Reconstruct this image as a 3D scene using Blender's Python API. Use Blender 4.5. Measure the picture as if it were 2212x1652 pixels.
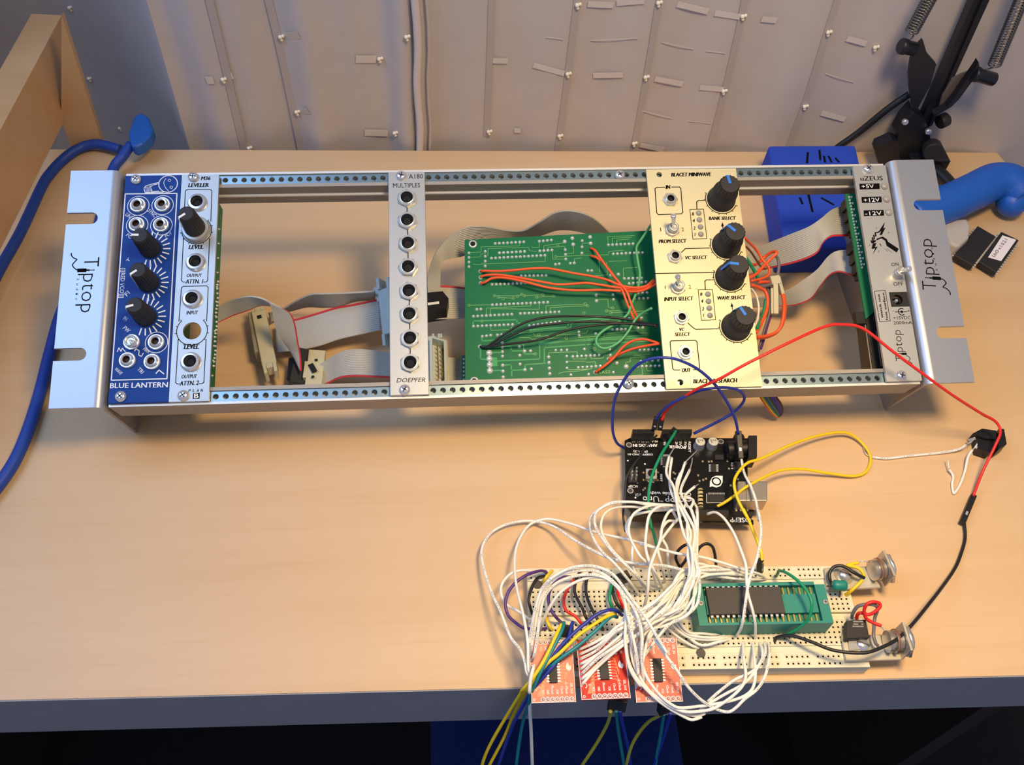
import bpy, math, random
from mathutils import Vector, Matrix
random.seed(7)
for o in list(bpy.data.objects): bpy.data.objects.remove(o)
SC = bpy.context.scene
COL = SC.collection
S = 0.001                                  # everything below is in millimetres
# ------------------------------------------------------------------ camera
PW = Vector((-0.2748, -0.0587, -0.0362)); CR = Vector((-37.4687, -189.942, 465.7541))
FPX, CX, CY = 2000.0, 1106.0, 826.0
FOOT = Vector((0, -68, -50)); PHI = math.radians(20)
Mr = Matrix.Rotation(PW.length, 3, PW.normalized()) @ Matrix.Diagonal((1, -1, -1))
Q = Matrix.Rotation(PHI, 3, 'X')           # tilted rack frame -> desk frame
MC = Mr @ Q.transposed()
CAM = Q @ (CR - FOOT)
cd = bpy.data.cameras.new('camera'); co = bpy.data.objects.new('camera', cd); COL.objects.link(co)
cd.sensor_width = 36; cd.lens = FPX / 2212 * 36; cd.clip_start = 0.02; cd.clip_end = 20
rx, ry_, rz_ = MC[0], -MC[1], -MC[2]
mw = Matrix(((rx[0], ry_[0], rz_[0], CAM[0]*S), (rx[1], ry_[1], rz_[1], CAM[1]*S), (rx[2], ry_[2], rz_[2], CAM[2]*S), (0, 0, 0, 1)))
co.matrix_world = mw
SC.camera = co
# ------------------------------------------------------------------ light
SC.view_settings.view_transform = 'Standard'; SC.view_settings.look = 'None'
SC.view_settings.gamma = 1; SC.view_settings.exposure = 0.0
w = bpy.data.worlds.new('room'); SC.world = w; w.use_nodes = True
w.node_tree.nodes['Background'].inputs[0].default_value = (0.54, 0.61, 0.84, 1)
w.node_tree.nodes['Background'].inputs[1].default_value = 0.46
def area(name, loc, target, size, power, colour, shape='DISK', sy=None):
    l = bpy.data.lights.new(name, 'AREA'); l.shape = shape; l.size = size*S; l.energy = power; l.color = colour
    if sy: l.size_y = sy*S
    o = bpy.data.objects.new(name, l); COL.objects.link(o)
    o.location = Vector(loc)*S
    o.rotation_euler = (Vector(target)-Vector(loc)).to_track_quat('-Z', 'Y').to_euler()
    return o
area('lamp_bulb', (143, -133, 655), (120, -150, 0), 150, 2.3, (1.0, 0.71, 0.36)).data.spread = math.radians(122)
area('window_light', (-640, 60, 950), (-180, 60, 40), 560, 5.8, (0.36, 0.58, 1.0), 'RECTANGLE', 700)

# ------------------------------------------------------------------ pixel <-> world (calibrated camera)
CROP = {'A': (1020, 1060, 5.5075), 'B': (1340, 1060, 4.59), 'C': (1040, 1200, 4.59), 'D': (1340, 1340, 5.295),
        'E': (1300, 760, 4.13), 'F': (1000, 1460, 4.424), 'G': (1680, 1180, 5.506), 'H': (1780, 860, 4.859),
        'I': (900, 580, 4.096), 'J': (900, 350, 4.096), 'K': (1560, 540, 4.13), 'L': (440, 580, 4.424),
        'S': (440, 350, 4.424), 'M': (100, 340, 5.5075), 'N': (100, 600, 4.59), 'O': (1380, 340, 6.353),
        'P': (1400, 580, 6.12), 'Q': (1600, 340, 5.506), 'T': (1820, 340, 5.9), 'U': (1820, 600, 5.506),
        'V': (1780, 0, 4.347), 'X': (1620, 280, 3.7365), 'Y': (0, 0, 4.13), 'Z': (0, 0, 1.0)}
def ray(t, x, y):
    a, b, s = CROP[t]
    return MC.transposed() @ Vector(((a + x/s - CX)/FPX, (b + y/s - CY)/FPX, 1))
def W(t, x, y, z):                          # point of the desk frame at height z
    d = ray(t, x, y); return CAM + d*((z-CAM.z)/d.z)
def WY(t, x, y, yy):                        # point on a vertical plane y = yy
    d = ray(t, x, y); return CAM + d*((yy-CAM.y)/d.y)
def K(t, x, y, z=0.0):                      # rack frame, z measured from the front plane of the panels
    d = Q.transposed() @ ray(t, x, y); c = CR
    return c + d*((z-c.z)/d.z)
def R2W(p): return Q @ (Vector(p)-FOOT)
def KW(t, x, y, z): return R2W(K(t, x, y, z))

# ------------------------------------------------------------------ materials
MATS = {}
def lin(c):
    return tuple(((v/255/12.92) if v/255 <= 0.04045 else ((v/255+0.055)/1.055)**2.4) for v in c)
def mat(name, rgb, rough=0.5, metal=0.0, noise=0.0, nscale=300, bump=0.0, coat=0.0, spec=0.5, trans=0.0, alpha=1.0, stretch=None, rgb2=None):
    if name in MATS: return MATS[name]
    m = bpy.data.materials.new(name); m.use_nodes = True; MATS[name] = m
    nt = m.node_tree; b = nt.nodes['Principled BSDF']
    c = lin(rgb)+(1,)
    b.inputs['Base Color'].default_value = c
    b.inputs['Roughness'].default_value = rough; b.inputs['Metallic'].default_value = metal
    b.inputs['Specular IOR Level'].default_value = spec
    b.inputs['Coat Weight'].default_value = coat; b.inputs['Transmission Weight'].default_value = trans
    if noise or bump:
        tc = nt.nodes.new('ShaderNodeTexCoord'); mp = nt.nodes.new('ShaderNodeMapping')
        mp.inputs['Scale'].default_value = stretch or (1, 1, 1)
        n = nt.nodes.new('ShaderNodeTexNoise'); n.inputs['Scale'].default_value = nscale; n.inputs['Detail'].default_value = 4
        nt.links.new(tc.outputs['Object'], mp.inputs['Vector']); nt.links.new(mp.outputs['Vector'], n.inputs['Vector'])
        if noise:
            r = nt.nodes.new('ShaderNodeValToRGB')
            c2 = (lin(rgb2)+(1,)) if rgb2 else tuple(v*(1-noise) for v in c[:3])+(1,)
            r.color_ramp.elements[0].color = c2; r.color_ramp.elements[1].color = c
            r.color_ramp.elements[0].position = 0.3; r.color_ramp.elements[1].position = 0.7
            nt.links.new(n.outputs['Fac'], r.inputs['Fac']); nt.links.new(r.outputs['Color'], b.inputs['Base Color'])
        if bump:
            bp = nt.nodes.new('ShaderNodeBump'); bp.inputs['Strength'].default_value = bump; bp.inputs['Distance'].default_value = 0.0003
            nt.links.new(n.outputs['Fac'], bp.inputs['Height']); nt.links.new(bp.outputs['Normal'], b.inputs['Normal'])
    return m
def wood(name, c1, c2, c3):
    m = bpy.data.materials.new(name); m.use_nodes = True; MATS[name] = m
    nt = m.node_tree; b = nt.nodes['Principled BSDF']; b.inputs['Roughness'].default_value = 0.42
    tc = nt.nodes.new('ShaderNodeTexCoord'); mp = nt.nodes.new('ShaderNodeMapping'); mp.inputs['Scale'].default_value = (2.2, 34, 20)
    n1 = nt.nodes.new('ShaderNodeTexNoise'); n1.inputs['Scale'].default_value = 1.0; n1.inputs['Detail'].default_value = 5; n1.inputs['Distortion'].default_value = 0.6
    mp2 = nt.nodes.new('ShaderNodeMapping'); mp2.inputs['Scale'].default_value = (14, 420, 200)
    n2 = nt.nodes.new('ShaderNodeTexNoise'); n2.inputs['Scale'].default_value = 1.0; n2.inputs['Detail'].default_value = 3
    for a in (mp, mp2): nt.links.new(tc.outputs['Object'], a.inputs['Vector'])
    nt.links.new(mp.outputs['Vector'], n1.inputs['Vector']); nt.links.new(mp2.outputs['Vector'], n2.inputs['Vector'])
    r = nt.nodes.new('ShaderNodeValToRGB'); r.color_ramp.elements[0].color = lin(c2)+(1,); r.color_ramp.elements[1].color = lin(c1)+(1,)
    r.color_ramp.elements[0].position = 0.32; r.color_ramp.elements[1].position = 0.62
    nt.links.new(n1.outputs['Fac'], r.inputs['Fac'])
    mx = nt.nodes.new('ShaderNodeMixRGB'); mx.inputs['Color2'].default_value = lin(c3)+(1,)
    ma = nt.nodes.new('ShaderNodeMapRange'); ma.inputs['From Min'].default_value = 0.56; ma.inputs['From Max'].default_value = 0.8; ma.inputs['To Max'].default_value = 0.28
    nt.links.new(n2.outputs['Fac'], ma.inputs['Value']); nt.links.new(ma.outputs['Result'], mx.inputs['Fac'])
    nt.links.new(r.outputs['Color'], mx.inputs['Color1']); nt.links.new(mx.outputs['Color'], b.inputs['Base Color'])
    return m
def printed_wire(name, rgb):
    m = bpy.data.materials.new(name); m.use_nodes = True; MATS[name] = m
    nt = m.node_tree; b = nt.nodes['Principled BSDF']; b.inputs['Roughness'].default_value = 0.4
    uv = nt.nodes.new('ShaderNodeUVMap'); sp = nt.nodes.new('ShaderNodeSeparateXYZ'); nt.links.new(uv.outputs['UV'], sp.inputs['Vector'])
    def math_(op, a, bb):
        x = nt.nodes.new('ShaderNodeMath'); x.operation = op
        for i, v in enumerate((a, bb)):
            if isinstance(v, (int, float)): x.inputs[i].default_value = v
            else: nt.links.new(v, x.inputs[i])
        return x.outputs[0]
    n = nt.nodes.new('ShaderNodeTexNoise'); n.noise_dimensions = '1D'; n.inputs['Scale'].default_value = 2.4; n.inputs['Detail'].default_value = 0
    nt.links.new(sp.outputs['Y'], n.inputs['W'])
    n2 = nt.nodes.new('ShaderNodeTexNoise'); n2.noise_dimensions = '1D'; n2.inputs['Scale'].default_value = 0.13; n2.inputs['Detail'].default_value = 0
    nt.links.new(sp.outputs['Y'], n2.inputs['W'])
    band = math_('MULTIPLY', math_('GREATER_THAN', sp.outputs['X'], 0.19), math_('LESS_THAN', sp.outputs['X'], 0.29))
    f = math_('MULTIPLY', math_('MULTIPLY', band, math_('GREATER_THAN', n.outputs['Fac'], 0.54)), math_('GREATER_THAN', n2.outputs['Fac'], 0.52))
    mx = nt.nodes.new('ShaderNodeMixRGB'); mx.inputs['Color1'].default_value = lin(rgb)+(1,); mx.inputs['Color2'].default_value = (0.10, 0.10, 0.13, 1)
    nt.links.new(f, mx.inputs['Fac']); nt.links.new(mx.outputs['Color'], b.inputs['Base Color'])
    return m
WOOD = wood('maple_laminate', (216, 184, 144), (210, 176, 134), (198, 160, 114))
WOOD2 = wood('maple_side', (205, 165, 118), (196, 155, 106), (180, 138, 92))
ALU = mat('aluminium_panel', (186, 188, 185), 0.4, 0.6, noise=0.05, nscale=900, stretch=(1, 14, 1))
ALUC = mat('champagne_panel', (214, 206, 168), 0.45, 0.35, noise=0.04, nscale=900)
EAR = mat('brushed_ear', (174, 177, 184), 0.36, 0.62, noise=0.08, nscale=700, stretch=(14, 1, 1))
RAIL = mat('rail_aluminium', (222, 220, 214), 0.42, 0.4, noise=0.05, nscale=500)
RAILD = mat('shaded_rail', (160, 153, 143), 0.55, 0.3, noise=0.06, nscale=500)  # darker copy of the rail metal, shade of the side faces painted in
STRIP = mat('zinc_strip', (150, 170, 175), 0.3, 0.9, noise=0.12, nscale=400)
CHROME = mat('chrome', (225, 225, 228), 0.2, 0.75)
NICK = mat('nickel', (208, 206, 198), 0.28, 0.75)
BLUEP = mat('blue_panel', (8, 58, 140), 0.5, 0.0, noise=0.06, nscale=600, spec=0.25)
BLK = mat('black_plastic', (22, 22, 25), 0.45)
BLKR = mat('black_rubber', (34, 33, 35), 0.6, noise=0.1, nscale=500)
HOLE = mat('dark_hole', (8, 8, 10), 0.8)
WHT = mat('white_print', (238, 240, 240), 0.6)
PRT = mat('black_print', (18, 18, 20), 0.9, spec=0.05)
GREY = mat('grey_print', (150, 155, 165), 0.6)
PCB = mat('green_board', (2, 108, 66), 0.45, noise=0.06, nscale=250, spec=0.2)
TRACE = mat('green_trace', (48, 152, 92), 0.45, spec=0.3)
TRACE2 = mat('yellow_trace', (112, 172, 100), 0.4)
SOLD = mat('solder', (232, 232, 230), 0.25, 0.45)
PCBB = mat('black_board', (14, 15, 16), 0.35, spec=0.35)
RED = mat('red_board_glare', (208, 54, 28), 0.42, noise=0.05, nscale=300, spec=0.75)  # lighter, glossier copy of the red, carries lamp glare on the outer boards
RED2 = mat('red_board', (200, 36, 22), 0.5, noise=0.05, nscale=300, spec=0.3)
REDT = mat('red_trace', (235, 120, 80), 0.35)
CREAM = mat('cream_plastic', (228, 220, 190), 0.5, noise=0.03, nscale=300)
BOARD = mat('breadboard_plastic', (226, 219, 192), 0.55, noise=0.06, nscale=120)
IDC = mat('connector_cream', (194, 188, 156), 0.5)
RIB = mat('ribbon_grey', (178, 177, 170), 0.5)
RIBR = mat('ribbon_red', (205, 50, 66), 0.5)
TEAL = mat('teal_plastic', (28, 130, 118), 0.45)
WWHT = printed_wire('white_wire', (238, 236, 228))
WPLN = mat('white_wire_plain', (238, 236, 228), 0.4)
WC = {'red': (222, 40, 32), 'black': (30, 29, 31), 'blue': (34, 52, 150), 'green': (16, 142, 98), 'yellow': (240, 205, 30),
      'teal': (14, 128, 138), 'purple': (82, 48, 122), 'orange': (238, 90, 40), 'grey': (110, 105, 108), 'shaded_yellow': (172, 170, 52), 'deep blue': (20, 50, 165),  # yellow insulation also has a duller copy, shade painted in, for falling leads
      'light green': (86, 170, 110), 'brown': (92, 66, 50)}
for k_, v_ in WC.items(): mat('wire_'+k_, v_, 0.42)
TIN = mat('tinned_wire', (212, 210, 206), 0.3, 0.5)
GOLD = mat('gold_pin', (215, 185, 110), 0.3, 0.9)
BTOOL = mat('blue_tool', (24, 92, 190), 0.45, noise=0.05, nscale=200)
BBOX = mat('blue_foam', (28, 70, 190), 0.75, noise=0.1, nscale=400)
BCAB = mat('blue_cable', (24, 66, 160), 0.5)
LAMPM = mat('lamp_black', (24, 26, 34), 0.4, noise=0.1, nscale=300)
SPRM = mat('spring_steel', (120, 118, 115), 0.3, 0.9)
PKNB = mat('pointer_blue', (24, 120, 215), 0.5)
LEDM = mat('clear_led', (158, 154, 144), 0.12, spec=0.8)
CUR = mat('curtain_cloth', (198, 190, 188), 0.7, noise=0.05, nscale=60)
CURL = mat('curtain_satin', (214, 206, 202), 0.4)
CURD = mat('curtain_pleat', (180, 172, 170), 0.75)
PEARL = mat('pearl_knot', (245, 236, 215), 0.25)

# ------------------------------------------------------------------ mesh builder
ORG = {}
class MB:
    def __init__(s): s.v = []; s.f = []; s.m = []; s.sm = []; s.uv = None; s.mi = 0
    def add(s, vs, fs, smooth=False):
        b = len(s.v); s.v += [Vector(p) for p in vs]
        for f in fs: s.f.append(tuple(i+b for i in f)); s.m.append(s.mi); s.sm.append(smooth)
        return s
    def box(s, a, b, X=None, c=0.0):
        (x0, y0, z0), (x1, y1, z1) = a, b
        if c > 0:
            p = [(x0+c, y0+c), (x1-c, y0+c), (x1-c, y1-c), (x0+c, y1-c)]; q = [(x0, y0), (x1, y0), (x1, y1), (x0, y1)]
            v = [(x, y, z0) for x, y in q]+[(x, y, z1-c) for x, y in q]+[(x, y, z1) for x, y in p]
            f = [(3, 2, 1, 0)]+[(i, (i+1) % 4, 4+(i+1) % 4, 4+i) for i in range(4)]+[(4+i, 4+(i+1) % 4, 8+(i+1) % 4, 8+i) for i in range(4)]+[(8, 9, 10, 11)]
        else:
            v = [(x0, y0, z0), (x1, y0, z0), (x1, y1, z0), (x0, y1, z0), (x0, y0, z1), (x1, y0, z1), (x1, y1, z1), (x0, y1, z1)]
            f = [(3, 2, 1, 0), (4, 5, 6, 7), (0, 1, 5, 4), (1, 2, 6, 5), (2, 3, 7, 6), (3, 0, 4, 7)]
        if X is not None: v = [X @ Vector(p) for p in v]
        return s.add(v, f)
    def prism(s, pts, z0, z1, X=None):          # pts counter-clockwise
        n = len(pts); v = [(x, y, z0) for x, y in pts]+[(x, y, z1) for x, y in pts]
        f = [tuple(range(n))[::-1], tuple(range(n, 2*n))]+[(i, (i+1) % n, n+(i+1) % n, n+i) for i in range(n)]
        if X is not None: v = [X @ Vector(p) for p in v]
        return s.add(v, f)
    def solid(s, bot, top):                      # two loops of 3-D points
        n = len(bot)
        return s.add(list(bot)+list(top), [tuple(range(n))[::-1], tuple(range(n, 2*n))]+[(i, (i+1) % n, n+(i+1) % n, n+i) for i in range(n)])
    def lathe(s, prof, n=24, X=None, cap0=True, cap1=True, smooth=True, ph=0.0):
        v = []; f = []
        for r, z in prof:
            for i in range(n):
                a = 2*math.pi*i/n+ph; v.append(Vector((r*math.cos(a), r*math.sin(a), z)))
        for j in range(len(prof)-1):
            for i in range(n): f.append((j*n+i, j*n+(i+1) % n, (j+1)*n+(i+1) % n, (j+1)*n+i))
        if X is not None: v = [X @ p for p in v]
        s.add(v, f, smooth); b = len(s.v)-len(v)
        if cap0: s.f.append(tuple(b+i for i in range(n))[::-1]); s.m.append(s.mi); s.sm.append(False)
        if cap1: s.f.append(tuple(b+(len(prof)-1)*n+i for i in range(n))); s.m.append(s.mi); s.sm.append(False)
        return s
    def tube(s, pts, r, n=8, cap=True, uv=False, sub=6, r1=None):
        P = spline(pts, sub) if sub > 1 else [Vector(p) for p in pts]
        T = [(P[min(i+1, len(P)-1)]-P[max(i-1, 0)]).normalized() for i in range(len(P))]
        u = Vector((0, 0, 1)) if abs(T[0].z) < 0.9 else Vector((0, 1, 0))
        u = (u-T[0]*u.dot(T[0])).normalized(); b = len(s.v); L = 0.0
        if uv and s.uv is None: s.uv = {}
        Ls = []
        for i, p in enumerate(P):
            if i: L += (P[i]-P[i-1]).length
            Ls.append(L)
            u = (u-T[i]*u.dot(T[i]))
            u = u.normalized() if u.length > 1e-6 else T[i].orthogonal().normalized()
            if uv:                               # keep the printed side on top
                up = Vector((0, -0.35, 1)); up = up-T[i]*up.dot(T[i])
                if up.length > 0.25: u = up.normalized()
            vv = T[i].cross(u); rr = r if r1 is None else r+(r1-r)*i/(len(P)-1)
            for k in range(n):
                a = 2*math.pi*k/n-math.pi/2
                s.v.append(p+u*(math.cos(a)*rr)+vv*(math.sin(a)*rr))
        for i in range(len(P)-1):
            for k in range(n):
                if uv: s.uv[len(s.f)] = [(k/n, Ls[i]), ((k+1)/n, Ls[i]), ((k+1)/n, Ls[i+1]), (k/n, Ls[i+1])]
                s.f.append((b+i*n+k, b+i*n+(k+1) % n, b+(i+1)*n+(k+1) % n, b+(i+1)*n+k)); s.m.append(s.mi); s.sm.append(True)
        if cap:
            s.f.append(tuple(b+k for k in range(n))[::-1]); s.m.append(s.mi); s.sm.append(False)
            s.f.append(tuple(b+(len(P)-1)*n+k for k in range(n))); s.m.append(s.mi); s.sm.append(False)
        return s
    def line(s, pts, wd, h=0.06, closed=False):  # flat printed stroke on a plane z = const (pts are 3-D)
        P = [Vector(p) for p in pts]; n = len(P)
        for i in range(n if closed else n-1):
            a, b = P[i], P[(i+1) % n]; d = (b-a)
            if d.length < 1e-6: continue
            d.normalize(); nn = Vector((-d.y, d.x, 0))*(wd/2); e = d*(wd*0.35)
            z = Vector((0, 0, h))
            s.add([a-e-nn+z, b+e-nn+z, b+e+nn+z, a-e+nn+z], [(0, 1, 2, 3)])
        return s
    def arc(s, c, r, a0, a1, wd, h=0.06, n=28):
        c = Vector(c); pts = [c+Vector((r*math.cos(math.radians(a0+(a1-a0)*i/n)), r*math.sin(math.radians(a0+(a1-a0)*i/n)), 0)) for i in range(n+1)]
        return s.line(pts, wd, h)
    def disc(s, c, r, h=0.06, n=16):
        c = Vector(c)
        return s.add([c+Vector((r*math.cos(2*math.pi*i/n), r*math.sin(2*math.pi*i/n), h)) for i in range(n)], [tuple(range(n))])
    def poly(s, pts, h=0.06):
        P = [Vector(p)+Vector((0, 0, h)) for p in pts]
        A = sum(P[i].x*P[(i+1) % len(P)].y-P[(i+1) % len(P)].x*P[i].y for i in range(len(P)))
        if A < 0: P = P[::-1]
        return s.add(P, [tuple(range(len(P)))])
    def text(s, body, p0, p1, cap, h=0.07, shear=0.0, bold=0.0, thin=0.0):
        vs, fs, wd, ch = textmesh(body, shear, -thin)
        p0, p1 = Vector(p0), Vector(p1); e = p1-p0; n = Vector((-e.y, e.x, 0)).normalized()
        if body == '1': p0 = p0+e*0.3; e = e.normalized()*abs(cap)*0.2
        d = e.normalized()*abs(cap)*bold*5
        for q in ((-1, 0, 1) if bold else (0,)):
            s.add([p0+e*(x/wd)+n*(y/ch*cap)+d*q+Vector((0, 0, h+0.004*q)) for x, y in vs], fs)
        return s
def spline(pts, sub):
    P = [Vector(p) for p in pts]
    if len(P) == 2: return [P[0].lerp(P[1], i/sub) for i in range(sub+1)]
    P = [P[0]*2-P[1]]+P+[P[-1]*2-P[-2]]; out = []
    for i in range(1, len(P)-2):
        a, b, c, d = P[i-1:i+3]
        for k in range(sub):
            t = k/sub
            out.append(0.5*((2*b)+(c-a)*t+(2*a-5*b+4*c-d)*t*t+(3*b-a-3*c+d)*t**3))
    return out+[P[-2]]
TXT = {}
def textmesh(body, shear, bold):
    key = (body, shear, bold)
    if key in TXT: return TXT[key]
    def mk(t):
        cu = bpy.data.curves.new('lettering', 'FONT'); cu.body = t; cu.size = 1; cu.resolution_u = 2; cu.shear = shear; cu.offset = bold
        ob = bpy.data.objects.new('lettering', cu); COL.objects.link(ob)
        me = bpy.data.meshes.new_from_object(ob.evaluated_get(bpy.context.evaluated_depsgraph_get()))
        vs = [(v.co.x, v.co.y) for v in me.vertices]; fs = [tuple(p.vertices) for p in me.polygons]
        bpy.data.objects.remove(ob); bpy.data.meshes.remove(me); bpy.data.curves.remove(cu)
        return vs, fs
    vs, fs = mk(body); H, _ = mk('H')
    x0 = min(v[0] for v in vs); x1 = max(v[0] for v in vs)
    up = [f if sum(vs[f[i]][0]*vs[f[(i+1) % len(f)]][1]-vs[f[(i+1) % len(f)]][0]*vs[f[i]][1] for i in range(len(f))) > 0 else f[::-1] for f in fs]
    TXT[key] = ([(x-x0, y) for x, y in vs], up, max(x1-x0, 1e-4), max(v[1] for v in H))
    return TXT[key]
def mesh(name, mb, mats):
    me = bpy.data.meshes.new(name); me.from_pydata([tuple(v*S) for v in mb.v], [], mb.f)
    for m in (mats if isinstance(mats, (list, tuple)) else [mats]): me.materials.append(m)
    me.polygons.foreach_set('material_index', mb.m); me.polygons.foreach_set('use_smooth', mb.sm)
    if mb.uv:
        ul = me.uv_layers.new(name='UVMap')
        for p in me.polygons:
            q = mb.uv.get(p.index)
            if q:
                for j, li in enumerate(p.loop_indices): ul.data[li].uv = q[j]
    me.update(); return me
def thing(name, label, cat, loc, group=None, rack=False, kind=None):
    """loc in millimetres; rack=True: loc and all children are given in the tilted rack frame"""
    o = bpy.data.objects.new(name, None); COL.objects.link(o); o.empty_display_size = 0.01
    loc = Vector(loc); ORG[o.name] = loc
    o.location = (R2W(loc) if rack else loc)*S
    if rack: o.rotation_euler = (PHI, 0, 0)
    tag(o, label, cat, group, kind); return o
def tag(o, label=None, cat=None, group=None, kind=None):
    if label: o['label'] = label
    if cat: o['category'] = cat
    if group: o['group'] = group
    if kind: o['kind'] = kind
    return o
def part(name, mb, mats, parent, label=None, kind=None, at=None):
    """mesh in the coordinates of the thing's frame (at=None) or in local coordinates placed at `at`"""
    me = mb if isinstance(mb, bpy.types.Mesh) else None
    root = parent
    while root.parent: root = root.parent
    off = ORG[root.name]
    if me is None:
        if at is None:
            c = Vector((0, 0, 0))
            for v in mb.v: c += v
            c /= len(mb.v); base = c
            mb.v = [v-c for v in mb.v]
        else: base = Vector(at)
        me = mesh(name, mb, mats)
    else: base = Vector(at)
    o = bpy.data.objects.new(name, me); COL.objects.link(o); o.parent = parent
    po = ORG[parent.name]
    o.location = (base-po)*S; ORG[o.name] = base
    tag(o, label, None, None, kind); return o
def single(name, mb, mats, label, cat, group=None, kind=None):
    c = Vector((0, 0, 0))
    for v in mb.v: c += v
    c /= len(mb.v); c.z = min(v.z for v in mb.v)
    mb.v = [v-c for v in mb.v]
    o = bpy.data.objects.new(name, mesh(name, mb, mats)); COL.objects.link(o); o.location = c*S; ORG[o.name] = c
    return tag(o, label, cat, group, kind)
def smooth_shade(o, ang=40):
    me = o.data
    for p in me.polygons: p.use_smooth = True
    try: me.set_sharp_from_angle(angle=math.radians(ang))
    except Exception: pass
def bevel(o, wd, seg=2):
    m = o.modifiers.new('bevel', 'BEVEL'); m.width = wd*S; m.segments = seg; m.limit_method = 'ANGLE'; return o
def X3(loc, ez=(0, 0, 1), ex=None):             # local frame: z axis ez
    z = Vector(ez).normalized(); x = Vector(ex) if ex is not None else z.orthogonal()
    x = (x-z*x.dot(z)).normalized(); y = z.cross(x); l = Vector(loc)
    return Matrix(((x.x, y.x, z.x, l.x), (x.y, y.y, z.y, l.y), (x.z, y.z, z.z, l.z), (0, 0, 0, 1)))
def plate(mb, x0, x1, y0, y1, z0, z1, holes, n=16, axis='y'):
    """flat plate with round through holes (x, y, r), one hole per band along `axis`"""
    if axis == 'y':
        hs = sorted(holes, key=lambda h: h[1])
        cuts = [y0]+[(a[1]+b[1])/2 for a, b in zip(hs, hs[1:])]+[y1]
        bands = [(x0, x1, cuts[i], cuts[i+1], hs[i]) for i in range(len(hs))]
    else:
        hs = sorted(holes, key=lambda h: h[0])
        cuts = [x0]+[(a[0]+b[0])/2 for a, b in zip(hs, hs[1:])]+[x1]
        bands = [(cuts[i], cuts[i+1], y0, y1, hs[i]) for i in range(len(hs))]
    for a, b, c, d, (hx, hy, r) in bands:
        vs = []; fs = []
        cor = [(b, d), (a, d), (a, c), (b, c)]   # 45,135,225,315 degrees
        circ = [(hx+r*math.cos(2*math.pi*i/n+math.pi/4), hy+r*math.sin(2*math.pi*i/n+math.pi/4)) for i in range(n)]
        for z in (z0, z1):
            vs += [(x, y, z) for x, y in cor]+[(x, y, z) for x, y in circ]
        m = n//4; o2 = 4+n
        for q in range(4):
            idx = [4+(q*m+i) % n for i in range(m+1)]
            top = [q+o2]+[(q+1) % 4+o2]+[i+o2 for i in idx[::-1]]
            fs.append(tuple(top)); fs.append(tuple([q, (q+1) % 4]+idx[::-1])[::-1])
        for i in range(n): fs.append((4+i, 4+i+o2, 4+(i+1) % n+o2, 4+(i+1) % n))
        for q in range(4): fs.append((q, q+o2, (q+1) % 4+o2, (q+1) % 4)[::-1])
        mb.add(vs, fs)
    return mb
# ================================================================== ROOM
def plane_hit(t, x, y, p, n):
    d = ray(t, x, y); return CAM + d*((Vector(p)-CAM).dot(n)/d.dot(n))
mb = MB(); mb.box((-1500, -1500, -730), (1500, 900, -720))
tag(single('floor', mb, mat('dark_carpet', (26, 24, 27), 0.9, noise=0.3, nscale=80), None, None), kind='structure')
mb = MB(); mb.box((-1500, 520, -720), (1500, 540, 1500))
tag(single('wall_back', mb, mat('wall_paint', (150, 146, 142), 0.8, noise=0.03, nscale=20), None, None), kind='structure')
# desk --------------------------------------------------------------
FL, FR = W('Z', 0, 1512, 0), W('Z', 2212, 1458, 0)
BL, BR = W('Z', 200, 323, 0), W('Z', 1650, 328, 0)
def ext(a, b, x): return a+(b-a)*((x-a.x)/(b.x-a.x))
desk = thing('desk', 'light maple laminate desk with dark-shadowed front edge, holding the rack and circuit boards', 'desk', (0, 0, 0))
c0, c1 = ext(FL, FR, -560), ext(FL, FR, 392); c2, c3 = ext(BL, BR, 368), ext(BL, BR, -560)
c2b = W('Z', 2212, 400, 0)
mb = MB(); pts = [(p.x, p.y) for p in (c0, c1, c2b, c2, c3)]
mb.prism(pts, -26, 0); part('tabletop', mb, WOOD, desk)
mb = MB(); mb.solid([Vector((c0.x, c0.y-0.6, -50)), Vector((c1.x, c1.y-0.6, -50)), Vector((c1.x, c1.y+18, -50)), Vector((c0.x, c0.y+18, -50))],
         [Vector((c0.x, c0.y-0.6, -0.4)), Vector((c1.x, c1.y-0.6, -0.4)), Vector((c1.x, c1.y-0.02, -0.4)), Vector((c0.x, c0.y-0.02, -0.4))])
part('front_edge', mb, mat('shade_grey_edge', (150, 150, 156), 0.5, noise=0.05, nscale=60), desk, label='front edge with grey shade painted in')  # grey puts the bluish shade on the front face into its colour
for sx in (-540, 374):
    mb = MB(); mb.box((sx-12, -100, -720), (sx+6, 200, -26.2)); part('leg_panel', mb, mat('shade_brown_panel', (46, 34, 30), 0.7), desk)  # brown darkened to carry the shade under the desk
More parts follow.
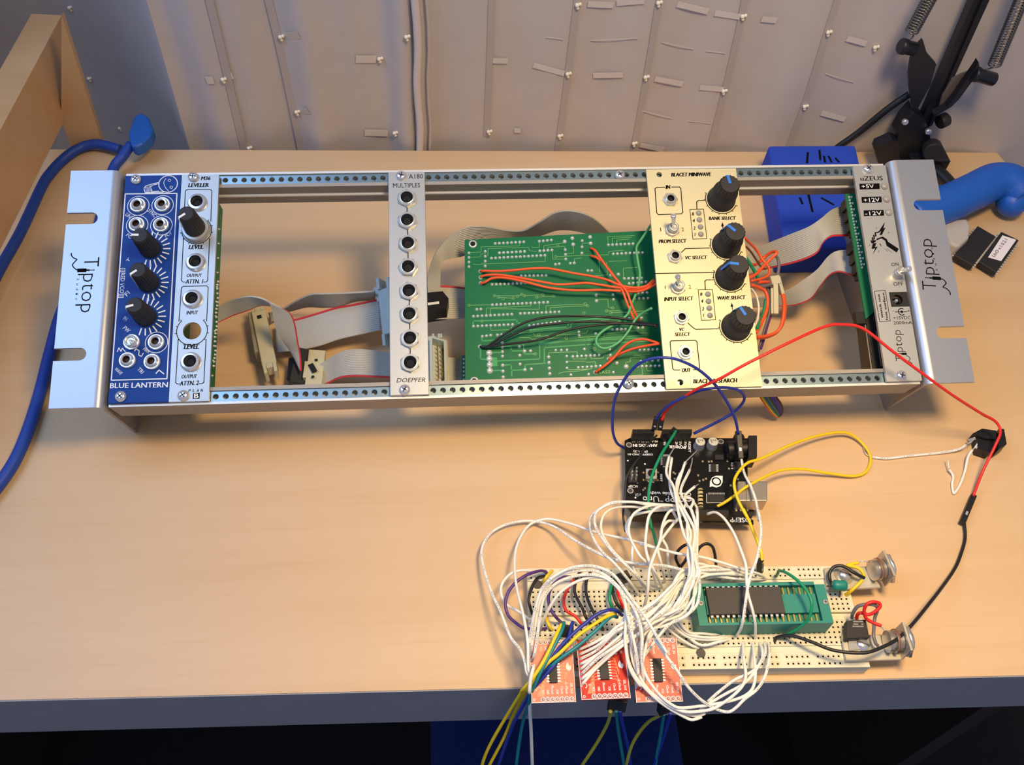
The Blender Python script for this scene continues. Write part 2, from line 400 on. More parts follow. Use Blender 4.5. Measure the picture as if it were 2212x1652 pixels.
# curtains ----------------------------------------------------------
def yc(x): return 241-0.0395*x
def CP(t, x, y, off=-2.0):                   # a pixel on the curtain surface
    p = WY(t, x, y, 240)
    for _ in range(3): p = WY(t, x, y, yc(p.x)+off)
    return p
CROP['c5'] = (300, 0, 3.16); CROP['c6'] = (880, 0, 2.1686)
fa, fb = CP('Z', 405, 320), CP('Z', 310, 0)
ea, eb = CP('Z', 900, 322), CP('Z', 890, 0)
def lerpx(a, b, z): return a.x+(b.x-a.x)*(z-a.z)/(b.z-a.z)
def grid_cloth(fn, us, zs):
    mb = MB(); n = len(zs)
    mb.add([fn(u, z) for u in us for z in zs], [(i*n+j, (i+1)*n+j, (i+1)*n+j+1, i*n+j+1) for i in range(len(us)-1) for j in range(n-1)], True)
    return mb
zs = [-260+20*i for i in range(36)]
def left_y(x, z):
    zz = max(-40, min(z, 200)); x0 = lerpx(fa, fb, zz); x1 = lerpx(ea, eb, zz)+6; u = (x-x0)/(x1-x0)
    y = yc(x)+3.4*math.sin(u*17+0.8)+1.8*math.sin(u*31+z*0.004)
    if u > 0.86: y += -7*math.sin((u-0.86)/0.14*math.pi)+10*(u-0.86)/0.14
    return y
def left_fn(u, z):
    zz = max(-40, min(z, 200)); x0 = lerpx(fa, fb, zz); x1 = lerpx(ea, eb, zz)+6
    x = x0+(x1-x0)*u
    return Vector((x, left_y(x, z), z))
curL = thing('curtain', 'left cream curtain panel, loosely folded with pearl knots, its far left side in shade', 'curtain', (-120, 245, -260))
us = [i/60 for i in range(61)]
part('cloth', grid_cloth(left_fn, us, zs), CUR, curL)
def side_fn(u, z):
    p = left_fn(0, z); return p+Vector((-u*(70+90*u), (95*math.sin(min(u, 1)*1.5)+12*u)+3*math.sin(u*11), 0))
part('turned_cloth', grid_cloth(side_fn, [i/12*2.0 for i in range(13)], zs), CUR, curL)
def right_y(x, z):
    zz = max(-40, min(z, 200)); u = (x-lerpx(ea, eb, zz))/520
    y = yc(x)-1.0+1.3*math.sin(u*60)*(1 if u > 0.04 else 0)
    if u < 0.022: y -= 5*math.cos(max(u, 0)/0.022*math.pi/2)
    return y
def right_fn(u, z):
    zz = max(-40, min(z, 200)); x = lerpx(ea, eb, zz)+u*520
    return Vector((x, right_y(x, z), z))
def SP(par, t, x, y, off):                   # pixel on the real surface of a curtain panel
    f = left_y if par is curL else right_y
    p = WY(t, x, y, 240)
    for _ in range(4): p = WY(t, x, y, f(p.x, p.z)-off)
    return p
curR = thing('curtain', 'right cream curtain panel with pleats, satin patches and pearl knots, behind the lamp', 'curtain', (200, 240, -260))
part('cloth', grid_cloth(right_fn, [i/110 for i in range(111)], zs), CUR, curR)
mb = MB()
hp_ = [right_fn(0.0, z)+Vector((2.5+0.8*math.sin(z*0.09), -1.5, 0)) for z in zs]
mb.tube(hp_, 2.6, 10, sub=2); part('hem', mb, CURL, curR)
mb = MB(); mb.tube([p+Vector((7, 1.2, 0)) for p in hp_], 1.1, 8, sub=1); part('hem_stitch', mb, CUR, curR)
def strip(mb, pts, wd, off=0.5):
    P = spline(pts, 6)
    L = []; 
    for i, p in enumerate(P):
        t = (P[min(i+1, len(P)-1)]-P[max(0, i-1)]).normalized(); s_ = Vector((0, -1, 0)).cross(t).normalized()*(wd/2)
        L += [p-s_, p+s_, p+s_+Vector((0, off, 0)), p-s_+Vector((0, off, 0))]
    n = len(P)
    f = []
    for i in range(n-1):
        for k in range(4): f.append((i*4+k, i*4+(k+1) % 4, i*4+4+(k+1) % 4, i*4+4+k))
    mb.add(L, f+[(0, 3, 2, 1), (4*n-4, 4*n-3, 4*n-2, 4*n-1)])
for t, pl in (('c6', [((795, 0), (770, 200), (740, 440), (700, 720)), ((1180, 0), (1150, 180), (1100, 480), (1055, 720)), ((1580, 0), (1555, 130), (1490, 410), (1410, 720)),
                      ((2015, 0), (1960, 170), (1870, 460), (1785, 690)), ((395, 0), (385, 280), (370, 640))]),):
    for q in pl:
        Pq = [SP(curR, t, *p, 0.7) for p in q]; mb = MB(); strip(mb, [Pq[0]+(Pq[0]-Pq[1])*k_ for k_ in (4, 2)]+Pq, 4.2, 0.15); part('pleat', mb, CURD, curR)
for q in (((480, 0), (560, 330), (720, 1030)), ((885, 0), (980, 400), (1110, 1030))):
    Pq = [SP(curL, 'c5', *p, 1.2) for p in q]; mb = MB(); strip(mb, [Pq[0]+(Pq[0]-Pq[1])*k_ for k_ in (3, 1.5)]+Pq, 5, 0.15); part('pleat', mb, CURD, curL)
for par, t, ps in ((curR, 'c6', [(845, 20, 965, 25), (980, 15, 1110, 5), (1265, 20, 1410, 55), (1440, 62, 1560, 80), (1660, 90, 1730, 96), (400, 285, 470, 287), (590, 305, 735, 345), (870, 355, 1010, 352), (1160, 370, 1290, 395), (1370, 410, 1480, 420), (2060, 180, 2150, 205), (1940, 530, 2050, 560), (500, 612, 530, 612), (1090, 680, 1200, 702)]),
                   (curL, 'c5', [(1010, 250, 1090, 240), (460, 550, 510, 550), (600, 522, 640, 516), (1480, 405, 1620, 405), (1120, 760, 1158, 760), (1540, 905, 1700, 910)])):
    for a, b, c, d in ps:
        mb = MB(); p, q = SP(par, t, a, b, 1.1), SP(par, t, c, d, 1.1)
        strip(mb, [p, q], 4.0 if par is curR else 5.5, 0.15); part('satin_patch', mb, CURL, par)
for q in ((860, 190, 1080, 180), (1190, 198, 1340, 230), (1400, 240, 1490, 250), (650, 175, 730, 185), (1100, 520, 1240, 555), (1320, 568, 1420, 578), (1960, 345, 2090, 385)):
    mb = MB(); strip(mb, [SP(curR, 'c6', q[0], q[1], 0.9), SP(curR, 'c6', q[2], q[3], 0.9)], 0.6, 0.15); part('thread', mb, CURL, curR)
def tuft(par, p):
    mb = MB()
    for dx, dz, r in ((0, 0, 1.5), (1.8, 0.7, 1.2), (0.6, -2.0, 1.1)):
        mb.lathe([(0.01, -r), (r*0.7, -r*0.7), (r, 0), (r*0.7, r*0.7), (0.01, r)], 10, Matrix.Translation(p+Vector((dx, -0.6, dz))))
    part('pearl_knot', mb, PEARL, par)
for x, y in ((795, 22), (1175, 12), (1570, 75), (1970, 150), (2190, 220), (750, 345), (1115, 360), (1480, 425), (1860, 497), (712, 635), (1060, 670), (380, 615)): tuft(curR, SP(curR, 'c6', x, y, 1.2))
for x, y in ((965, 250), (572, 540), (1075, 762), (1640, 400), (1745, 905), (1825, 250), (750, 1008)): tuft(curL, SP(curL, 'c5', x, y, 1.2))
for x, y in ((600, 50), (775, 690), (985, 1240)):
    dd = ray('Y', x, y); bst = (1e9, None)
    for i_ in range(60):
        for j_ in range(70):
            p = side_fn(i_/30, -60+2.5*j_); qv = p-CAM; dist = (qv-dd*(qv.dot(dd)/dd.dot(dd))).length
            if dist < bst[0]: bst = (dist, p)
    tuft(curL, bst[1]+Vector((1.0, -1.2, 0)))
# wooden hutch at the left --------------------------------------------
zb_ = 0.0
while W('Z', 138, 262, zb_).y > 238 and zb_ < 90: zb_ += 0.5
p1, p2 = W('Z', 0, 540, zb_), W('Z', 138, 262, zb_)
dirp = (p2-p1).normalized(); nrm = Vector((dirp.y, -dirp.x, 0))
tA, tB = plane_hit('Z', 0, 290, p1, nrm), plane_hit('Z', 133, 33, p1, nrm)
hut = thing('shelf_side', 'maple shelf rail at the left end of the desk, with a slanted brace', 'shelf', (p1.x, p1.y, 0))
q0 = p1-dirp*170; s0 = tA+(tA-tB).normalized()*170*((tA-tB).length/(tA-tB).length)
off = -nrm*20
mb = MB(); lo = [q0, p2, tB, s0]
lo[3] = Vector((q0.x, q0.y, tA.z+(tA.z-tB.z)*0.6))
mb.solid([p+off for p in lo], lo); o = part('side_board', mb, WOOD2, hut); 
g = [WY('Z', *p, 240) for p in ((222, 312), (133, 33), (132, 262), (156, 320))]
mb = MB(); mb.solid([p+Vector((0, 5, 0)) for p in g], g); part('brace', mb, WOOD2, hut)
mb = MB(); mb.box((-640, 226, -40), (-338, 236, 430)); part('unseen_light_blocker', mb, WOOD2, hut)  # unseen board added to keep the blue light off the curtain recess
mb = MB(); mb.box((q0.x-30, q0.y, 0.3), (q0.x-12, q0.y+60, zb_+30)); part('upright', mb, WOOD2, hut)
# chair under the desk -------------------------------------------------
ch = thing('stool', 'dark blue fabric stool pushed under the front edge of the desk', 'stool', (30, -240, -720))
mb = MB(); mb.box((-62, -420, -300), (124, -60, -250), c=14); o = part('seat', mb, mat('blue_fabric', (14, 42, 120), 0.9, noise=0.2, nscale=200), ch); bevel(o, 12, 3)
mb = MB(); mb.lathe([(22, -640), (22, -300)], 16, Matrix.Translation((30, -240, 0))); part('column', mb, BLK, ch)
for a in range(5):
    mb = MB(); an = a*2*math.pi/5+0.3
    mb.tube([(30, -240, -650), (30+130*math.cos(an), -240+130*math.sin(an), -670), (30+230*math.cos(an), -240+230*math.sin(an), -700)], 16, 8, sub=3); part('foot', mb, BLK, ch)
# ================================================================== DESK LAMP
lb = W('V', 880, 1420, 10); lb = WY('V', 850, 1400, 214)
lamp = thing('desk_lamp', 'black spring-arm desk lamp clamped to the back right edge of the desk', 'lamp', (lb.x, lb.y, 0))
def V(x, y, yy=214): return WY('V', x, y, yy)
def bar(mb, pts, th, y0):                     # outline in the plane y = y0, extruded th backwards
    P = [V(x, y, y0) for x, y in pts]; A = sum(P[i].x*P[(i+1) % len(P)].z-P[(i+1) % len(P)].x*P[i].z for i in range(len(P)))
    if A > 0: P = P[::-1]
    mb.solid([p for p in P], [p+Vector((0, th, 0)) for p in P])
dirA = (V(1445, 0)-V(880, 1250)).normalized()
top1 = V(1400, 0)+dirA*200
elbow = V(1445, 0)+dirA*190
mb = MB(); a, b = V(850, 1290), V(1405, 0); e = (b-a); a2, b2 = V(960, 1260), V(1478, 0)
k2 = 2.3
mb.solid([a, a2, a2+(b2-a2)*k2, a+(b-a)*k2], [p+Vector((0, 7, 0)) for p in (a, a2, a2+(b2-a2)*k2, a+(b-a)*k2)])
part('lower_arm', mb, LAMPM, lamp)
mb = MB(); a, b, a2, b2 = V(985, 1190, 212), V(1490, 0, 212), V(1015, 1180, 212), V(1555, 0, 212)
mb.solid([a, a2, a2+(b2-a2)*k2, a+(b-a)*k2], [p+Vector((0, 7, 0)) for p in (a, a2, a2+(b2-a2)*k2, a+(b-a)*k2)])
part('lower_arm', mb, LAMPM, lamp)
mb = MB(); bar(mb, [(930, 380), (965, 500), (1055, 605), (1000, 800), (860, 1060), (830, 1000), (800, 830), (795, 700), (815, 560), (860, 450)], 3, 211); o = part('spring_bracket', mb, LAMPM, lamp)
mb = MB(); bar(mb, [(1452, 585), (1460, 620), (1395, 760), (1270, 930), (1200, 1000), (1060, 1085), (1030, 1075), (1150, 1010), (1225, 920), (1345, 745), (1432, 620)], 5, 205); part('spring_bracket', mb, LAMPM, lamp)
mb = MB(); bar(mb, [(1440, 640), (1370, 745), (1235, 930), (1060, 1070), (1110, 900), (1200, 740), (1300, 690)], 1.2, 211); part('bracket_plate', mb, mat('lamp_grey', (120, 114, 110), 0.4, 0.4), lamp)
for (ax, ay, bx, by, yy, s0, s1) in ((715, 430, 850, 460, 208, (820, 300), (1000, -30)), (1400, 690, 1590, 745, 206, (1600, 610), (1860, -20))):
    mb = MB(); A_, B_ = V(ax, ay, yy), V(bx, by, yy); d = (B_-A_).normalized(); L_ = (B_-A_).length
    mb.lathe([(4.3, 0), (5, 0.8), (5, 3.5), (4.4, 4), (4.4, L_)], 18, X3(A_, d)); pg = part('spring_peg', mb, LAMPM, lamp)
    P0, P1 = V(*s0, yy), V(*s1, yy); P1 = P0+(P1-P0)*2.4; n = (P1-P0).normalized(); u_ = n.orthogonal().normalized(); v_ = n.cross(u_)
    LL = (P1-P0).length; turns = int(LL/1.75); hel = []
    for i in range(turns*10+1):
        an = 2*math.pi*i/10; hel.append(P0+n*(LL*i/(turns*10))+(u_*math.cos(an)+v_*math.sin(an))*4.0)
    mb = MB(); mb.tube(hel, 0.5, 5, sub=1); sp = part('spring', mb, SPRM, lamp)
    mb = MB(); md = (A_+B_)/2+Vector((0, 0, 5)); mb.tube([md-d*1, (P0+md)/2+Vector((1.5, 0, 0)), P0+n*1], 0.5, 6); part('hook', mb, SPRM, sp)
mb = MB(); mb.tube([V(800, 885, 222), V(600, 1020, 222), V(330, 1240, 222), V(120, 1390, 222), V(60, 1450, 226)], 2.4, 10); part('cord', mb, BLK, lamp)
mb = MB(); bar(mb, [(690, 1290), (760, 1160), (850, 1060), (960, 1150), (1000, 1300), (1000, 1480), (900, 1560), (700, 1560)], 14, 208); part('pivot_housing', mb, LAMPM, lamp)
mb = MB(); bar(mb, [(480, 1420), (500, 1370), (640, 1310), (700, 1330), (720, 1560), (520, 1560)], 8, 205); cl = part('clamp_jaw', mb, LAMPM, lamp)
mb = MB(); mb.lathe([(6.2, 0), (6.6, 1), (6.6, 9), (5.8, 10)], 24, X3(V(1000, 1400, 200)+Vector((1, -4, 0)), (0.25, 1, -0.25))); part('knob', mb, BLKR, lamp)
mb = MB(); mb.lathe([(4.5, 0), (5, 1), (5, 6), (4, 7)], 20, X3(V(1080, 1150, 215), (1, 0.4, 0.2))); part('knob', mb, BLKR, lamp)
for x, y in ((755, 1135), (970, 1225)):
    mb = MB(); mb.lathe([(2.2, 0), (2.2, 2.4), (1.6, 3)], 6, X3(V(x, y, 207), (0, -1, 0.2))); part('bolt', mb, CHROME, lamp)
bz = V(820, 1500, 214)
mb = MB(); mb.box((bz.x-14, 196, 0.2), (bz.x+18, 224, 5), c=1); mb.box((bz.x-8, 200, 5), (bz.x+20, 222, 15), c=1.5); part('base_clamp', mb, LAMPM, lamp)
lw = [V(1060, 1490, 205), V(1110, 1600, 200)]
mb = MB(); mb.tube([(bz.x+10, 206, 6), (bz.x+16, 190, 6), (bz.x+20, 176, 6)], 5, 12, sub=4, r1=4.5); part('clamp_arm', mb, LAMPM, lamp)
mb = MB(); el = V(1460, 0, 214)+(V(1460, 0, 214)-V(915, 1250, 214))*1.3
head = Vector((143, -133, 690))
mb.tube([el, el.lerp(head+Vector((20, 60, 25)), 0.5), head+Vector((20, 60, 25))], 5, 10, sub=3); part('upper_arm', mb, LAMPM, lamp)
dn = (Vector((120, -150, 0))-Vector((143, -133, 655))).normalized()
mb = MB(); X_ = X3(Vector((143, -133, 655)), dn)
mb.lathe([(26, -86), (30, -84), (38, -60), (66, -22), (82, 18), (84, 18), (68, -22), (40, -62), (31, -86), (26, -88)], 32, X_, cap0=True, cap1=True); part('shade', mb, LAMPM, lamp)
# ================================================================== RACK
rack = thing('module_rack', 'brushed aluminium rack frame with slotted end ears, tilted on the desk', 'rack', (0, 0, -50), rack=True)
TAN = math.tan(PHI)
HP = lambda n: -213.36+5.08*n
def extr(mb, prof, x0, x1):                     # (y, z) outline along x
    n = len(prof)
    mb.add([(x0, y, z) for y, z in prof]+[(x1, y, z) for y, z in prof], [tuple(range(n))[::-1], tuple(range(n, 2*n))]+[(i, (i+1) % n, n+(i+1) % n, n+i) for i in range(n)])
def rail(sgn):
    o_ = 65.6 if sgn < 0 else 66.4
    pr = [(o_, -2), (o_, -21), (o_-9.2, -21), (o_-9.2, -12.5), (o_-10.2, -12), (o_-10.2, -10.8), (o_-9.2, -10.2), (o_-9.2, -2.1), (o_-7.2, -2.1), (o_-7.2, -3.4), (o_-6.8, -4.2), (o_-6.8, -8), (o_-1.8, -8), (o_-1.8, -4.2), (o_-1.3, -3.4), (o_-1.3, -2)]
    pr = [(y*sgn, z) for y, z in pr]
    if sgn > 0: pr = pr[::-1]
    mb = MB(); extr(mb, pr, -213.3, 213.3)
    nn = len(pr)
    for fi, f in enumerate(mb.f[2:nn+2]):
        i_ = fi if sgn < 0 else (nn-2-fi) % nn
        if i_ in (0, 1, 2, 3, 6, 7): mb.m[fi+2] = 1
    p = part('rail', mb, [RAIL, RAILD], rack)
    mb = MB()                                    # threaded strip with its 84 holes
    plate(mb, -213.2, 213.2, (o_-6.9)*sgn if sgn > 0 else -(o_-1.5), (o_-1.5) if sgn > 0 else -(o_-6.9), -4.2, -3.0, [(HP(i+0.5), sgn*(o_-4.2), 1.55) for i in range(84)], 12, 'x')
    part('threaded_strip', mb, STRIP, p)
rail(-1); rail(1)
def ear(sgn):
    pts = [(219.3, -66.5), (241.3, -66.5)]
    for yc_ in (-38.1, 38.1):
        pts += [(241.3, yc_-3.4)]+[(228.4-3.4*math.sin(math.pi*i/10), yc_-3.4*math.cos(math.pi*i/10)) for i in range(11)]+[(241.3, yc_+3.4)]
    pts += [(241.3, 66.5), (219.3, 66.5)]
    if sgn < 0: pts = [(-x, y) for x, y in pts][::-1]
    mb = MB(); mb.prism(pts, 0.4, 2.0)
    e = part('ear', mb, EAR, rack)
    prof = [(219.3, 2.0)]+[(219.3-4.6*math.sin(a), 2.0-4.6*(1-math.cos(a))) for a in [math.pi/2*i/8 for i in range(1, 9)]]
    inn = [(219.3-3.0*math.sin(a), 0.4-3.0*(1-math.cos(a))) for a in [math.pi/2*i/8 for i in range(8, 0, -1)]]+[(219.3, 0.4)]
    P = [(x*sgn, z) for x, z in prof+inn]; n = len(P)
    mb = MB()
    mb.add([(x, -66.5, z) for x, z in P]+[(x, 66.5, z) for x, z in P], [tuple(range(n)), tuple(range(n, 2*n))[::-1]]+[(i, n+i, n+(i+1) % n, (i+1) % n) for i in range(n)], True)
    b = part('ear_bend', mb, EAR, rack); smooth_shade(b, 35)
    mb = MB(); zb = lambda y: -50-TAN*(y+68)+0.3
    out = [(-66.5, -2.6), (-68, zb(-68)), (66.5, zb(66.5)), (66.5, -2.6)]
    x0, x1 = sorted((214.7*sgn, 216.3*sgn)); extr(mb, out, x0, x1)
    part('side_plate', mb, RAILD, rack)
    return e
earL, earR = ear(-1), ear(1)
# the maker's lettering on both ears
def tip(mb, T, pts0, cabs, cap, bodyp, h):
    a, b = Vector(pts0[0]), Vector(pts0[1]); e = b-a
    mb.text('T', a, a+e*0.17, cap, h, thin=0.014)
    n = Vector((-e.y, e.x, 0)).normalized(); q = a+e*0.235
    mb.line([q+n*cap*0.02, q+n*cap*0.38], cap*0.12, h); mb.line([q+n*cap*0.36, q+n*cap*0.62], cap*0.06, h); mb.disc(q+n*cap*0.7, cap*0.05, h)
    mb.line([q-n*cap*0.3, q+n*cap*0.12], cap*0.26, h)
    mb.line(cabs, cap*0.07, h)
    mb.text('ptop', a+e*0.30, b, cap*1.0, h, thin=0.014)
    return mb
mb = MB(); cab = spline([K('M', x, y, 2) for x, y in ((395, 1348), (345, 1325), (312, 1280), (345, 1235), (362, 1212), (325, 1195), (300, 1165), (298, 1140))], 4)
tip(mb, 'M', (K('M', 452, 1190, 2), K('N', 332, 345, 2)), cab, 7.8, 0, 0.06)
for i, c in enumerate('Audio'): mb.text(c, K('M', 362-i*4, 1440+i*58, 2), K('M', 361-i*4, 1462+i*58, 2), 1.3, 0.06)
part('lettering', mb, PRT, earL)
mb = MB(); cab = spline([K('T', 1225, 1535, 2), K('T', 1290, 1560, 2), K('T', 1320, 1600, 2)]+[K('U', x, y, 2) for x, y in ((1228, 55), (1225, 75), (1195, 110), (1230, 125), (1270, 160), (1283, 200))], 4)
tip(mb, 'U', (K('U', 1118, 150, 2), K('T', 1138, 1040, 2)), cab, 7.8, 0, 0.06)
for i, c in enumerate('Audio'): mb.text(c, K('T', 1215-i*16, 1445-i*68, 2), K('T', 1212-i*16, 1420-i*68, 2), 1.3, 0.06)
part('lettering', mb, PRT, earR)

# ------------------------------------------------------------------ shared module hardware
def hexpts(r, n=6, ph=0.0): return [(r*math.cos(2*math.pi*i/n+ph), r*math.sin(2*math.pi*i/n+ph)) for i in range(n)]
def nut_mesh(r, ri, h, n=6, ph=math.pi/6):      # chamfered nut with a bore
    mb = MB(); m = 24
    ring = lambda rr, z: [Vector((rr*math.cos(2*math.pi*i/m), rr*math.sin(2*math.pi*i/m), z)) for i in range(m)]
    def hx(s_, z):
        o = []
        for i in range(m):
            a = 2*math.pi*i/m; aa = (a-ph) % (2*math.pi/n)-math.pi/n
            rr = s_*math.cos(math.pi/n)/math.cos(aa); o.append(Vector((rr*math.cos(a), rr*math.sin(a), z)))
        return o
    L = [hx(r, 0), hx(r, h*0.72), ring(r*0.88, h), ring(ri, h), ring(ri, -0.5)]
    v = [p for l in L for p in l]
    mb.add(v, [(j*m+i, j*m+(i+1) % m, (j+1)*m+(i+1) % m, (j+1)*m+i) for j in range(4) for i in range(m)])
    return mesh('nut', mb, NICK)
def bore_mesh(name, prof, mats, idx=None, n=24):
    mb = MB()
    for j in range(len(prof)-1):
        mb.mi = idx[j] if idx else 0
        mb.lathe([prof[j], prof[j+1]], n, cap0=False, cap1=False)
    mb.mi = idx[-1] if idx else 0
    if name == 'socket': mb.disc((0, 0, prof[-1][1]), prof[-1][0], 0, n)
    return mesh(name, mb, mats)
NUT_BIG = nut_mesh(5.3, 3.7, 2.0); NUT_MED = nut_mesh(4.3, 2.9, 1.3); NUT_TOG = nut_mesh(4.3, 2.9, 1.6)
SLEEVE_BIG = bore_mesh('socket', [(3.75, 0), (3.75, 2.2), (3.4, 2.3), (3.1, 1.6), (2.2, 0.6), (2.0, 0.15)], [BLK, HOLE, NICK], [2, 2, 0, 0, 1])
SLEEVE_MED = bore_mesh('socket', [(2.9, 0), (2.9, 2.4), (2.6, 2.6), (2.1, 2.6), (1.9, 2.0), (1.8, 0.15)], [NICK, HOLE], [0, 0, 0, 0, 1])
RNUT = bore_mesh('nut', [(4.3, 0), (4.3, 1.0), (3.9, 1.5), (3.5, 1.5), (3.0, 1.2)], [CHROME, CHROME])
SLEEVE_RND = bore_mesh('socket', [(3.0, 0.5), (3.0, 2.6), (2.7, 2.9), (2.0, 2.7), (1.8, 2.2), (1.7, 0.15)], [CHROME, mat('bronze_hole', (60, 40, 26), 0.5, 0.4)], [0, 0, 0, 0, 1])
LNUT = bore_mesh('nut', [(5.2, 0), (5.2, 0.8), (4.4, 2.0), (3.9, 2.1)], [CHROME, CHROME])
SLEEVE_L = bore_mesh('socket', [(3.9, 0), (3.9, 2.2), (3.3, 2.3), (2.9, 1.6), (2.1, 0.9), (1.8, 0.15)], [BLK, HOLE, CHROME], [2, 2, 0, 0, 1])
def screw_mesh():
    mb = MB(); mb.lathe([(2.9, 0), (2.9, 0.6), (2.6, 1.3), (1.9, 1.8), (1.0, 2.0)], 20)
    mb.mi = 1
    for a in (0.5, 0.5+math.pi/2):
        X = Matrix.Rotation(a, 4, 'Z'); mb.box((-1.5, -0.3, 1.75), (1.5, 0.3, 2.06), X)
    return mesh('screw', mb, [CHROME, BLK])
SCREW = screw_mesh()
def jack(mod, p, nut, sock, rz=0.0):
    j = part('jack', sock, None, mod, at=p)
    n = part('nut', nut, None, j, at=p); j.rotation_euler = (0, 0, rz); return j
def screw(mod, p, lab=None):
    o = part('screw', SCREW, None, mod, at=p); o.rotation_euler = (0, 0, random.uniform(0, 1.5)); return o
def knob_small(ang):                             # tapered knob with a white pointer
    mb = MB(); n = 48; L = [(5.5, 0, 0), (5.5, 1.5, 0.1), (4.9, 9, 0.16), (4.4, 16.5, 0.18), (3.7, 17.6, 0.0)]
    v = []
    for r, z, fl in L:
        for i in range(n):
            a = 2*math.pi*i/n; v.append((( r+(fl if i % 2 else -fl))*math.cos(a), (r+(fl if i % 2 else -fl))*math.sin(a), z))
    mb.add(v, [(j*n+i, j*n+(i+1) % n, (j+1)*n+(i+1) % n, (j+1)*n+i) for j in range(len(L)-1) for i in range(n)]+[tuple(len(v)-n+i for i in range(n)), tuple(range(n))[::-1]])
    q = MB(); X = Matrix.Rotation(math.radians(ang), 4, 'Z')
    q.box((0.4, -0.55, 17.4), (4.2, 0.55, 17.85), X)
    q.solid([X @ Vector(p) for p in ((5.45, -0.5, 1.5), (5.75, -0.5, 1.5), (5.75, 0.5, 1.5), (5.45, 0.5, 1.5))], [X @ Vector(p) for p in ((3.6, -0.5, 17.8), (4.75, -0.5, 16.6), (4.75, 0.5, 16.6), (3.6, 0.5, 17.8))])
    return mb, q
def knob_skirt(ang):
    mb = MB(); mb.lathe([(8.1, 0), (8.1, 0.8), (7.4, 2.0), (7.0, 9.0), (6.2, 10.6), (5.7, 11.5), (5.5, 17.2), (5.0, 18.0)], 40)
    for i in range(18):
        X = Matrix.Rotation(2*math.pi*i/18, 4, 'Z'); mb.box((5.4, -0.35, 11.4), (5.75, 0.35, 17.2), X)
    q = MB(); X = Matrix.Rotation(math.radians(ang), 4, 'Z')
    q.box((0.2, -0.75, 17.9), (5.0, 0.75, 18.35), X)
    q.solid([X @ Vector(p) for p in ((7.0, -0.7, 8.8), (7.3, -0.7, 8.8), (7.3, 0.7, 8.8), (7.0, 0.7, 8.8))], [X @ Vector(p) for p in ((4.9, -0.7, 18.3), (5.6, -0.7, 17.6), (5.6, 0.7, 17.6), (4.9, 0.7, 18.3))])
    return mb, q
def put_knob(mod, p, mk, ang, pm, shift=(0, 0)):
    a, b = mk(ang); p = Vector(p)
    k = part('knob', mesh('knob', a, BLKR), None, mod, at=p); smooth_shade(k, 45) if mk is knob_skirt else None
    part('pointer', mesh('pointer', b, pm), None, k, at=p); return k
def toggle(mod, p, tipxy, nut=NUT_TOG, lean=None, rb=2.7, hb=5.0, L=9.5):
    """bat-handle switch: bushing, nut, lever leaning so that its end meets the view ray through tipxy"""
    p = Vector(p)
    mb = MB(); mb.lathe([(rb, 0), (rb, hb*0.5), (rb*0.94, hb*0.52), (rb, hb*0.7), (rb, hb), (rb*0.72, hb+0.2), (rb*0.62, hb-1)], 24, cap0=False)
    t = part('toggle_switch', mesh('bushing', mb, NICK), None, mod, at=p)
    if nut: part('nut', nut, None, t, at=p)
    a = p+Vector((0, 0, hb-1)); b = K(*tipxy, p.z+hb+L*0.8)
    mb = MB(); d = (b-a).normalized(); LL = (b-a).length
    mb.lathe([(0.9, 0), (1.0, LL*0.3), (1.45, LL*0.85), (1.5, LL*0.95), (1.1, LL)], 16, X3(a, d))
    part('lever', mb, CHROME, t); return t
def RP(t, pts, z=0.0): return [K(t, x, y, z) for x, y in pts]
def cap_of(t, x, y, c): return (K(t, x, y)-K(t, x, y-c)).length
def TX(mb, body, t, a, b, c, sh=0.0, bo=0.0, h=0.07, z=0.0):
    mb.text(body, K(t, *a, z), K(t, *b, z), cap_of(t, *a, c), h, sh, bo)
def faceplate(mod, x0, x1, mats, holes=None, y0=-64.25, y1=64.25):
    mb = MB()
    if holes: plate(mb, x0, x1, y0, y1, -1.9, 0, holes, 20)
    else: mb.box((x0, y0, -1.9), (x1, y1, 0), c=0.25)
    return part('faceplate', mb, mats, mod)
# ------------------------------------------------------------------ blue oscillator module
m1 = thing('synth_module', 'dark blue oscillator module with three black knobs, leftmost in the rack', 'synth module', (HP(3), 0, -25), group='modules screwed into the rack', rack=True)
fp = faceplate(m1, HP(0)+0.2, HP(6)-0.1, BLUEP)
mb = MB()
fr = [K('M', 940, 435), K('M', 1555, 428), K('N', 1197, 1000), K('N', 645, 1015)]
mb.line(fr, 0.55, closed=True)
J1 = [('M', 1095, 575), ('M', 1385, 568), ('M', 1082, 805), ('M', 1370, 808), ('N', 850, 640), ('N', 1093, 640), ('N', 808, 820), ('N', 1052, 835)]
for i in (0, 1, 2, 3, 5): mb.arc(K(*J1[i]), 5.7, 0, 360, 0.35)
for kk, (t, x, y) in enumerate((('M', 1240, 1088), ('M', 1218, 1490), ('N', 985, 385))):
    c = K(t, x, y)
    for i in range(14):
        a = math.radians(-105+i*17.5 if i < 12 else 120+(i-12)*30)
        mb.line([c+Vector((math.cos(a), math.sin(a), 0))*6.8, c+Vector((math.cos(a), math.sin(a), 0))*10.2], 0.65)
TX(mb, 'BLUE LANTERN', 'N', (632, 1094), (1203, 1084), 50, bo=0.006)
